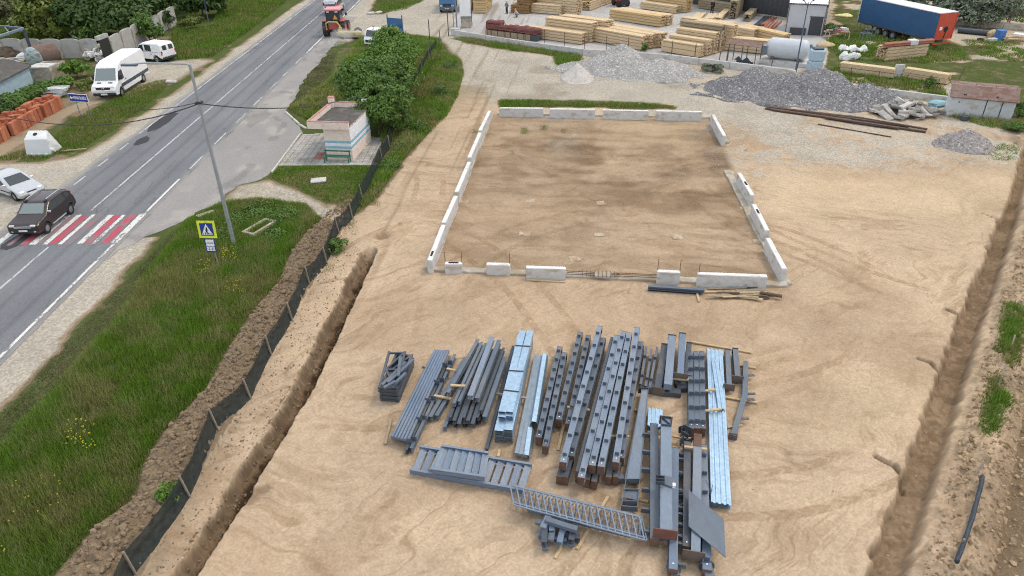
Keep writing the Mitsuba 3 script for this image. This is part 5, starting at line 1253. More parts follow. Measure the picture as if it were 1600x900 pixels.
# kiosk with leaning panel
k = thing('cabinet', 'grey cabinet with a tall white panel leaning back over it by the yard entrance', 'cabinet')
a = P(728.5, 44); part(k, 'box', box(1.35, .9, 1.3, a[0], a[1] + .4, 0, .02), 'concrete_stained'); part(k, 'box_lid', box(1.45, 1.0, .06, a[0], a[1] + .4, 1.3), 'steel_dark')
part(k, 'panel', box(1.5, .08, 3.2, a[0] - .1, a[1] + .9, 1.37, .01, rx=-.5), 'white_sheet'); part(k, 'panel_frame', box(.1, .1, 2.6, a[0] + .75, a[1] + 1.1, 0), 'steel_dark')
for i, (px, py, h, r_, m_, lab) in enumerate([(674, 95, 4.6, .05, 'steel_dark', 'thin black pole at the corner of the wire fence beside the trees'), (701, 57, 3.8, .06, 'steel_dark', 'black pole in front of the blue truck'), (714, 45, 6.5, .09, 'steel_light', 'pale grey pole right of the blue truck'), (688, 72, 1.9, .06, 'post_mat', 'short dark post at the end of the site fence'), (709, 44, 3.0, .05, 'steel_light', 'short pale pole left of the white leaning panel'), (630, 122, 2.6, .05, 'steel_dark', 'black post standing in the tree clump')]):
    b = P(px, py); single('pole', tube([b, b + [0, 0, h]], r_, 7), m_, lab, 'pole')
# tall two-armed yard lamp
k = thing('yard_lamp', 'tall thin grey lamp pole with two short arms by the silver tank', 'street lamp')
b = P(1242, 116); part(k, 'pole', tube([b, b + [0, 0, 7.1]], [.09, .05], 8), 'steel_grey')
for s in (-1, 1): part(k, 'arm', tube([b + [0, 0, 6.7], b + [s * .45, 0, 7.3]], .04, 5), 'steel_grey'); part(k, 'lamp_head', box(.4, .16, .08, b[0] + s * .6, b[1], 7.28, .02, ry=-.5 * s), 'steel_dark')
# white office container and dark hall
mat('clad_white_shaded', varied((0.46, 0.475, 0.50), .06, .8), .5); mat('clad_white', varied((0.72, 0.73, 0.74), .05, .8), .45); mat('clad_dark', varied((0.045, 0.048, 0.055), .15, .5), .5); mat('glass_dark', (0.02, 0.025, 0.03), 0.08, 0, .8)
a, b = P(1226, 53), P(1284, 56); M = frame_of(a, b); L = float(np.linalg.norm(b - a)); H = HG((1226, 53), (1235, 6))
k = thing('site_office', 'white flat-roofed office block with dark corner strips and an open dark doorway', 'building')
part(k, 'wall', box(L, 6.0, H, L / 2, 3.0, 0).apply_transform(M), 'clad_white_shaded'); part(k, 'side_wing', box(2.2, 10.0, H * .86, L - .8, 10.5, 0).apply_transform(M), 'clad_dark')  # white front wall with its shade painted into the cladding colour
part(k, 'roof', _cat([box(L + .1, 6.2, .12, L / 2, 3.0, H + .004), box(2.3, 10.1, .12, L - .8, 10.5, H * .86 + .004)]).apply_transform(M), 'clad_white')
part(k, 'roof_edge', box(L + .12, .05, .14, L / 2, -.13, H - .02).apply_transform(M), 'steel_dark')
part(k, 'corner_strip', box(.09, .06, H, .03, -.035, 0).apply_transform(M), 'steel_dark'); part(k, 'corner_strip', box(.09, .06, H, L - .03, -.035, 0).apply_transform(M), 'steel_dark')
part(k, 'doorway', box(1.5, .06, H * .6, L - .95, -.035, .02).apply_transform(M), 'clad_dark'); part(k, 'door_frame', box(1.7, .05, .1, L - .95, -.05, H * .6).apply_transform(M), 'steel_dark')
part(k, 'low_band', box(1.9, .3, .85, 1.5, -.2, 0).apply_transform(M), 'clad_dark'); part(k, 'downpipe', tube([[L + .1, -.06, 0], [L + .1, -.06, H * .8], [L + .06, .6, H * .9]], .05, 6).apply_transform(M), 'steel_dark')
part(k, 'wing_window', box(.06, 1.6, 1.2, L + .02, 2.4, 1.0).apply_transform(M), 'glass_dark')
a, b = P(1070, 8), P(1229, 31); M = frame_of(a, b); L = float(np.linalg.norm(b - a))
k = thing('hall', 'charcoal sheet-clad hall along the top edge behind the timber packs', 'building')
part(k, 'wall', box(L, 12, 5.0, L / 2, 6.0, 0).apply_transform(M), 'clad_dark'); part(k, 'roof', box(L + .3, 12.4, .2, L / 2, 6.0, 5.0).apply_transform(M), 'steel_dark')
for i in range(24): part(k, 'cladding_rib', box(.05, .03, 4.9, L * (i + .5) / 24, -.016, .05).apply_transform(M), 'clad_dark')
part(k, 'plinth', box(L, .1, .3, L / 2, -.06, 0).apply_transform(M), 'concrete_stained')
# rust-roofed shelter
k = thing('small_shelter', 'small open shelter with a rusty corrugated roof left of the silver tank', 'shelter')
b = P(1136, 98); M = frame_of(P(1136, 98), P(1178, 104)); Lx = float(np.linalg.norm(P(1178, 104) - P(1136, 98)))
for x in (0, Lx * .5, Lx): 
    for y in (0, 1.6): part(k, 'post', bar(np.array([x, y, 0]), np.array([x, y, 2.1 + .15 * y]), .07, .07).apply_transform(M), 'steel_dark')
m = corr(1.9, Lx + .5, 12, .05, .01); m.apply_transform(tr(Lx / 2, -.2, 2.15, rz=math.pi / 2)); part(k, 'roof', m.apply_transform(M @ tr(rx=.1)), 'rusty_roof')
part(k, 'parapet', _cat([box(Lx * .62, .06, .45, Lx * .65, -.05, 0.0), *[prism([(-.5, 0), (.5, 0), (0, .45)], .05).apply_transform(tr(Lx * (.4 + .3 * i), 0, .45, rx=math.pi / 2)) for i in range(2)]]).apply_transform(M), 'steel_dark')
part(k, 'step', box(Lx * .9, .5, .35, Lx * .5, -.7, 0, .02).apply_transform(M), 'concrete_mat')
# silver gas tank on its slab
k = thing('gas_tank', 'large silver-grey horizontal gas tank on a concrete base', 'tank')
a, b = P(1191, 99), P(1258, 106); M = frame_of(a, b); L = float(np.linalg.norm(b - a)); r_ = 1.05
prof = [(0, 0)] + [(r_ * math.sin(t), .55 * (1 - math.cos(t))) for t in np.linspace(.15, math.pi / 2, 6)]
prof = prof + [(q[0], L - q[1]) for q in prof[::-1]]
m = trimesh.creation.revolve(np.array(prof), sections=28); m.apply_transform(tr(ry=math.pi / 2)); m.apply_translation([0, .9, r_ + .55])
part(k, 'vessel', m.apply_transform(M), mat('tank_paint', varied((0.50, 0.53, 0.56), .08, .8), .4), smooth=40)
part(k, 'base', box(L + .6, 2.4, .45, L / 2, .9, 0, .02).apply_transform(M), 'concrete_mat')
for x in (L * .2, L * .8): part(k, 'saddle', box(.3, 1.5, .6, x, .9, .45).apply_transform(M), 'steel_grey')
part(k, 'valve_box', box(.5, .7, .9, .0, .3, 1.0, .03).apply_transform(M), 'steel_light')
b = P(1274, 114)
k = thing('water_tank', 'pale blue two-tier plastic tank with a dark lid right of the lamp pole', 'tank')
part(k, 'body', box(1.35, 1.2, 1.15, b[0], b[1] + .5, 0, .12), 'pale_blue'); part(k, 'upper_body', box(1.35, 1.2, 1.15, b[0] + .02, b[1] + .5, 1.17, .12), 'pale_blue'); part(k, 'lid', box(1.0, .9, .18, b[0], b[1] + .5, 2.32, .05), 'steel_dark')
# semi-trailer
mat('tarp_blue', varied((0.022, 0.085, 0.20), .14, .5), .45); mat('door_red', varied((0.52, 0.07, 0.035), .1, .8), .45); mat('rubber', (0.02, 0.02, 0.021), .8); mat('rim_mat', (0.35, 0.36, 0.37), .4, .6)
a, b = P(1458, 64, 1.05), P(1485, 63, 1.05); w = float(np.linalg.norm(b - a)); x = (P(1344, 35, 1.05) - a); x[2] = 0; x /= np.linalg.norm(x); yv = np.cross([0, 0, 1], x)
Lt = float(np.linalg.norm(P(1340, 34, 1.05) - a)); Ht = HG((1458, 64), (1470, 26)) * 1.0
M = np.eye(4); M[:3, 0], M[:3, 1], M[:3, 3] = x, yv, a; M[2, 3] = 0
k = thing('semi_trailer', 'blue curtain-sided trailer with red rear doors and a white roof', 'trailer')
wT = 2.55; Ht = 4.0; y0 = -wT / 2 if False else (-wT if np.dot(b - a, yv) < 0 else 0)
part(k, 'curtain', box(Lt, wT, Ht - 1.1, Lt / 2, y0 + wT / 2, 1.1).apply_transform(M), 'tarp_blue')
part(k, 'roof', box(Lt + .05, wT + .08, .08, Lt / 2, y0 + wT / 2, Ht + .003).apply_transform(M), 'white_sheet')
part(k, 'rear_doors', box(.06, wT, Ht - 1.15, -.035, y0 + wT / 2, 1.12).apply_transform(M), 'door_red')
part(k, 'front_wall', box(.1, wT + .06, Ht - 1.0, Lt + .06, y0 + wT / 2, 1.05).apply_transform(M), 'concrete_mat')
for yy in (.06, wT - .06): part(k, 'corner_post', box(.09, .1, Ht - 1.1, -.06, y0 + yy, 1.1).apply_transform(M), 'door_red')
part(k, 'bumper_bar', box(.1, wT, .14, -.05, y0 + wT / 2, .62).apply_transform(M), 'door_red')
part(k, 'tow_mark', _cat([box(.02, .14, 1.0, -.08, y0 + wT * .5, 1.25, rx=.18), mv(trimesh.creation.cylinder(.3, .03, sections=18), -.08, y0 + wT * .48, 2.25, ry=math.pi / 2)]).apply_transform(M), 'rubber')
part(k, 'plate', box(.02, .4, .36, -.078, y0 + wT * .78, 2.2).apply_transform(M), 'white_tag')
part(k, 'chassis', box(Lt - .5, .9, .35, Lt / 2, y0 + wT / 2, .75).apply_transform(M), 'steel_dark'); part(k, 'side_rail', box(Lt, .04, .18, Lt / 2, y0 + (wT + .021 if y0 < 0 else -.021), 1.02).apply_transform(M), 'steel_dark')
tyre = mikit.ply(trimesh.creation.cylinder(.5, .32, sections=20), 'rubber'); rim = mikit.ply(trimesh.creation.cylinder(.27, .34, sections=16), 'rim_mat')
for xx in (Lt * .5, Lt * .6, Lt * .7):
    for yy in (.18, wT - .18):
        wk = part(k, 'wheel', tyre, None, M=M @ tr(xx, y0 + yy, .5, rx=math.pi / 2)); part(wk, 'rim', rim, None, M=M @ tr(xx, y0 + yy, .5, rx=math.pi / 2))
part(k, 'support_leg', _cat([box(.14, .14, 1.0, Lt * .82, y0 + q, .05) for q in (.5, wT - .5)]).apply_transform(M), 'steel_dark')
# grey metal shed with a rusty sloping roof
mat('shed_paint', varied((0.47, 0.50, 0.52), .12, 1.2, (0.36, 0.33, 0.24), (.55, .75)), .5)
a, b = P(1478, 181), P(1578, 191); M = frame_of(a, b); L = float(np.linalg.norm(b - a)); h1 = HG((1478, 181), (1486, 149))
k = thing('metal_shed', 'pale grey sheet-metal shed with a rusty brown sloping roof at the right', 'shed')
part(k, 'wall', box(L, 2.3, h1, L / 2, 1.15, 0).apply_transform(M), 'shed_paint')
m = box(L + .3, 1.5, .07, L / 2, 0, 0); m.apply_transform(tr(0, .45, h1 + .28, rx=.55)); part(k, 'roof', m.apply_transform(M), 'rusty_roof'); part(k, 'roof_back', box(L + .3, 1.5, .06, L / 2, 1.75, h1 + .62).apply_transform(M), 'rusty_roof')
part(k, 'gable', box(L - .02, .9, .62, L / 2, 1.7, h1).apply_transform(M), 'shed_paint')
for t in (.56, .8): part(k, 'door_gap', box(.06, .03, h1 - .05, L * t, -.016, .02).apply_transform(M), 'rubber')
for t in (.2, .7): part(k, 'roof_hole', box(.22, .16, .02, L * t, .1, h1 + .14, rx=.55).apply_transform(M), 'rubber')
part(k, 'hole', box(.12, .02, .1, L * .14, -.012, h1 * .7).apply_transform(M), 'rubber')
for t in (.02, .35, .66, .98): part(k, 'roof_rod', box(.03, .03, .25, L * t, 1.1, h1 + .65).apply_transform(M), 'rust_steel')
part(k, 'ridge_edge', box(L + .32, .05, .05, L / 2, 1.08, h1 + .69).apply_transform(M), 'concrete_stained')
m = trimesh.creation.icosphere(3, .5); m.vertices += (meshkit.fbm(m.vertices * 4, 3, 3)[:, None] - .5) * .5
single('tarpaulin', m.apply_transform(np.diag([1.6, 1.1, .55, 1])).apply_transform(tr(*P(1464, 165)[:2], .2)), mat('tarp_teal', varied((0.2, 0.38, 0.44), .2, 2), .5), 'crumpled pale turquoise tarpaulin beside the grey metal shed', 'tarpaulin', smooth=True)
m = trimesh.creation.cylinder(.32, .4, sections=14); single('bucket', mv(m, *P(1506, 188)[:2], .2), 'steel_dark', 'dark bucket on the grass in front of the grey metal shed', 'bucket')
# ---------------------------------------------------------------- gravel heaps, rubble, rusty rails
def stone_fn(a, b, c_):
    def fn(p, n, uv):
        r_ = voronoi(p.x * 11 + p.z * 5, p.y * 11 + p.z * 9)[2]; f = fbm(p.x * .5, p.y * .5, p.z)
        c = mix(a, b, r_); c = mix(c, c_, smoothstep(0.86, 0.95, cell_rand(p.x * 9, p.y * 9, p.z * 9)))
        return c * (0.8 + 0.4 * f)
    return proc(fn)


dmat('gravel_grey', stone_fn((0.27, 0.265, 0.255), (0.42, 0.41, 0.39), (0.6, 0.59, 0.57))); dmat('gravel_dark', stone_fn((0.12, 0.12, 0.125), (0.27, 0.265, 0.27), (0.42, 0.41, 0.41))); dmat('gravel_white', varied((0.56, 0.525, 0.49), .1, 1)); dmat('gravel_mix', stone_fn((0.22, 0.2, 0.19), (0.38, 0.36, 0.35), (0.5, 0.45, 0.42)))


def heap(label, px, py, rx, ry, peaks, mt, seed, rz=0.0, rough_=.22, step=.14, name='gravel_heap', cat='gravel heap'):
    c = P(px, py); n, m_ = int(2.5 * rx / step), int(2.5 * ry / step)
    u, v = np.meshgrid(np.linspace(-1.25, 1.25, n) * rx, np.linspace(-1.25, 1.25, m_) * ry); q = np.stack([u + 50 * seed, v, 0 * u], -1)
    w_ = (meshkit.fbm(q * .5, 3, seed) - .5)
    h = np.zeros_like(u)
    for (qx, qy, r_, hh) in peaks: h = np.maximum(h, hh - np.hypot(u - qx * rx, v - qy * ry) * hh / r_ + w_ * .5 * min(1, hh))
    edge = 1 - np.hypot(u / rx, v / ry) + w_ * .3
    h = np.where(edge > 0, h, -.3); h = np.minimum(h, np.clip(edge * 3.5, -.3, 9) * 1.0)
    h += (meshkit.fbm(q * .9, 3, seed + 3) - .5) * rough_ * 2.2 + (meshkit.noise(q * 7, seed) - .5) * rough_ * .3
    h = np.where(edge > -0.02, h, -.3)
    V = np.stack([u, v, h], -1).reshape(-1, 3); i = (np.arange(m_ - 1)[:, None] * n + np.arange(n - 1)[None]).ravel()
    F = np.vstack([np.stack([i, i + 1, i + 1 + n], 1), np.stack([i, i + 1 + n, i + n], 1)])
    m = trimesh.Trimesh(V, F, process=False).apply_transform(tr(c[0], c[1], 0, rz=rz))
    k = thing(name, label, cat); part(k, 'slope', m, mt, smooth=True)
    r = np.random.default_rng(seed); base = trimesh.creation.icosphere(0, 1.0); ok = np.argwhere(h > .05); S = []
    for _ in range(int(min(1500, len(ok) * .2))):
        a_, b_ = ok[r.integers(len(ok))]; s = r.uniform(.03, .075); t = base.copy(); t.vertices *= s * r.uniform(.5, 1.2, 3); t.apply_transform(tr(u[a_, b_], v[a_, b_], h[a_, b_] + .01, rz=r.uniform(0, 6))); S.append(t)
    if S: part(k, 'stones', _cat(S).apply_transform(tr(c[0], c[1], 0, rz=rz)), mt, kind='stuff')
    return k


heap('pale grey gravel heap in front of the wide timber stack', 985, 112, 8.6, 4.4, [(-.15, .25, 4.6, 2.7), (.35, .1, 4.4, 1.5), (-.6, .0, 3, 1.0)], 'gravel_grey', 3, rz=-.25)
heap('small smooth whitish sand cone at the left foot of the pale gravel heap', 902, 124, 1.75, 1.9, [(0, .1, 1.9, 1.5)], 'gravel_white', 4, rough_=.04, step=.08)
heap('big dark grey gravel heap with two peaks beside the lamp pole', 1243, 150, 10.6, 4.3, [(-.42, .3, 4.4, 2.8), (.2, .15, 4.6, 2.9), (.6, -.05, 3.6, 1.8), (-.1, .1, 5, 1.9)], 'gravel_dark', 5, rz=-.36, step=.13)
heap('small mixed gravel heap in front of the grey metal shed', 1507, 227, 2.4, 2.0, [(0, .05, 2.1, 1.5)], 'gravel_mix', 6, rough_=.2, step=.08)
single('gravel_heap', heap and mv(trimesh.creation.icosphere(2, .5).apply_transform(np.diag([2.2, 1.6, .7, 1])), *P(1290, 72)[:2], .1), 'wood_pale', 'yellowish heap of sawdust and offcuts left of the white bags', 'heap', smooth=False)
k = thing('rubble_heap', 'heap of broken pale concrete slabs beside the dark gravel heap', 'rubble')
c = P(1413, 178); dmat('slab_dark', varied((0.25, 0.235, 0.22), .2, 1.5)); dmat('slab_pale', varied((0.55, 0.53, 0.5), .12, 1.5)); dmat('rubble_gap_shade', (0.09, 0.085, 0.08)); dmat('slab_grey', varied((0.42, 0.40, 0.37), .18, 1.5, (0.28, 0.26, 0.24), (.5, .7)))
_pl = []
for i in range(240):
    if len(_pl) > 75: break
    r_ = math.sqrt(R.random()); t_ = R.uniform(0, 6.283); x, y = 2.9 * r_ * math.cos(t_), 1.7 * r_ * math.sin(t_); z = .95 * (1 - r_) + .12
    s = np.array([R.uniform(.8, 1.5), R.uniform(.3, .5), R.uniform(.16, .26)])
    if any((x - p_[0]) ** 2 + (y - p_[1]) ** 2 < .2 for p_ in _pl): continue
    _pl.append((x, y))
    m = box(*s, 0, 0, -s[2] / 2, .03); m.vertices += R.normal(0, .03, m.vertices.shape)
    part(k, 'chunk', m.apply_transform(tr(c[0] + x, c[1] + y, z + .08, rz=R.uniform(-1.6, 1.6), ry=R.normal(0, .22), rx=R.normal(0, .22))), ['slab_grey', 'slab_grey', 'slab_dark', 'slab_pale'][i % 4])
k = thing('rubble_heap', 'dark mound under the concrete slabs, the shade of their gaps painted into its colour', 'rubble')
part(k, 'mound', trimesh.convex.convex_hull(np.vstack([np.stack([c[0] + 2.7 * np.cos(np.arange(12) * .5236), c[1] + 1.6 * np.sin(np.arange(12) * .5236), 0 * np.arange(12) - .05], -1), [[c[0], c[1], .6], [c[0] + .7, c[1], .5]]])), 'rubble_gap_shade')  # near-black colour paints the shade between the slabs
for i, (a_, b_, w_) in enumerate([((1196, 169), (1447, 206), .22), ((1198, 167), (1350, 185), .3), ((1240, 173), (1420, 197), .26), ((1290, 183), (1405, 200), .3), ((1205, 171), (1330, 188), .3), ((1325, 181), (1449, 202), .2)]):
    single('rusty_rail', bar(P(*a_, .12 + .06 * (i % 2)), P(*b_, .12 + .06 * (i % 2)), w_, .14, .01), 'old_rust', f'{ORD[i]} of the long dark rusty rails along the foot of the dark gravel heap', 'steel rail')
mat('old_rust', varied((0.1, 0.066, 0.05), .3, 1.5), .85)
a, b = P(1278, 194, .05), P(1393, 214, .05); single('rusty_rail', bar(a, b, .09, .07), 'old_rust', 'single thin rusty rod lying alone on the gravel in front of the rails', 'steel rail')
# ---------------------------------------------------------------- odds and ends on the right
k = thing('work_table', 'cluttered white-legged table with reddish things beside the white office', 'table')
a = P(1311, 62); part(k, 'table_top', box(2.6, 1.4, .06, a[0], a[1] + .8, .85, rz=-.35), 'brick_red')
for sx in (-1.1, 1.1):
    for sy in (.2, 1.3): part(k, 'leg', box(.07, .07, .85, a[0] + sx, a[1] + sy - sx * .3, 0), 'white_sheet')
for i in range(7): single('scrap', box(R.uniform(.3, .8), R.uniform(.2, .5), R.uniform(.12, .35), a[0] + R.uniform(-1, 1), a[1] + .8 + R.uniform(-.4, .4), .92, .02, rz=R.uniform(0, 3)), ['dark_red', 'white_sheet', 'steel_dark', 'brick_red'][i % 4], 'bit of reddish or grey scrap on the cluttered white-legged table', 'scrap', 'scrap on the cluttered table')
m = trimesh.creation.icosphere(2, .5).apply_transform(np.diag([2.6, 1.6, .3, 1])); m.vertices += (meshkit.fbm(m.vertices * 2, 3, 3)[:, None] - .5) * .3
single('sheet', m.apply_transform(tr(*P(1314, 40)[:2], 1.3)), mat('yellow_sheet', varied((0.55, 0.5, 0.2), .2, 2), .6), 'crumpled yellow sheet behind the cluttered table', 'sheet', smooth=True)
for (px, py, s, lab) in [(1324, 80, .55, 'white bag pile with dark ties between the timber pack and the table'), (1342, 82, .5, 'small pair of pale bags right of the white bag pile'), (1328, 93, .7, 'flat white bag lying in front of the white bag pile')]:
    m = _cat([mv(trimesh.creation.icosphere(3, s * R.uniform(.6, .9)).apply_transform(np.diag([1.2, 1, .75, 1])), dx, dy, s * .4) for dx, dy in ((0, 0), (.6, .2), (-.4, .3))]); m.vertices += (meshkit.fbm(m.vertices * 2.2 + px, 4, 3)[:, None] - .5) * .8
    single('bag', mv(m, *P(px, py)[:2]), 'white_sheet', lab, 'bag')
for (px, py, lab) in [(1350, 66, 'left empty metal chair frame standing in the grass by the trailer'), (1357, 60, 'right empty metal chair frame standing in the grass by the trailer'), (1347, 44, 'pale metal frame at the front corner of the trailer')]:
    a = P(px, py); k = thing('metal_trestle', lab, 'trestle')
    for sx in (-.5, .5):
        for sy in (-.4, .4): part(k, 'leg', box(.05, .05, 1.1, a[0] + sx, a[1] + sy, 0), 'steel_light')
    for sy in (-.4, .4): part(k, 'rail', box(1.05, .05, .05, a[0], a[1] + sy, 1.05), 'steel_light')
    for sx in (-.5, .5): part(k, 'rail', box(.05, .75, .05, a[0] + sx, a[1], 1.05), 'steel_light')
k = thing('back_wall', 'low grey concrete wall behind the red trailer end', 'wall')
for a_, b_ in [((1494, 39), (1530, 42)), ((1531, 42), (1566, 45)), ((1567, 45), (1640, 52))]: part(k, 'panel', bar(P(*a_) + [0, 0, .4], P(*b_) + [0, 0, .4], .3, .85, .02), 'concrete_stained')
single('pipe', tube([P(1497, 47, .35), P(1550, 52, .35)], .33, 10), 'steel_dark', 'thick grey pipe lying along the back wall', 'pipe', smooth=40)
for q, lab in (((1572, 42), 'left'), ((1575, 42), 'right')): b = P(*q); single('red_post', bar(b, b + [0, 0, 1.9], .12, .12), 'brick_red', f'{lab} one of the two brown-red posts by the back wall', 'post')
m = trimesh.creation.icosphere(2, .6); m.vertices *= [1.5, 1, .9]; m.vertices += (meshkit.fbm(m.vertices * 3, 3, 3)[:, None] - .5) * .5
single('sack_pile', mv(m, *P(1552, 59)[:2], .4), 'wood_pale', 'pale yellowish sack pile next to the blue crate', 'sacks', smooth=True)
single('crate', box(.9, .8, 1.2, *P(1560, 63)[:2], 0, .03, rz=.2), mat('crate_blue', (0.05, 0.16, 0.42), .5), 'blue plastic crate standing next to the sack pile', 'crate')
single('box', box(1.0, .6, .4, *P(1549, 65)[:2], 0, .03, rz=.1), 'concrete_mat', 'flat grey box in front of the sack pile', 'box'); single('tyre', _cat([mv(trimesh.creation.torus(.3, .11, 16, 8), *P(1532, 63)[:2], .12)]), 'rubber', 'black tyre lying on the grass left of the blue crate', 'tyre')
for i in range(8): single('loose_board', bar(P(1565 + R.uniform(0, 10), 56 + R.uniform(0, 7), .1 + .07 * i), P(1606 + R.uniform(0, 20), 57 + R.uniform(0, 7), .1 + .06 * i), .25, .06), 'timber_mat', 'pale board in the loose heap at the right edge by the back wall', 'board', 'loose boards at the right edge')
single('sheet', bar(P(1585, 52, .9), P(1602, 54, .9), 1.2, .08), 'white_sheet', 'white sheet leaning on the boards at the right edge', 'sheet')
b = P(1257, 87); k = thing('stool', 'small dark-topped stool behind the silver tank', 'stool'); part(k, 'seat', box(.9, .6, .08, *b[:2], 1.0), 'rubber')
for sx in (-.38, .38): part(k, 'leg', box(.06, .06, 1.0, b[0] + sx, b[1], 0), 'wood_pale')
single('basin', mv(trimesh.creation.revolve([[.0, 0], [.5, 0], [.6, .3], [.55, .3], [.46, .06], [0, .06]], sections=16), *P(1261, 76)[:2], .1), mat('basin_blue', (0.04, 0.2, 0.3), .4), 'turquoise basin between the lamp pole and the office', 'basin')
# ---------------------------------------------------------------- people
import manifold3d as m3
def sph(p, r): return m3.Manifold.sphere(r, 14).translate([float(v) for v in p])
def body_mesh(J, bones, edge=.035):
    M_ = None
    for a, b in bones:
        q = m3.Manifold.batch_hull([sph(*J[a]), sph(*J[b])]); M_ = q if M_ is None else M_ + q
    t = M_.refine_to_length(edge).to_mesh(); m = trimesh.Trimesh(t.vert_properties[:, :3], t.tri_verts, process=True)
    trimesh.smoothing.filter_taubin(m, iterations=6); return m


for key, rgb in dict(cloth_grey=(0.16, 0.18, 0.19), cloth_navy=(0.03, 0.035, 0.05), cloth_black=(0.018, 0.018, 0.02), cloth_pink=(0.5, 0.38, 0.38), skin=(0.42, 0.25, 0.17), hair=(0.03, 0.022, 0.018)).items(): mat(key, rgb, .8)


def person(label, x, y, rz, top, legs, crouch=False, s=1.0):
    k = thing('person', label, 'person')
    M = tr(x, y, 0, rz=rz) @ np.diag([s, s, s, 1])
    if not crouch:
        J = dict(pel=((0, 0, .95), .13), belly=((0, 0, 1.1), .135), chest=((0, .0, 1.32), .15), neck=((0, 0, 1.5), .055), sl=((-.18, 0, 1.41), .065), sr=((.18, 0, 1.41), .065), el=((-.25, -.02, 1.13), .046), er=((.26, .05, 1.15), .046), wl=((-.24, .1, .89), .034), wr=((.14, .25, 1.1), .034), hl=((-.09, 0, .92), .1), hr=((.09, 0, .92), .1), kl=((-.11, .05, .5), .065), kr=((.12, -.03, .5), .065), al=((-.12, .02, .09), .045), ar=((.14, -.1, .09), .045), tl=((-.13, .16, .045), .04), tr=((.16, .05, .045), .04), head=((0, .02, 1.64), .105), chin=((0, .06, 1.57), .06), crown=((0, -.01, 1.69), .1))
    else:
        J = dict(pel=((0, -.12, .42), .14), belly=((0, -.02, .55), .14), chest=((0, .14, .76), .15), neck=((0, .22, .93), .055), sl=((-.18, .16, .84), .065), sr=((.18, .16, .84), .065), el=((-.24, .34, .62), .046), er=((.24, .34, .62), .046), wl=((-.14, .5, .45), .034), wr=((.14, .5, .42), .034), hl=((-.1, -.1, .4), .1), hr=((.1, -.1, .4), .1), kl=((-.16, .26, .5), .068), kr=((.16, .22, .44), .068), al=((-.14, .02, .1), .045), ar=((.14, -.04, .1), .045), tl=((-.15, .17, .045), .04), tr=((.15, .12, .045), .04), head=((0, .28, 1.05), .105), chin=((0, .33, .98), .06), crown=((0, .26, 1.1), .1))
    B_ = [('pel', 'belly'), ('belly', 'chest'), ('chest', 'neck'), ('neck', 'head'), ('head', 'chin'), ('head', 'crown'), ('chest', 'sl'), ('chest', 'sr'), ('sl', 'el'), ('sr', 'er'), ('el', 'wl'), ('er', 'wr'), ('pel', 'hl'), ('pel', 'hr'), ('hl', 'kl'), ('hr', 'kr'), ('kl', 'al'), ('kr', 'ar'), ('al', 'tl'), ('ar', 'tr')]
    for sd in 'lr':
        w_, e_ = np.array(J['w' + sd][0]), np.array(J['e' + sd][0]); d = (w_ - e_) / np.linalg.norm(w_ - e_); J['p' + sd] = (w_ + d * .06, .032); B_.append(('w' + sd, 'p' + sd)); sx = np.cross(d, [0, 0, 1.0]); sx = sx / (np.linalg.norm(sx) + 1e-9)
        for f_ in range(4): J[f'f{sd}{f_}'] = (w_ + d * (.15 - .012 * abs(f_ - 1.3)) + sx * (f_ - 1.5) * .02, .009); J[f'g{sd}{f_}'] = (w_ + d * .08 + sx * (f_ - 1.5) * .018, .011); B_.append((f'g{sd}{f_}', f'f{sd}{f_}')); B_.append(('p' + sd, f'g{sd}{f_}'))
        J['t' + sd + 'h'] = (w_ + d * .09 + sx * .06, .011); B_.append(('w' + sd, 't' + sd + 'h'))
    part(k, 'body', body_mesh(J, B_).apply_transform(M), 'skin', smooth=True)
    up = {q: (p, r + .02) for q, (p, r) in J.items()}
    part(k, 'jacket', body_mesh(up, [('belly', 'chest'), ('pel', 'belly'), ('chest', 'sl'), ('chest', 'sr'), ('sl', 'el'), ('sr', 'er'), ('el', 'wl'), ('er', 'wr')]).apply_transform(M), top, smooth=True)
    part(k, 'trousers', body_mesh(up, [('pel', 'hl'), ('pel', 'hr'), ('hl', 'kl'), ('hr', 'kr'), ('kl', 'al'), ('kr', 'ar')]).apply_transform(M), legs, smooth=True)
    part(k, 'shoes', body_mesh(up, [('al', 'tl'), ('ar', 'tr')]).apply_transform(M), 'rubber', smooth=True)
    hd, cr = np.array(J['head'][0]), np.array(J['crown'][0]); part(k, 'hair', body_mesh({'a': (cr + [0, -.025, .015], .1), 'b': (hd + [0, -.04, -.02], .085)}, [('a', 'b')]).apply_transform(M), 'hair' if top != 'cloth_pink' else 'cloth_pink', smooth=True)
    f = hd + np.array([0, .1, 0]); part(k, 'nose', box(.025, .03, .04, *f, .006).apply_transform(M), 'skin')
    part(k, 'eyes', _cat([mv(trimesh.creation.icosphere(1, .012), f[0] + q, f[1] - .008, f[2] + .03) for q in (-.038, .038)]).apply_transform(M), 'hair')


q = P(792, 21.5); person('standing person in grey-green work clothes left of the brown timber packs', q[0], q[1], 2.6, 'cloth_grey', 'cloth_navy')
q = P(808, 27); person('crouching person in a light pinkish top in front of the brown timber packs', q[0], q[1], 1.5, 'cloth_pink', 'cloth_grey', True)
q = P(1112, 21.5); person('person in black clothes standing in front of the dark hall', q[0], q[1], 3.0, 'cloth_black', 'cloth_black', s=1.08)
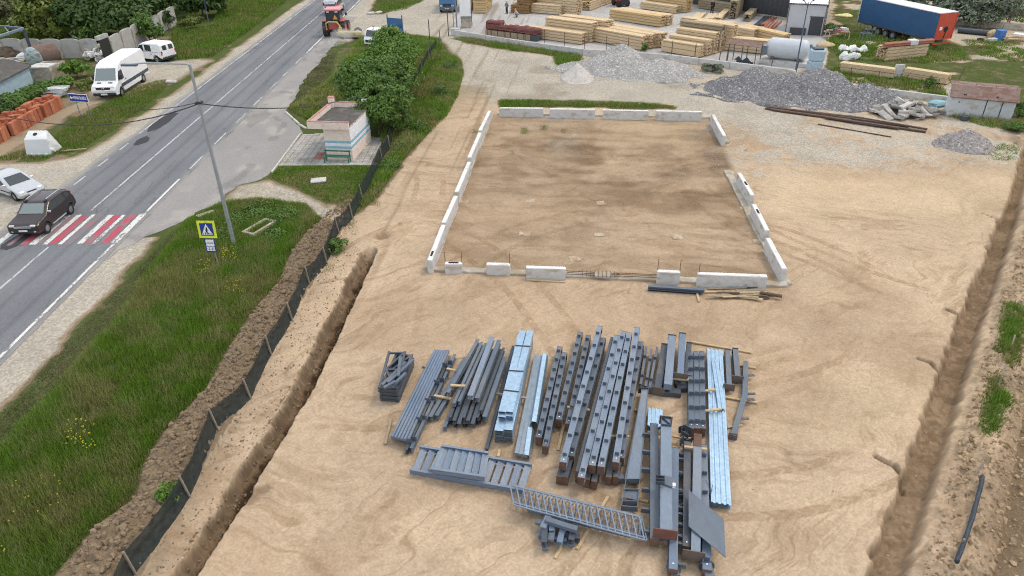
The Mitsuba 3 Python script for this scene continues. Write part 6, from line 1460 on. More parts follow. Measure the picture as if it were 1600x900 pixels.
#PART5
# ---------------------------------------------------------------- vehicles
mat('paint_white', (0.74, 0.75, 0.76), .3, 0, .5, clearcoat=.6, clearcoat_gloss=.85); mat('paint_silver', (0.50, 0.52, 0.55), .3, .35, .5, clearcoat=.7, clearcoat_gloss=.9); mat('paint_brown', (0.035, 0.026, 0.026), .25, .25, .5, clearcoat=1.0, clearcoat_gloss=.93)
mat('paint_blue', (0.03, 0.12, 0.27), .35, 0, .5, clearcoat=.5); mat('plastic_black', (0.03, 0.03, 0.032), .6); mat('car_glass', (0.03, 0.04, 0.045), .06, 0, .9); mat('screen_glass', (0.16, 0.2, 0.2), .08, 0, .9); mat('lamp_glass', (0.6, 0.62, 0.62), .12, 0, .8); mat('lamp_red', (0.35, 0.02, 0.02), .2); mat('chrome', (0.6, 0.6, 0.62), .2, .9); mat('number_plate', (0.7, 0.7, 0.68), .5); mat('alloy', (0.33, 0.33, 0.34), .35, .7)
mat('tractor_red', varied((0.42, 0.07, 0.065), .2, 1.5, (0.22, .13, .1), (.45, .7)), .5); mat('tractor_pink', (0.62, 0.22, 0.24), .5); mat('mower_yellow', varied((0.5, 0.42, 0.13), .2, 1.5, (0.33, .3, .2), (.4, .65)), .55); mat('muddy_black', varied((0.035, 0.033, 0.03), .3, 1.5, (0.12, .1, .08), (.45, .7)), .8)


def loft(poly, ys, insets, taper=None):
    """Side outline poly (x, z) carried across the width at the stations ys, drawn in by insets at each; taper(x, z, y) -> y."""
    p = np.array(poly, float); 
    if Polygon(p).exterior.is_ccw is False: p = p[::-1]
    e = np.roll(p, -1, 0) - p; nrm = np.stack([e[:, 1], -e[:, 0]], 1); nrm /= np.linalg.norm(nrm, axis=1, keepdims=True) + 1e-9
    nv = nrm + np.roll(nrm, 1, 0); nv /= np.linalg.norm(nv, axis=1, keepdims=True) + 1e-9
    n = len(p); V, F = [], []
    for y, i in zip(ys, insets):
        q = p - nv * i; V.append(np.stack([q[:, 0], np.full(n, y), q[:, 1]], 1))
    for s in range(len(ys) - 1):
        for k in range(n):
            a, b = s * n + k, s * n + (k + 1) % n; F += [[a, a + n, b + n], [a, b + n, b]]
    t = trimesh.creation.triangulate_polygon(Polygon(p), engine='earcut')
    if True:
        order = [int(np.argmin(np.linalg.norm(p - q, axis=1))) for q in t[0]]; T_ = np.array([[order[i] for i in f] for f in t[1]])
        F += T_.tolist() + (T_[:, ::-1] + (len(ys) - 1) * n).tolist()
    V = np.vstack(V)
    if taper is not None: V[:, 1] = taper(V[:, 0], V[:, 2], V[:, 1])
    m = trimesh.Trimesh(V, np.array(F), process=False); m.fix_normals(); return m


def arch(x, r, n=8, z=.0): return [(x + r * math.cos(t), z + r * math.sin(t)) for t in np.linspace(math.pi - .25, .25, n)]


def vehicle(name, label, cat, M, body, w, paint, wheels, r_, windows=(), cabin=None, taper=.18, belt=.95, extra=None, wheel_w=.22, rim_m='alloy', face=None):
    """body: side outline of the painted shell. windows: (side outline, part name, material) let into both sides; face: (x0,z0,x1,z1,halfwidth0,halfwidth1,name,mat) sloping panes across."""
    k = thing(name, label, cat)
    tp = lambda x, z, y: y * (1 - taper * np.clip(z - belt, 0, 3))
    ys = np.array([-w / 2, -w / 2 + .05, -w / 2 + .16, 0, w / 2 - .16, w / 2 - .05, w / 2]); ins = [.07, .02, 0, 0, 0, .02, .07]
    part(k, 'body', loft(body, ys, ins, tp).apply_transform(M), paint, smooth=32)
    for poly, nm, m_ in windows:
        for s in (-1, 1):
            g = loft(poly, [s * (w / 2 - .03), s * (w / 2 + .006)] if s > 0 else [-(w / 2 + .006), -(w / 2 - .03)], [0, 0], tp)
            part(k, nm, g.apply_transform(M), m_)
    for (x0, z0, x1, z1, h0, h1, nm, m_) in face or ():
        a = np.array([[x0, -h0, z0], [x0, h0, z0], [x1, h1, z1], [x1, -h1, z1]]); nrm = np.cross(a[1] - a[0], a[3] - a[0]); nrm /= np.linalg.norm(nrm)
        if (nrm[0] * np.sign(x0)) < 0 and abs(nrm[0]) > .15 or (abs(nrm[0]) <= .15 and nrm[2] < 0): nrm = -nrm
        V = np.vstack([a - nrm * .04, a + nrm * .012]); F = [[0, 1, 2, 3], [4, 5, 6, 7]] + [[i, (i + 1) % 4, (i + 1) % 4 + 4, i + 4] for i in range(4)]
        m = trimesh.Trimesh(V, np.vstack([np.array(F)[:, [0, 1, 2]], np.array(F)[:, [0, 2, 3]]])); m.fix_normals(); part(k, nm, m.apply_transform(M), m_)
    ty = trimesh.creation.revolve([[r_ * .6, -wheel_w / 2], [r_ * .93, -wheel_w / 2], [r_, -wheel_w / 2 + .04], [r_, wheel_w / 2 - .04], [r_ * .93, wheel_w / 2], [r_ * .6, wheel_w / 2]], sections=22)
    rm = _cat([trimesh.creation.cylinder(r_ * .62, wheel_w * .8, sections=18)] + [box(r_ * 1.1, .06, wheel_w * .86, 0, 0, -wheel_w * .43, rz=q * math.pi / 5) for q in range(5)])
    tyd, rmd = mikit.ply(ty, 'rubber', smooth=35), mikit.ply(rm, rim_m)
    for x, y in wheels:
        Mw = M @ tr(x, y, r_, rx=math.pi / 2); wk = part(k, 'wheel', tyd, None, M=Mw); part(wk, 'rim', rmd, None, M=Mw)
    for nm, m, m_ in extra or (): part(k, nm, m.apply_transform(M), m_)
    return k


def place(x, y, hx, hy, s=1.0, z=0.0):
    M = tr(x, y, z, rz=math.atan2(hy, hx)); M[:3, :3] *= s; return M


# dark brown off-road car on the crossing
sb = [(-2.1, .42), (-1.62, .36)] + [] + [(-1.42 + .0, .36)] + arch(-1.35, .42, 8, .34)[1:-1] + [(-.9, .30), (.85, .30)] + arch(1.32, .42, 8, .34)[1:-1] + [(1.78, .32), (2.12, .36), (2.16, .62), (2.12, .86), (1.95, .98), (1.05, 1.10), (.38, 1.56), (.1, 1.63), (-1.3, 1.62), (-1.75, 1.52), (-2.05, 1.02), (-2.14, .7)]
sb = sb[:1] + sb[1:2] + sb[3:]
M = place(-30.35, 42.25, 0, -1, 1.06)
ex = [('roof_rail', _cat([tube([[.2, s * .6, 1.66], [.0, s * .6, 1.71], [-1.2, s * .6, 1.71], [-1.4, s * .6, 1.64]], .025, 6) for s in (-1,)]), 'chrome'), ('roof_rail', tube([[.2, .6, 1.66], [.0, .6, 1.71], [-1.2, .6, 1.71], [-1.4, .6, 1.64]], .025, 6), 'chrome'),
      ('grille', box(.05, 1.0, .14, 2.13, 0, .70, .01), 'chrome'), ('lower_bumper', box(.12, 1.5, .2, 2.1, 0, .40, .04), 'plastic_black'), ('number_plate', box(.02, .5, .11, 2.175, 0, .52), 'number_plate'), ('sill_bar', tube([[-.75, .93, .36], [.8, .93, .36]], .035, 6), 'chrome'), ('sill_bar', tube([[-.75, -.93, .36], [.8, -.93, .36]], .035, 6), 'chrome'),
      ('tail_trim', box(.06, 1.3, .3, -2.1, 0, .5, .02), 'plastic_black')]
for s in (-1, 1): ex += [('headlight', box(.26, .36, .17, 2.0, s * .62, .74, .04), 'lamp_glass'), ('mirror', box(.12, .2, .13, .78, s * .98, 1.12, .03), 'paint_silver'), ('fog_lamp', box(.05, .14, .1, 2.14, s * .66, .46, .02), 'lamp_glass'), ('wheel_arch', _cat([tube([[x_ + .46 * math.cos(t), s * .905, .34 + .46 * math.sin(t)] for t in np.linspace(.1, 3.04, 9)], .05, 5) for x_ in (-1.35, 1.32)]), 'plastic_black'), ('roof_post', box(.3, .12, .1, .22, s * .6, 1.60, .03), 'plastic_black'), ('tail_light', box(.08, .16, .4, -1.98, s * .74, .95, .03), 'lamp_red')]
vehicle('off_road_car', 'dark brown off-road car with silver roof rails standing on the red and white crossing', 'car', M, sb, 1.84, 'paint_brown', [(1.32, .8), (1.32, -.8), (-1.35, .8), (-1.35, -.8)], .35,
        [([(.72, 1.1), (.32, 1.5), (-.28, 1.52), (-.28, 1.08)], 'side_window', 'car_glass'), ([(-.34, 1.08), (-.34, 1.52), (-1.1, 1.5), (-1.18, 1.1)], 'side_window', 'car_glass'), ([(-1.3, 1.14), (-1.24, 1.46), (-1.6, 1.44), (-1.72, 1.2)], 'quarter_window', 'car_glass')],
        face=[(1.0, 1.14, .42, 1.55, .74, .62, 'windscreen', 'screen_glass'), (-2.02, 1.08, -1.78, 1.5, .66, .58, 'rear_window', 'car_glass')], extra=ex, belt=1.0, taper=.2)
# silver hatchback at the side road
hb = [(-2.05, .35)] + arch(-1.3, .37, 8, .31)[1:-1] + [(-.9, .24), (.85, .24)] + arch(1.3, .37, 8, .31)[1:-1] + [(1.75, .25), (2.08, .3), (2.14, .5), (2.05, .68), (1.75, .8), (1.0, .95), (.25, 1.36), (-.1, 1.43), (-1.0, 1.43), (-1.75, 1.28), (-2.05, .9), (-2.12, .6)]
ex = [('grille', box(.04, .66, .09, 2.09, 0, .56, .02), 'plastic_black'), ('number_plate', box(.02, .48, .1, 2.15, 0, .4), 'number_plate'), ('air_intake', box(.05, 1.1, .1, 2.1, 0, .27, .01), 'plastic_black')]
for s in (-1, 1): ex += [('headlight', box(.34, .34, .15, 1.9, s * .6, .58, .05), 'lamp_glass'), ('mirror', box(.12, .2, .12, .72, s * .93, .96, .03), 'paint_silver'), ('tail_light', box(.08, .2, .35, -1.98, s * .68, .75, .03), 'lamp_red'), ('side_trim', box(2.0, .02, .06, 0, s * .875, .52), 'plastic_black')]
hd = np.array([.86, -.5]); wq = P(26, 314)[:2]; lat = np.array([hd[1], -hd[0]]); c0 = wq - hd * 1.3 * 1.05 - lat * .78 * 1.05
M = place(c0[0], c0[1], *hd, 1.05)
vehicle('hatchback_car', 'silver hatchback car half in view at the left edge of the photo', 'car', M, hb, 1.72, 'paint_silver', [(1.3, .74), (1.3, -.74), (-1.3, .74), (-1.3, -.74)], .31,
        [([(.72, .93), (.18, 1.32), (-.22, 1.34), (-.22, .92)], 'side_window', 'car_glass'), ([(-.28, .92), (-.28, 1.34), (-1.0, 1.33), (-1.1, .95)], 'side_window', 'car_glass'), ([(-1.2, .98), (-1.08, 1.3), (-1.45, 1.24), (-1.65, 1.02)], 'quarter_window', 'car_glass')],
        face=[(.98, .98, .28, 1.36, .68, .56, 'windscreen', 'car_glass'), (-2.02, .96, -1.74, 1.26, .6, .52, 'rear_window', 'car_glass')], extra=ex, belt=.9, taper=.2)
# large white panel van
vb = [(-3.45, .45)] + arch(-2.2, .42, 8, .36)[1:-1] + [(-1.7, .32), (1.6, .32)] + arch(2.1, .42, 8, .36)[1:-1] + [(2.6, .3), (3.1, .36), (3.18, .75), (3.05, 1.02), (2.4, 1.3), (1.75, 2.15), (1.45, 2.42), (.7, 2.62), (-3.3, 2.66), (-3.46, 2.5)]
ex = [('grille', box(.05, 1.15, .3, 3.12, 0, .72, .05), 'plastic_black'), ('bumper', box(.3, 1.9, .32, 3.02, 0, .32, .08), 'plastic_black'), ('number_plate', box(.02, .52, .12, 3.185, 0, .42), 'number_plate'), ('emblem', mv(trimesh.creation.torus(.1, .02, 14, 6), 3.16, 0, .88, ry=math.pi / 2), 'chrome'), ('emblem_star', _cat([box(.02, .02, .1, 3.16, .045 * math.sin(q), .87 + .045 * math.cos(q), rx=-q) for q in (0, 2.094, 4.189)]), 'chrome')]
for s in (-1, 1): ex += [('headlight', box(.3, .4, .34, 2.92, s * .72, .74, .06), 'lamp_glass'), ('mirror', box(.16, .22, .4, 1.95, s * 1.12, 1.35, .04), 'plastic_black'), ('side_trim', box(5.3, .03, .26, -.7, s * 1.0, .72, .01), 'steel_dark'), ('bonnet_vent', box(.12, .34, .02, 2.58, s * .45, 1.235, ry=.42), 'plastic_black'), ('tail_light', box(.06, .16, .6, -3.44, s * .86, .9, .02), 'lamp_red'), ('door_handle', box(.18, .03, .05, 1.0, s * 1.0, 1.15), 'plastic_black')]
M = place(-40.05, 74.35, .02, -1, 1.22)
vehicle('panel_van', 'large high-roofed white panel van parked facing the camera beside the road', 'van', M, vb, 1.98, 'paint_white', [(2.1, .84), (2.1, -.84), (-2.2, .84), (-2.2, -.84)], .36, [([(2.25, 1.32), (1.78, 1.95), (1.2, 1.98), (1.2, 1.3)], 'side_window', 'car_glass')], face=[(2.36, 1.38, 1.74, 2.2, .84, .76, 'windscreen', 'screen_glass')], extra=ex, belt=1.3, taper=.09, wheel_w=.24, rim_m='rim_mat')
# small white van
cb = [(-2.05, .4)] + arch(-1.25, .38, 8, .32)[1:-1] + [(-.85, .28), (.95, .28)] + arch(1.4, .38, 8, .32)[1:-1] + [(1.8, .28), (2.1, .35), (2.12, .65), (1.95, .86), (1.3, 1.02), (.72, 1.55), (.3, 1.74), (-1.8, 1.78), (-2.02, 1.6), (-2.1, .9)]
ex = [('bumper', box(.2, 1.6, .22, -2.06, 0, .36, .05), 'plastic_black'), ('sill_trim', box(3.6, 1.7, .1, 0, 0, .26, .02), 'plastic_black')]
for s in (-1, 1): ex += [('rear_window', box(.05, .5, .45, -2.06, s * .36, 1.15, .02, ry=.13), 'car_glass'), ('tail_light', box(.08, .14, .26, -2.06, s * .76, .85, .02), 'lamp_red'), ('tail_lamp_black', box(.1, .1, .14, -2.03, s * .8, .75, .02), 'plastic_black'), ('headlight', box(.2, .34, .2, 1.98, s * .62, .66, .04), 'lamp_glass'), ('mirror', box(.12, .2, .16, .95, s * .95, 1.05, .03), 'plastic_black'), ('side_groove', box(2.4, .01, .03, -.8, s * .855, .98), 'steel_dark'), ('fuel_cap', box(.1, .02, .1, -.7, s * .86, .72), 'steel_dark')]
wq = P(247.5, 98.5)[:2]; hd = np.array([-.90, .43]); lat = np.array([-hd[1], hd[0]]) * 1.0
c0 = wq + hd * 1.25 * 1.25 - np.array([-hd[1], hd[0]]) * .76 * 1.25
M = place(c0[0], c0[1], *hd, 1.25)
vehicle('small_van', 'small white van with a square side window parked behind the large one', 'van', M, cb, 1.72, 'paint_white', [(1.4, .74), (1.4, -.74), (-1.25, .74), (-1.25, -.74)], .32, [([(1.1, 1.05), (.62, 1.52), (.2, 1.56), (.2, 1.03)], 'side_window', 'car_glass'), ([(.0, 1.06), (.0, 1.58), (-.78, 1.6), (-.82, 1.06)], 'side_window', 'car_glass')],
        face=[(1.24, 1.08, .74, 1.56, .7, .62, 'windscreen', 'car_glass')], extra=ex, belt=1.0, taper=.1, rim_m='chrome')
# silver people carrier driving away
mb = [(-2.2, .4)] + arch(-1.4, .38, 8, .32)[1:-1] + [(-.95, .28), (.95, .28)] + arch(1.4, .38, 8, .32)[1:-1] + [(1.8, .28), (2.2, .35), (2.25, .7), (1.9, .92), (1.25, 1.05), (.5, 1.6), (.2, 1.72), (-1.8, 1.74), (-2.1, 1.55), (-2.25, .95)]
ex = [('bumper', box(.2, 1.7, .24, -2.2, 0, .36, .05), 'paint_silver'), ('number_plate', box(.02, .5, .11, -2.3, 0, .72), 'number_plate'), ('dark_strip', box(.03, 1.3, .12, -2.24, 0, .9), 'plastic_black')]
for s in (-1, 1): ex += [('tail_light', box(.1, .18, .6, -2.14, s * .78, .95, .03), 'lamp_red'), ('mirror', box(.12, .2, .16, .95, s * 1.0, 1.05, .03), 'paint_silver'), ('roof_rail', tube([[.1, s * .62, 1.74], [-1.7, s * .62, 1.77]], .03, 5), 'plastic_black')]
M = place(*(P(524, 22)[:2] + [-.4, 1.5]), 0.0, 1, 1.2)
vehicle('people_carrier', 'silver people carrier driving away on the road in front of the tractor', 'car', M, mb, 1.82, 'paint_silver', [(1.4, .78), (1.4, -.78), (-1.4, .78), (-1.4, -.78)], .32, [([(1.0, 1.05), (.5, 1.52), (-.3, 1.56), (-.3, 1.03)], 'side_window', 'car_glass'), ([(-.38, 1.03), (-.38, 1.56), (-1.2, 1.56), (-1.2, 1.03)], 'side_window', 'car_glass'), ([(-1.3, 1.05), (-1.3, 1.55), (-1.85, 1.5), (-2.02, 1.1)], 'quarter_window', 'car_glass')],
        face=[(-2.22, 1.08, -2.06, 1.6, .72, .64, 'rear_window', 'car_glass'), (1.2, 1.1, .55, 1.6, .72, .62, 'windscreen', 'car_glass')], extra=ex, belt=1.0, taper=.12)
# red tractor with side mower
k = thing('tractor', 'dusty red tractor with pink cab roof mowing the verge', 'tractor')
tq = P(522, 57)[:2]; M = place(tq[0] + .15, tq[1] + .9, 0, 1, 1.22)
def cyl(r, w_, x, y, z, s=22): return mv(trimesh.creation.cylinder(r, w_, sections=s), x, y, z, rx=math.pi / 2)
part(k, 'bonnet', box(1.9, .75, .8, 1.75, 0, .85, .12).apply_transform(M), 'tractor_red'); part(k, 'chassis', box(3.4, .5, .5, .8, 0, .5, .05).apply_transform(M), 'muddy_black')
part(k, 'cab', _cat([box(.08, .08, 1.35, x, y, 1.25) for x in (-.6, .75) for y in (-.72, .72)] + [box(1.4, 1.5, .08, .08, 0, 1.2)]).apply_transform(M), 'plastic_black')
part(k, 'cab_roof', box(1.75, 1.75, .22, .05, 0, 2.6, .08).apply_transform(M), 'tractor_pink'); part(k, 'rear_window', box(.03, 1.35, 1.05, -.6, 0, 1.5).apply_transform(M), 'car_glass'); part(k, 'front_window', box(.03, 1.35, 1.1, .76, 0, 1.4).apply_transform(M), 'car_glass')
for s in (-1, 1):
    part(k, 'side_window', box(1.25, .03, 1.1, .08, s * .73, 1.4).apply_transform(M), 'car_glass'); part(k, 'fender', box(1.3, .5, .12, -.3, s * .95, 1.55, .05).apply_transform(M), 'tractor_red')
    for nm, r_, x, wd, y in (('rear_wheel', .82, -.3, .45, .95), ('front_wheel', .58, 2.1, .34, .9)):
        wk = part(k, nm, _cat([cyl(r_, wd, x, s * y, r_)] + [box(.09, wd * 1.04, .12, x + (r_ + .0) * math.cos(q), s * y, r_ + r_ * math.sin(q) - .06, ry=-q) for q in np.arange(18) * math.pi / 9]).apply_transform(M), 'muddy_black')
        part(wk, 'rim', cyl(r_ * .55, wd * 1.1, x, s * y, r_, 16).apply_transform(M), 'tractor_red')
part(k, 'rear_body', box(.5, 1.1, .7, -.75, 0, .75, .06).apply_transform(M), 'tractor_red')
for s in (-1, 1): part(k, 'rear_lamp', box(.08, .3, .14, -.72, s * .45, 2.45, .02).apply_transform(M), 'lamp_glass')
tri = prism([(-.26, 0), (.26, 0), (0, .46)], .03); tri.apply_transform(tr(-.63, -.25, 1.75) @ tr(rz=-math.pi / 2) @ tr(rx=math.pi / 2)); part(k, 'warning_triangle', tri.apply_transform(M), mat('orange_sign', (0.7, 0.3, 0.03), .5))
part(k, 'mirror', box(.05, .2, .3, .8, -1.15, 1.9, .02).apply_transform(M), 'plastic_black')
k2 = thing('verge_mower', 'yellow side-arm verge mower hitched behind the red tractor', 'mower')
part(k2, 'arm', tube([[-1.05, .75, .75], [-1.1, .7, 1.45], [-1.15, .35, 1.6], [-1.2, -.5, 1.55], [-1.25, -.75, 1.2], [-1.3, -.8, .7]], .09, 8).apply_transform(M), 'mower_yellow')
part(k2, 'cutter_head', box(.62, 2.6, .42, -1.75, -1.85, .3, .1, rz=-.18).apply_transform(M), 'mower_yellow'); part(k2, 'roller', tube([[-2.05, -.75, .16], [-2.3, -3.05, .16]], .12, 9).apply_transform(M), 'muddy_black'); part(k2, 'bracket', box(.3, .3, .6, -1.4, -.8, .5, .03).apply_transform(M), 'mower_yellow')
# dust thrown up by the mower
scene['dust_medium'] = {'type': 'homogeneous', 'albedo': {'type': 'rgb', 'value': [.93, .92, .9]}, 'sigma_t': 0.13}
mq = (M @ np.array([-3.0, -1.6, .35, 1]))[:3]
for i, (dx, dy, sx, sy, sz) in enumerate([(0, -1.6, 1.5, 2.6, .8), (1.6, .8, 1.2, 1.4, .7), (-.3, -4.0, 1.1, 1.8, .5)]):
    m = trimesh.creation.icosphere(3, 1.0); m.vertices *= 1 + (meshkit.fbm(m.vertices * 1.6 + i, 3, i)[:, None] - .5) * .7; m.vertices *= [sx, sy, sz]
    k = thing('dust_cloud', None, None, kind='stuff') if False else numbered('dust_cloud'); labels[k] = {'label': ['pale dust hanging behind the mower head', 'pale dust right of the tractor wheels', 'faint trail of dust over the cut verge'][i], 'category': 'dust', 'kind': 'stuff'}
    scene[k] = {**mikit.ply(m, None, smooth=True), 'bsdf': {'type': 'null'}, 'interior': {'type': 'ref', 'id': 'dust_medium'}, 'to_world': TF(tr(mq[0] + dx, mq[1] + dy, .35 + sz * .8).tolist())}
# blue lorry facing the camera
k = thing('lorry', 'blue lorry cab facing the camera at the top edge by the yard entrance', 'lorry')
a = P(687, 21); b = P(711, 20); c = (a + b) / 2; M = place(c[0], c[1] + 2.2, 0, -1, 1.0); w = 2.3
part(k, 'cab', loft([(0, .6), (2.2, .6), (2.26, 1.2), (2.1, 1.75), (1.75, 2.75), (1.5, 2.85), (0, 2.85)], [-w / 2, -w / 2 + .1, w / 2 - .1, w / 2], [.06, 0, 0, .06]).apply_transform(M), 'paint_blue')
V = box(.04, 1.9, .85, 0, 0, -.42); V.apply_transform(tr(1.96, 0, 2.28, ry=-.33)); part(k, 'windscreen', V.apply_transform(M), 'screen_glass')
part(k, 'bumper', box(.25, 2.3, .4, 2.2, 0, .45, .05).apply_transform(M), 'steel_grey'); part(k, 'grille', box(.04, 1.3, .4, 2.27, 0, .95, .02).apply_transform(M), 'plastic_black'); part(k, 'number_plate', box(.03, .5, .14, 2.34, 0, .6).apply_transform(M), 'number_plate')
part(k, 'bed', box(5.5, 2.35, 1.2, -3.0, 0, 1.0, .03).apply_transform(M), 'paint_blue')
for s in (-1, 1):
    part(k, 'headlight', box(.06, .34, .2, 2.27, s * .85, .95, .02).apply_transform(M), 'lamp_glass'); part(k, 'mirror', box(.1, .2, .45, 1.9, s * 1.35, 1.9, .03).apply_transform(M), 'plastic_black')
    for x in (1.2, -4.0): wk = part(k, 'wheel', cyl(.48, .32, x, s * .98, .48).apply_transform(M), 'rubber'); part(wk, 'rim', cyl(.26, .34, x, s * .98, .48, 14).apply_transform(M), 'rim_mat')
# tipper pickup behind the trees
k = thing('tipper_truck', 'small white-cabbed truck with a blue loaded bed half hidden by the trees', 'truck')
a = P(613, 66); M = place(a[0] - .8, a[1] - 1.0, -.45, -.9, 1.12)
part(k, 'cab', loft([(1.0, .5), (2.6, .5), (2.65, 1.0), (2.5, 1.2), (2.0, 1.95), (1.0, 2.0)], [-.9, -.82, .82, .9], [.06, 0, 0, .06]).apply_transform(M), 'paint_white')
V = box(.04, 1.4, .7, 0, 0, -.35); V.apply_transform(tr(2.27, 0, 1.58, ry=-.58)); part(k, 'windscreen', V.apply_transform(M), 'car_glass'); part(k, 'grille', box(.04, 1.3, .25, 2.64, 0, .7, .01).apply_transform(M), 'plastic_black')
part(k, 'bed', _cat([box(3.2, 2.0, .12, -.75, 0, .8), box(3.2, .06, .5, -.75, .98, .92), box(3.2, .06, .5, -.75, -.98, .92)]).apply_transform(M), 'paint_blue'); part(k, 'tail_board', box(.08, 2.1, 1.5, -2.35, 0, .9, .01).apply_transform(M), 'paint_blue')
for s in (-1, 1):
    part(k, 'tail_post', box(.09, .09, 1.9, -2.33, s * 1.0, .85).apply_transform(M), 'steel_grey')
    for x in (1.8, -1.4): wk = part(k, 'wheel', cyl(.36, .26, x, s * .82, .36).apply_transform(M), 'rubber'); part(wk, 'rim', cyl(.2, .28, x, s * .82, .36, 12).apply_transform(M), 'rim_mat')
single('load_box', box(1.3, .9, .6, -1.2, .45, .93, .02).apply_transform(M), 'timber_brown', 'brown box on the bed of the small truck', 'box'); single('load_box', box(1.2, .9, .55, -1.2, -.5, .93, .02).apply_transform(M), 'white_sheet', 'white box on the bed of the small truck', 'box')
# little loader at the top
k = thing('loader', 'small red and black loader between the timber stacks at the top edge', 'loader')
a = P(971, 11); M = place(a[0], a[1] + 1.2, .3, -.95, 1.15)
part(k, 'body', box(2.0, 1.3, .9, 0, 0, .5, .12).apply_transform(M), 'door_red'); part(k, 'cab', _cat([box(.08, .08, 1.3, x, y, 1.35) for x in (-.5, .5) for y in (-.55, .55)] + [box(1.2, 1.3, .1, 0, 0, 2.62)]).apply_transform(M), 'plastic_black'); part(k, 'mast', box(.15, 1.0, 1.9, 1.15, 0, .2, .02).apply_transform(M), 'plastic_black')
for x in (-.7, .75):
    for s in (-1, 1): part(k, 'wheel', cyl(.42, .32, x, s * .66, .42).apply_transform(M), 'rubber')
# ---------------------------------------------------------------- bus shelter
mat('shelter_pink', varied((0.76, 0.635, 0.555), .06, 1.2, (0.62, 0.5, 0.42), (.6, .8)), .8); mat('shelter_blue', varied((0.24, 0.44, 0.55), .08, 1.2), .75); mat('shelter_white', varied((0.72, 0.73, 0.75), .06, 1), .8); mat('shelter_edge', varied((0.42, 0.2, 0.17), .15, 2), .8); dmat('roof_felt', varied((0.12, 0.115, 0.11), .2, 1.2, (0.2, .19, .17), (.55, .75))); mat('bench_green', (0.03, 0.16, 0.10), .5)
k = thing('bus_shelter', 'pale pink bus shelter with two blue stripes and a flat dark roof', 'bus shelter')
a, b, c = P(512, 249), P(552, 250.5), P(572, 219); x = (b - a) / np.linalg.norm(b - a); y = np.array([-x[1], x[0], 0]); Wd = float(np.linalg.norm(b - a)); Dp = float(np.linalg.norm(c - b)); M = np.eye(4); M[:3, 0], M[:3, 1], M[:3, 3] = x, y, a
H1 = 2.55; ov = 1.0
part(k, 'front_wall', box(Wd, .22, H1, Wd / 2, .11, 0).apply_transform(M), 'shelter_pink'); part(k, 'right_wall', box(.22, Dp - .45, H1 + .12, Wd - .11, Dp / 2, 0).apply_transform(M), 'shelter_pink'); part(k, 'rear_wall', box(Wd, .22, H1, Wd / 2, Dp - .11, 0).apply_transform(M), 'shelter_pink')
for z, m_ in ((.92, 'shelter_blue'), (1.12, 'shelter_white'), (1.36, 'shelter_blue')):
    hh = .19 if m_ == 'shelter_blue' else .235
    part(k, 'stripe', box(Wd + .006, .01, hh, Wd / 2, -.004, z).apply_transform(M), m_); part(k, 'stripe', box(.01, Dp + .004, hh, Wd + .004, Dp / 2, z).apply_transform(M), m_)
part(k, 'right_panel', box(.02, Dp - .02, .9, Wd + .001, Dp / 2, 1.56).apply_transform(M), 'shelter_white')
part(k, 'roof', box(Wd + ov, Dp + .3, .14, Wd / 2 - ov / 2, Dp / 2, H1).apply_transform(M), 'roof_felt')
pz, ph = H1 + .004, .55
part(k, 'parapet', box(Wd + ov + .2, .16, ph, (Wd - ov) / 2 - .0, -.2, pz - .03).apply_transform(M), 'shelter_pink'); part(k, 'parapet', box(.16, Dp + .26, ph, -ov - .02, Dp / 2 - .0, pz - .03).apply_transform(M), 'shelter_pink'); part(k, 'parapet', box(Wd + ov + .2, .16, ph, (Wd - ov) / 2, Dp + .21, pz - .03).apply_transform(M), 'shelter_pink')
part(k, 'parapet_cap', box(Wd + ov + .24, .2, .05, (Wd - ov) / 2, -.2, pz + ph - .028, .01).apply_transform(M), 'shelter_edge'); part(k, 'parapet_cap', box(.2, Dp + .2, .05, -ov - .02, Dp / 2, pz + ph - .026, .01).apply_transform(M), 'shelter_edge'); part(k, 'parapet_cap', box(Wd + ov + .24, .2, .05, (Wd - ov) / 2, Dp + .21, pz + ph - .028, .01).apply_transform(M), 'shelter_edge')
part(k, 'corner_block', box(.42, .42, .95, -ov + .02, Dp + .15, pz - .02, .02).apply_transform(M), 'shelter_pink'); part(k, 'corner_cap', box(.48, .48, .06, -ov + .02, Dp + .15, pz + .93, .01).apply_transform(M), 'shelter_edge'); part(k, 'corner_block', box(.42, .3, .85, Wd - .3, Dp + .3, pz - .02, .02).apply_transform(M), 'shelter_white')
k = thing('bench', 'green metal bench standing against the front wall of the bus shelter', 'bench')
for sx in (.06, Wd - .1):
    for sy in (-.75, -.35): part(k, 'leg', box(.07, .07, .5, sx, sy, 0).apply_transform(M), 'bench_green')
    part(k, 'arm_post', box(.07, .07, .95, sx, -.35, 0).apply_transform(M), 'bench_green')
for i in range(3): part(k, 'slat', box(Wd, .1, .04, Wd / 2, -.75 + .19 * i, .5).apply_transform(M), 'bench_green')
part(k, 'back_slat', box(Wd, .04, .1, Wd / 2, -.33, .8).apply_transform(M), 'bench_green')
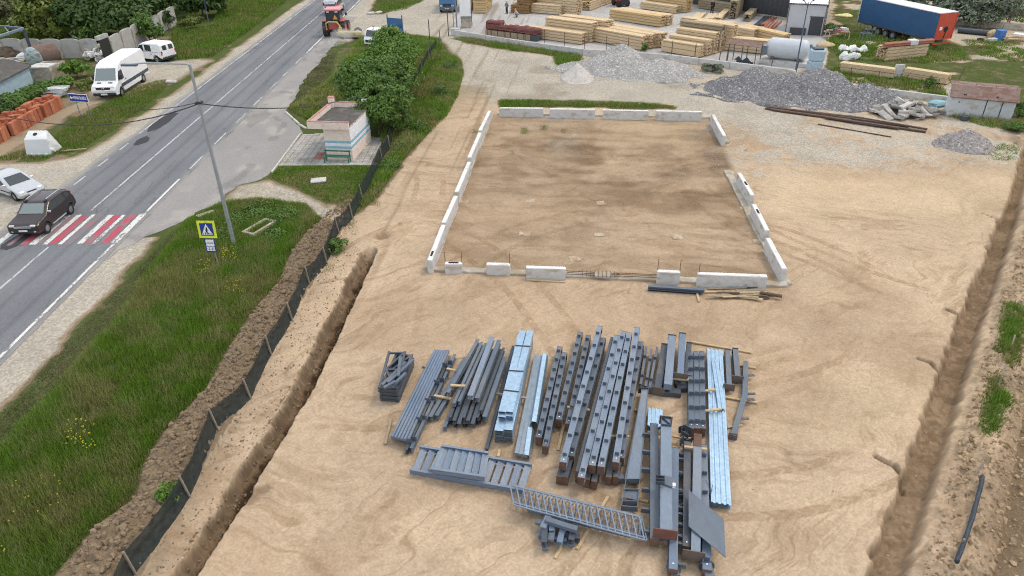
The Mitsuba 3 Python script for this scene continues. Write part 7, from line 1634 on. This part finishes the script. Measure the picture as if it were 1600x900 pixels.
# ---------------------------------------------------------------- lamp post, signs
mat('galv_pole', varied((0.36, 0.39, 0.42), .1, 1), .45, .4)
b = P(367, 386); Hp = HG((367, 386), (295, 101))
k = thing('street_lamp', 'tall grey street lamp with a long arm over the road', 'street lamp')
part(k, 'pole', tube([b, b + [0, 0, Hp * .5], b + [0, 0, Hp]], [.13, .105, .08], 8), 'galv_pole')
tp_ = P(193, 101.5, Hp + .05); a_ = b + [0, 0, Hp - .02]
part(k, 'arm', tube([a_, a_ + (tp_ - a_) * .06 + [0, 0, .06], a_ + (tp_ - a_) * .7 + [0, 0, .1], tp_], [.06, .055, .045, .04], 7), 'galv_pole')
d = (tp_ - a_) / np.linalg.norm(tp_ - a_); part(k, 'lamp_head', box(.85, .22, .12, 0, 0, -.06, .03).apply_transform(frame_of(tp_ - d * .3, tp_ + d)), 'steel_grey'); part(k, 'clamp', box(.35, .35, .12, b[0], b[1], HG((367, 386), (310, 162)), .02), 'plastic_black')
zc = HG((367, 386), (310, 162)); w0 = b + [0, 0, zc]
k = thing('overhead_cable', 'thin black cables sagging away from the street lamp to both sides', 'cable')
def sag(p_, q_, s, n=14): t = np.linspace(0, 1, n)[:, None]; return p_ + (q_ - p_) * t - np.array([0, 0, 1.0]) * s * 4 * t * (1 - t)
part(k, 'left_cable', tube(sag(w0, P(0, 180, 7.2), .9), .028, 4), 'plastic_black'); part(k, 'right_cable', tube(sag(w0, P(560, 150, 5.0), .55), .03, 4), 'plastic_black'); part(k, 'left_cable', tube(sag(w0 + [0, 0, .08], P(210, 172, 8.4), .12, 8), .02, 4), 'plastic_black')
mat('sign_yellow', (0.72, 0.76, 0.06), .4); mat('sign_blue', (0.012, 0.045, 0.28), .4); mat('sign_white', (0.78, 0.78, 0.78), .4); mat('sign_black', (0.02, 0.02, 0.02), .5)
b = P(343, 419); k = thing('crossing_sign', 'yellow-framed blue pedestrian crossing sign above a bus stop plate on a leaning post', 'sign')
a_ = np.array([P(330, 372, 1.95)[0], b[1], 0]); S = 1.02
Ms = tr(b[0] - .12, b[1] - .05, 2.0, rz=-.06, rx=-.1)
part(k, 'post', tube([b, b + [-.12, 0, 2.95]], .035, 7), 'post_mat')
def fl(poly, y, mt, nm): m = prism(poly, .012); m.apply_transform(tr(rx=math.pi / 2)); m.apply_translation([0, -y, 0]); part(k, nm, m.apply_transform(Ms), mt)
fl(shapely.box(-S / 2, 0, S / 2, S), .04, 'sign_yellow', 'frame'); fl(shapely.box(-S * .36, S * .14, S * .36, S * .87), .053, 'sign_blue', 'blue_field'); fl([(-S * .31, S * .2), (S * .31, S * .2), (0, S * .83)], .066, 'sign_white', 'white_triangle')
mn = shapely.union_all([shapely.Point(.02, .63).buffer(.035), LineString([(.01, .58), (-.01, .44)]).buffer(.035), LineString([(-.01, .44), (.07, .28)]).buffer(.022), LineString([(-.01, .44), (-.09, .28)]).buffer(.022), LineString([(.01, .57), (.08, .47)]).buffer(.016), LineString([(.01, .57), (-.07, .48)]).buffer(.016)])
fl(mn, .079, 'sign_black', 'walking_figure')
for q in range(5): fl([(-.25 + .11 * q, .23), (-.20 + .11 * q, .23), (-.175 + .1 * q, .3), (-.215 + .1 * q, .3)], .079, 'sign_black', 'stripe')
fl(shapely.box(-.26, -.86, .32, -.04), .045, 'sign_blue', 'stop_plate'); fl(shapely.box(-.20, -.50, .26, -.09), .058, 'sign_white', 'stop_field')
for i in range(2):
    for j in range(3): fl(shapely.box(-.2 + .16 * j, -.78 + .13 * i, -.07 + .16 * j, -.68 + .13 * i), .058, 'sign_white', 'time_field')
tm = meshkit.text_mesh('Autobuz', .075, .006, True); tm.apply_translation([-.165, -.33, 0]); tm.apply_transform(tr(rx=math.pi / 2)); tm.apply_translation([0, -.072, 0]); part(k, 'lettering', tm.apply_transform(Ms), 'sign_black')
k = thing('direction_sign', 'blue direction sign with a white arrow and lettering on two thin legs', 'sign')
p0, p1 = P(110, 158, 1.5), P(139, 160, 1.5); L = float(np.linalg.norm(p1 - p0)); Ms = frame_of(p0, p1)
part(k, 'board', box(L, .05, .72, L / 2, 0, 0, .01).apply_transform(Ms), 'sign_white'); part(k, 'field', box(L - .08, .02, .64, L / 2, -.03, .04).apply_transform(Ms), 'sign_blue')
tm = meshkit.text_mesh('FERMA BUNICA', .26, .01, True); tm.apply_transform(np.diag([(L - .62) / tm.extents[0], 1, 1, 1])); tm.apply_translation([.5, .24, 0]); tm.apply_transform(tr(rx=math.pi / 2)); tm.apply_translation([0, -.045, 0]); part(k, 'lettering', tm.apply_transform(Ms), 'sign_white')
ar = prism([(.1, .36), (.28, .52), (.28, .42), (.44, .42), (.44, .3), (.28, .3), (.28, .2)], .01); ar.apply_transform(tr(rx=math.pi / 2)); ar.apply_translation([0, -.045, 0]); part(k, 'arrow', ar.apply_transform(Ms), 'sign_white')
for t in (.28, .86): q = p0 + (p1 - p0) * t; part(k, 'leg', tube([[q[0], q[1] + .05, 0], [q[0], q[1] + .05, 1.55]], .035, 6), 'steel_light')
b = P(326, 34); k = thing('road_sign', 'small dark road sign seen from behind on a pole in the far verge', 'sign'); part(k, 'post', tube([b, b + [0, 0, 2.6]], .05, 6), 'steel_light'); part(k, 'plate', box(.1, .9, 1.3, b[0], b[1], 1.7, .02, rz=.6), mat('sign_back', (0.05, 0.06, 0.1), .5))
# ---------------------------------------------------------------- left roadside objects
mat('tank_white', varied((0.62, 0.64, 0.65), .06, 1.2, (0.5, .52, .5), (.6, .8)), .5)
k = thing('septic_tank', 'white ribbed plastic tank with a round black opening lying in the grass', 'tank')
a, b = P(45, 243), P(80, 242.5); M = frame_of(a, b); L = float(np.linalg.norm(b - a))
v = np.array([[0, 0, .05], [L, 0, .0], [L - .1, .2, 1.25], [.0, .2, 1.3], [.1, 1.0, 1.75], [L - .3, 1.0, 1.7], [L, 1.6, .1], [0, 1.6, .1]]); m = trimesh.convex.convex_hull(np.vstack([v + d for d in np.random.default_rng(1).normal(0, .045, (5, 8, 3))]))
part(k, 'shell', m.apply_transform(M), 'tank_white'); part(k, 'opening', mv(trimesh.creation.cylinder(.17, .1, sections=18), L * .4, .62, 1.53, rx=.5).apply_transform(M), 'rubber')
for t in (.36, .68): part(k, 'rib', box(.05, .1, 1.1, L * t, .06, .08, .02, rx=-.16).apply_transform(M), 'concrete_stained')
for t in (.18, .52, .84): part(k, 'foot', box(.22, .2, .2, L * t, -.04, -.02, .04).apply_transform(M), 'tank_white')
part(k, 'inlet', mv(trimesh.creation.cylinder(.16, .35, sections=14), L + .1, .3, .35, ry=math.pi / 2).apply_transform(M), 'tank_white'); part(k, 'hatch', box(.5, .4, .04, L * .72, .6, 1.5, .01, rx=.45).apply_transform(M), 'sign_white')
single('stick', bar(P(95, 236, .12), P(135, 232, .15), .08, .06), 'wood_pale', 'pale stick lying in the grass right of the white tank', 'stick')
dmat('brick_mat', varied((0.40, 0.145, 0.085), .22, 1.6)); dmat('brick_mat2', varied((0.36, 0.125, 0.075), .22, 1.6)); dmat('brick_mat3', varied((0.46, 0.19, 0.115), .22, 1.6))
k = thing('brick_stack', 'long stepped stack of orange-red hollow bricks along the dirt track', 'bricks')
a, b = P(-8, 229), P(101, 166); L = float(np.linalg.norm(b - a)); M = frame_of(a, b); bw = .52; nb = int(L / bw)
bm = [mikit.ply(box(bw - .03, .5, .3, 0, 0, 0, .015), q) for q in ('brick_mat', 'brick_mat2', 'brick_mat3')]; fm_ = [mikit.ply(box(bw - .03, .34, 1.12, 0, 0, 0, .015), q) for q in ('brick_mat', 'brick_mat2', 'brick_mat3')]
cnt = 0
for i in range(nb):
    if i % 5 != 4 or R.random() < .5: part(k, 'upright_brick', fm_[i % 3], None, M=M @ tr((i + .5) * bw, R.uniform(-.04, .04), 0, rx=R.uniform(-.05, .03))); cnt += 1
    hgt = 4 - (1 if R.random() < .35 else 0)
    for j in range(3):
        top = hgt + (1 if (i // 6 + j) % 3 == 0 else 0) - (2 if (i in (3, 4, 5) and j > 0) else 0)
        for l in range(max(top - (2 if j == 0 else 2), 1), top):
            if cnt < 295: part(k, 'brick', bm[R.integers(3)], None, M=M @ tr((i + .5) * bw + R.uniform(-.08, .08), .48 + .52 * j + R.uniform(-.05, .05), .29 * l, rz=R.uniform(-.12, .12))); cnt += 1
part(k, 'core', box(L - .2, 1.45, .62, L / 2, 1.0, 0).apply_transform(M), 'brick_mat2')
single('kerb_piece', box(.8, .35, .2, *P(67, 210)[:2], .02, .03, rz=.5), 'concrete_mat', 'white concrete lump lying beside the brick stack', 'stone')
k = thing('pallet', 'white slatted frames stacked behind the brick stack', 'pallets')
a = P(86, 152)
for i in range(3):
    for s in (-.5, 0, .5): part(k, 'slat', box(2.0, .2, .08, a[0] + .2 * i, a[1] + s + .1 * i, .3 + .28 * i, .01), 'white_sheet')
    for s in (-.85, .85): part(k, 'cross_bar', box(.16, 1.3, .1, a[0] + s + .2 * i, a[1] + .1 * i, .2 + .28 * i), 'white_sheet')
# grey roofed shed at the left edge
a, b = P(-30, 180), P(54, 132); M = frame_of(a, b); L = float(np.linalg.norm(b - a)); k = thing('shed', 'pale blue shed with a curved dark grey roof at the left edge', 'shed')
part(k, 'wall', box(L, 5.0, 2.0, L / 2, 2.5, 0).apply_transform(M), 'pale_blue')
arc = [(-.25 + 5.5 * t, 1.95 + .75 * math.sin(math.pi * t)) for t in np.linspace(0, 1, 11)]; poly = Polygon(arc + [(q[0], q[1] - .12) for q in arc[::-1]])
m = prism(poly, L + .3); m.apply_transform(np.array([[0, 0, 1, -.15], [1, 0, 0, 0], [0, 1, 0, 0], [0, 0, 0, 1.0]])); part(k, 'roof', m.apply_transform(M), 'roof_felt')
m = prism(Polygon(arc + [(5.0, 1.9), (0, 1.9)]).buffer(-.13), L - .1); m.apply_transform(np.array([[0, 0, 1, .05], [1, 0, 0, 0], [0, 1, 0, 0], [0, 0, 0, 1.0]])); part(k, 'gable', m.apply_transform(M), 'pale_blue')
# rusty tank
k = thing('rusty_tank', 'rusty brown cylindrical tank with a pale streaked end among the junk', 'tank')
a, b = P(60, 108), P(88, 100); d = (b - a) / np.linalg.norm(b - a); r_ = 1.25
m = tube([a + [0, 0, r_], b + [0, 0, r_]], r_, 20); part(k, 'body', m, mat('tank_rust', varied((0.13, 0.095, 0.08), .25, 1.2, (0.2, .1, .06), (.5, .7)), .85), smooth=40)
m = trimesh.creation.icosphere(3, 1).apply_transform(np.diag([.75, r_ * .99, r_ * .99, 1])); part(k, 'end_cap', m.apply_transform(frame_of(a + [0, 0, r_], b + [0, 0, r_])), mat('tank_cap', varied((0.3, 0.36, 0.36), .3, 2, (0.14, .12, .1), (.45, .65)), .6), smooth=True)
k = thing('concrete_box', 'open concrete box with a dark inside right of the rusty tank', 'concrete box')
a, b = P(84, 128), P(108, 116); M = frame_of(a, b); L = float(np.linalg.norm(b - a)); part(k, 'wall', _cat([box(L, .2, 1.5, L / 2, .1, 0), box(L, .2, 1.5, L / 2, 2.2, 0), box(.2, 1.9, 1.5, .1, 1.15, 0), box(.2, 1.9, 1.5, L - .1, 1.15, 0)]).apply_transform(M), 'concrete_stained'); part(k, 'lid', box(L * .6, 2.2, .12, L * .25, 1.1, 1.503).apply_transform(M), 'concrete_mat'); part(k, 'dark_inside', box(L - .5, 1.8, .1, L / 2, 1.15, .9).apply_transform(M), 'rubber')
# bowed concrete fences
def panel_fence(label, pts_, h, bow=.35):
    k = thing('concrete_fence', label, 'fence')
    for i in range(len(pts_) - 1):
        a, b = P(*pts_[i]), P(*pts_[i + 1]); L = float(np.linalg.norm(b - a)); M = frame_of(a, b)
        t = np.linspace(0, 1, 13); top = [(L * (.008 + .984 * q), h + bow * .38 * (1 - (2 * q - 1) ** 6)) for q in t]
        m = prism([(L * .008, -.1)] + [(L * .992, -.1)] + top[::-1], .14); m.apply_transform(tr(rx=math.pi / 2)); m.apply_translation([0, .07, 0]); m = m.subdivide_to_size(.8)
        m.vertices[:, 1] += bow * .5 * np.cos(np.pi * (m.vertices[:, 0] / L - .5)) * 1.0
        part(k, 'panel', m.apply_transform(M), 'fence_concrete'); part(k, 'post', box(.2, .3, h * .98, 0, 0, -.1, .02).apply_transform(M), 'concrete_stained')
dmat('fence_concrete', varied((0.44, 0.43, 0.41), .12, .7, (0.3, .28, .25), (.58, .78)))
panel_fence('row of bowed pale concrete fence panels behind the junk at the upper left', [(-48, 89), (-20, 89.5), (11, 90), (41, 90.5), (71, 91), (101, 91), (131, 91), (158, 91)], 2.1)
panel_fence('weathered concrete fence running back from the gate beside the small white van', [(180, 93), (196, 83), (212, 74), (226, 66), (240, 59), (254, 52), (267, 44), (277, 38)], 2.4)
k = thing('metal_gate', 'black sheet gate in a pale frame at the corner of the two concrete fences', 'gate')
a, b = P(164, 99), P(179, 93); M = frame_of(a, b); L = float(np.linalg.norm(b - a)); part(k, 'frame', _cat([box(L + .2, .3, .45, L / 2, .1, 2.6), box(.2, .3, 2.6, L + .1, .1, 0)]).apply_transform(M), 'fence_concrete'); part(k, 'leaf', box(L * .9, .08, 2.6, L * .46, -.1, 0).apply_transform(M), 'sign_black')
k = thing('steel_gantry', 'dark steel post carrying a horizontal triangular frame at the upper left', 'gantry')
b = P(54, 93); Hq = HG((54, 93), (40, 44)); t_ = b + [0, 0, Hq]; part(k, 'post', tube([b, t_], [.2, .17], 8), 'steel_dark'); q1 = P(-60, 36, Hq); q2 = P(-60, 76, Hq)
part(k, 'beam', bar(t_, q1, .22, .25), 'steel_grey'); part(k, 'beam', bar(t_, q2, .2, .25), 'steel_light')
for t in (.3, .6, .9): part(k, 'strut', bar(t_ + (q1 - t_) * t, t_ + (q2 - t_) * (t - .05), .1, .12), 'steel_grey')
b = P(120, 52); k = thing('vent_post', 'small capped concrete vent post in the grass behind the fence', 'vent'); part(k, 'shaft', box(.7, .7, 1.6, *b[:2], 0, .03), 'concrete_stained'); part(k, 'cap', trimesh.creation.cone(.75, .7, sections=12).apply_transform(tr(*b[:2], 1.6)), 'concrete_mat')
single('white_pipe', tube([P(108, 52, .4), P(121, 60, .4)], .1, 6), 'white_sheet', 'white pipe lying slanted in the grass behind the fence', 'pipe')
# junk between the shed and the fence
for i in range(26):
    px, py = R.uniform(-5, 42), R.uniform(80, 112); c = P(px, py); an = R.uniform(-.5, 1.2); L = R.uniform(1.2, 3.5); d = np.array([math.cos(an), math.sin(an), R.uniform(-.1, .1)]) * L / 2; z = .15 + .06 * (i % 9)
    single('scrap_board', bar(c + [0, 0, z] - d, c + [0, 0, z] + d, R.uniform(.15, .35), .06), ['wood_grey', 'wood_pale', 'old_dark_wood', 'white_sheet'][i % 4], 'old board in the jumble between the grey roofed shed and the concrete fence', 'board', 'jumbled boards by the concrete fence')
for i, (px, py, s, m_, lab) in enumerate([(40, 92, .6, 'white_sheet', 'white and blue bundle in front of the gantry post'), (52, 84, .7, 'dark_red', 'reddish brown heap at the foot of the concrete fence left of the tank'), (97, 88, .6, 'dark_red', 'small reddish heap against the concrete fence right of the tank'), (8, 92, 1.1, 'old_dark_wood', 'brown brushwood heap at the left edge by the fence'), (68, 84, .7, 'dark_red', 'reddish heap behind the rusty tank'), (66, 126, .5, 'wood_pale', 'small yellow-brown board heap below the rusty tank')]):
    m = trimesh.creation.icosphere(3, s); m.vertices *= [1.7, 1, .75]; m.vertices += (meshkit.fbm(m.vertices * 2.2 + i, 4, i)[:, None] - .5) * s * 1.1; single('scrap_heap', mv(m, *P(px, py)[:2], s * .4), m_, lab, 'heap')
k = thing('white_rubble', 'pile of white plaster lumps left of the black gate', 'rubble')
for i in range(34):
    c = P(R.uniform(133, 166), R.uniform(86, 100)); m = trimesh.convex.convex_hull(R.uniform(-.5, .5, (10, 3)) * R.uniform(.5, 1.1)); part(k, 'lump', mv(m, c[0], c[1], .3 + R.uniform(0, .7)), 'white_sheet' if i % 3 else 'concrete_stained')
# small things on the near verge
k = thing('drain_box', 'sunken concrete drain trough in the long grass near the street lamp', 'drain'); a, b = P(388, 372), P(425, 350); M = frame_of(a, b); L = float(np.linalg.norm(b - a)); part(k, 'rim', _cat([box(L, .18, .35, L / 2, -.4, 0), box(L, .18, .35, L / 2, .4, 0), box(.18, .64, .35, .1, 0, 0), box(.18, .64, .35, L - .1, 0, 0)]).apply_transform(M), 'concrete_stained'); part(k, 'inside', box(L - .3, .6, .1, L / 2, 0, 0).apply_transform(M), 'old_dark_wood')
single('manhole', box(1.1, .8, .12, *P(498, 284)[:2], .06, .03, rz=.2), 'concrete_mat', 'pale square manhole slab in the grass below the bus shelter', 'manhole')
single('kerb_piece', box(1.2, .35, .2, *P(322, 338)[:2], .05, .03, rz=.8), 'concrete_stained', 'long concrete kerb piece half hidden in the mown strip', 'kerb')
for i, (px, py, lab) in enumerate([(268, 130, 'pale stone slab at the end of the grass by the parked vans'), (580, 22, 'white stone at the corner of the grass island near the top'), (592, 21, 'second white stone at the edge of the grass island near the top')]): single('stone', box(1.1, .6, .3, *P(px, py)[:2], 0, .08, rz=.5 * i), 'concrete_mat', lab, 'stone')
single('tyre', mv(trimesh.creation.torus(.42, .16, 18, 8), *P(560, 55)[:2], .45, rx=1.3), 'rubber', 'black tyre in the dust at the end of the uncut verge', 'tyre')
#PART6
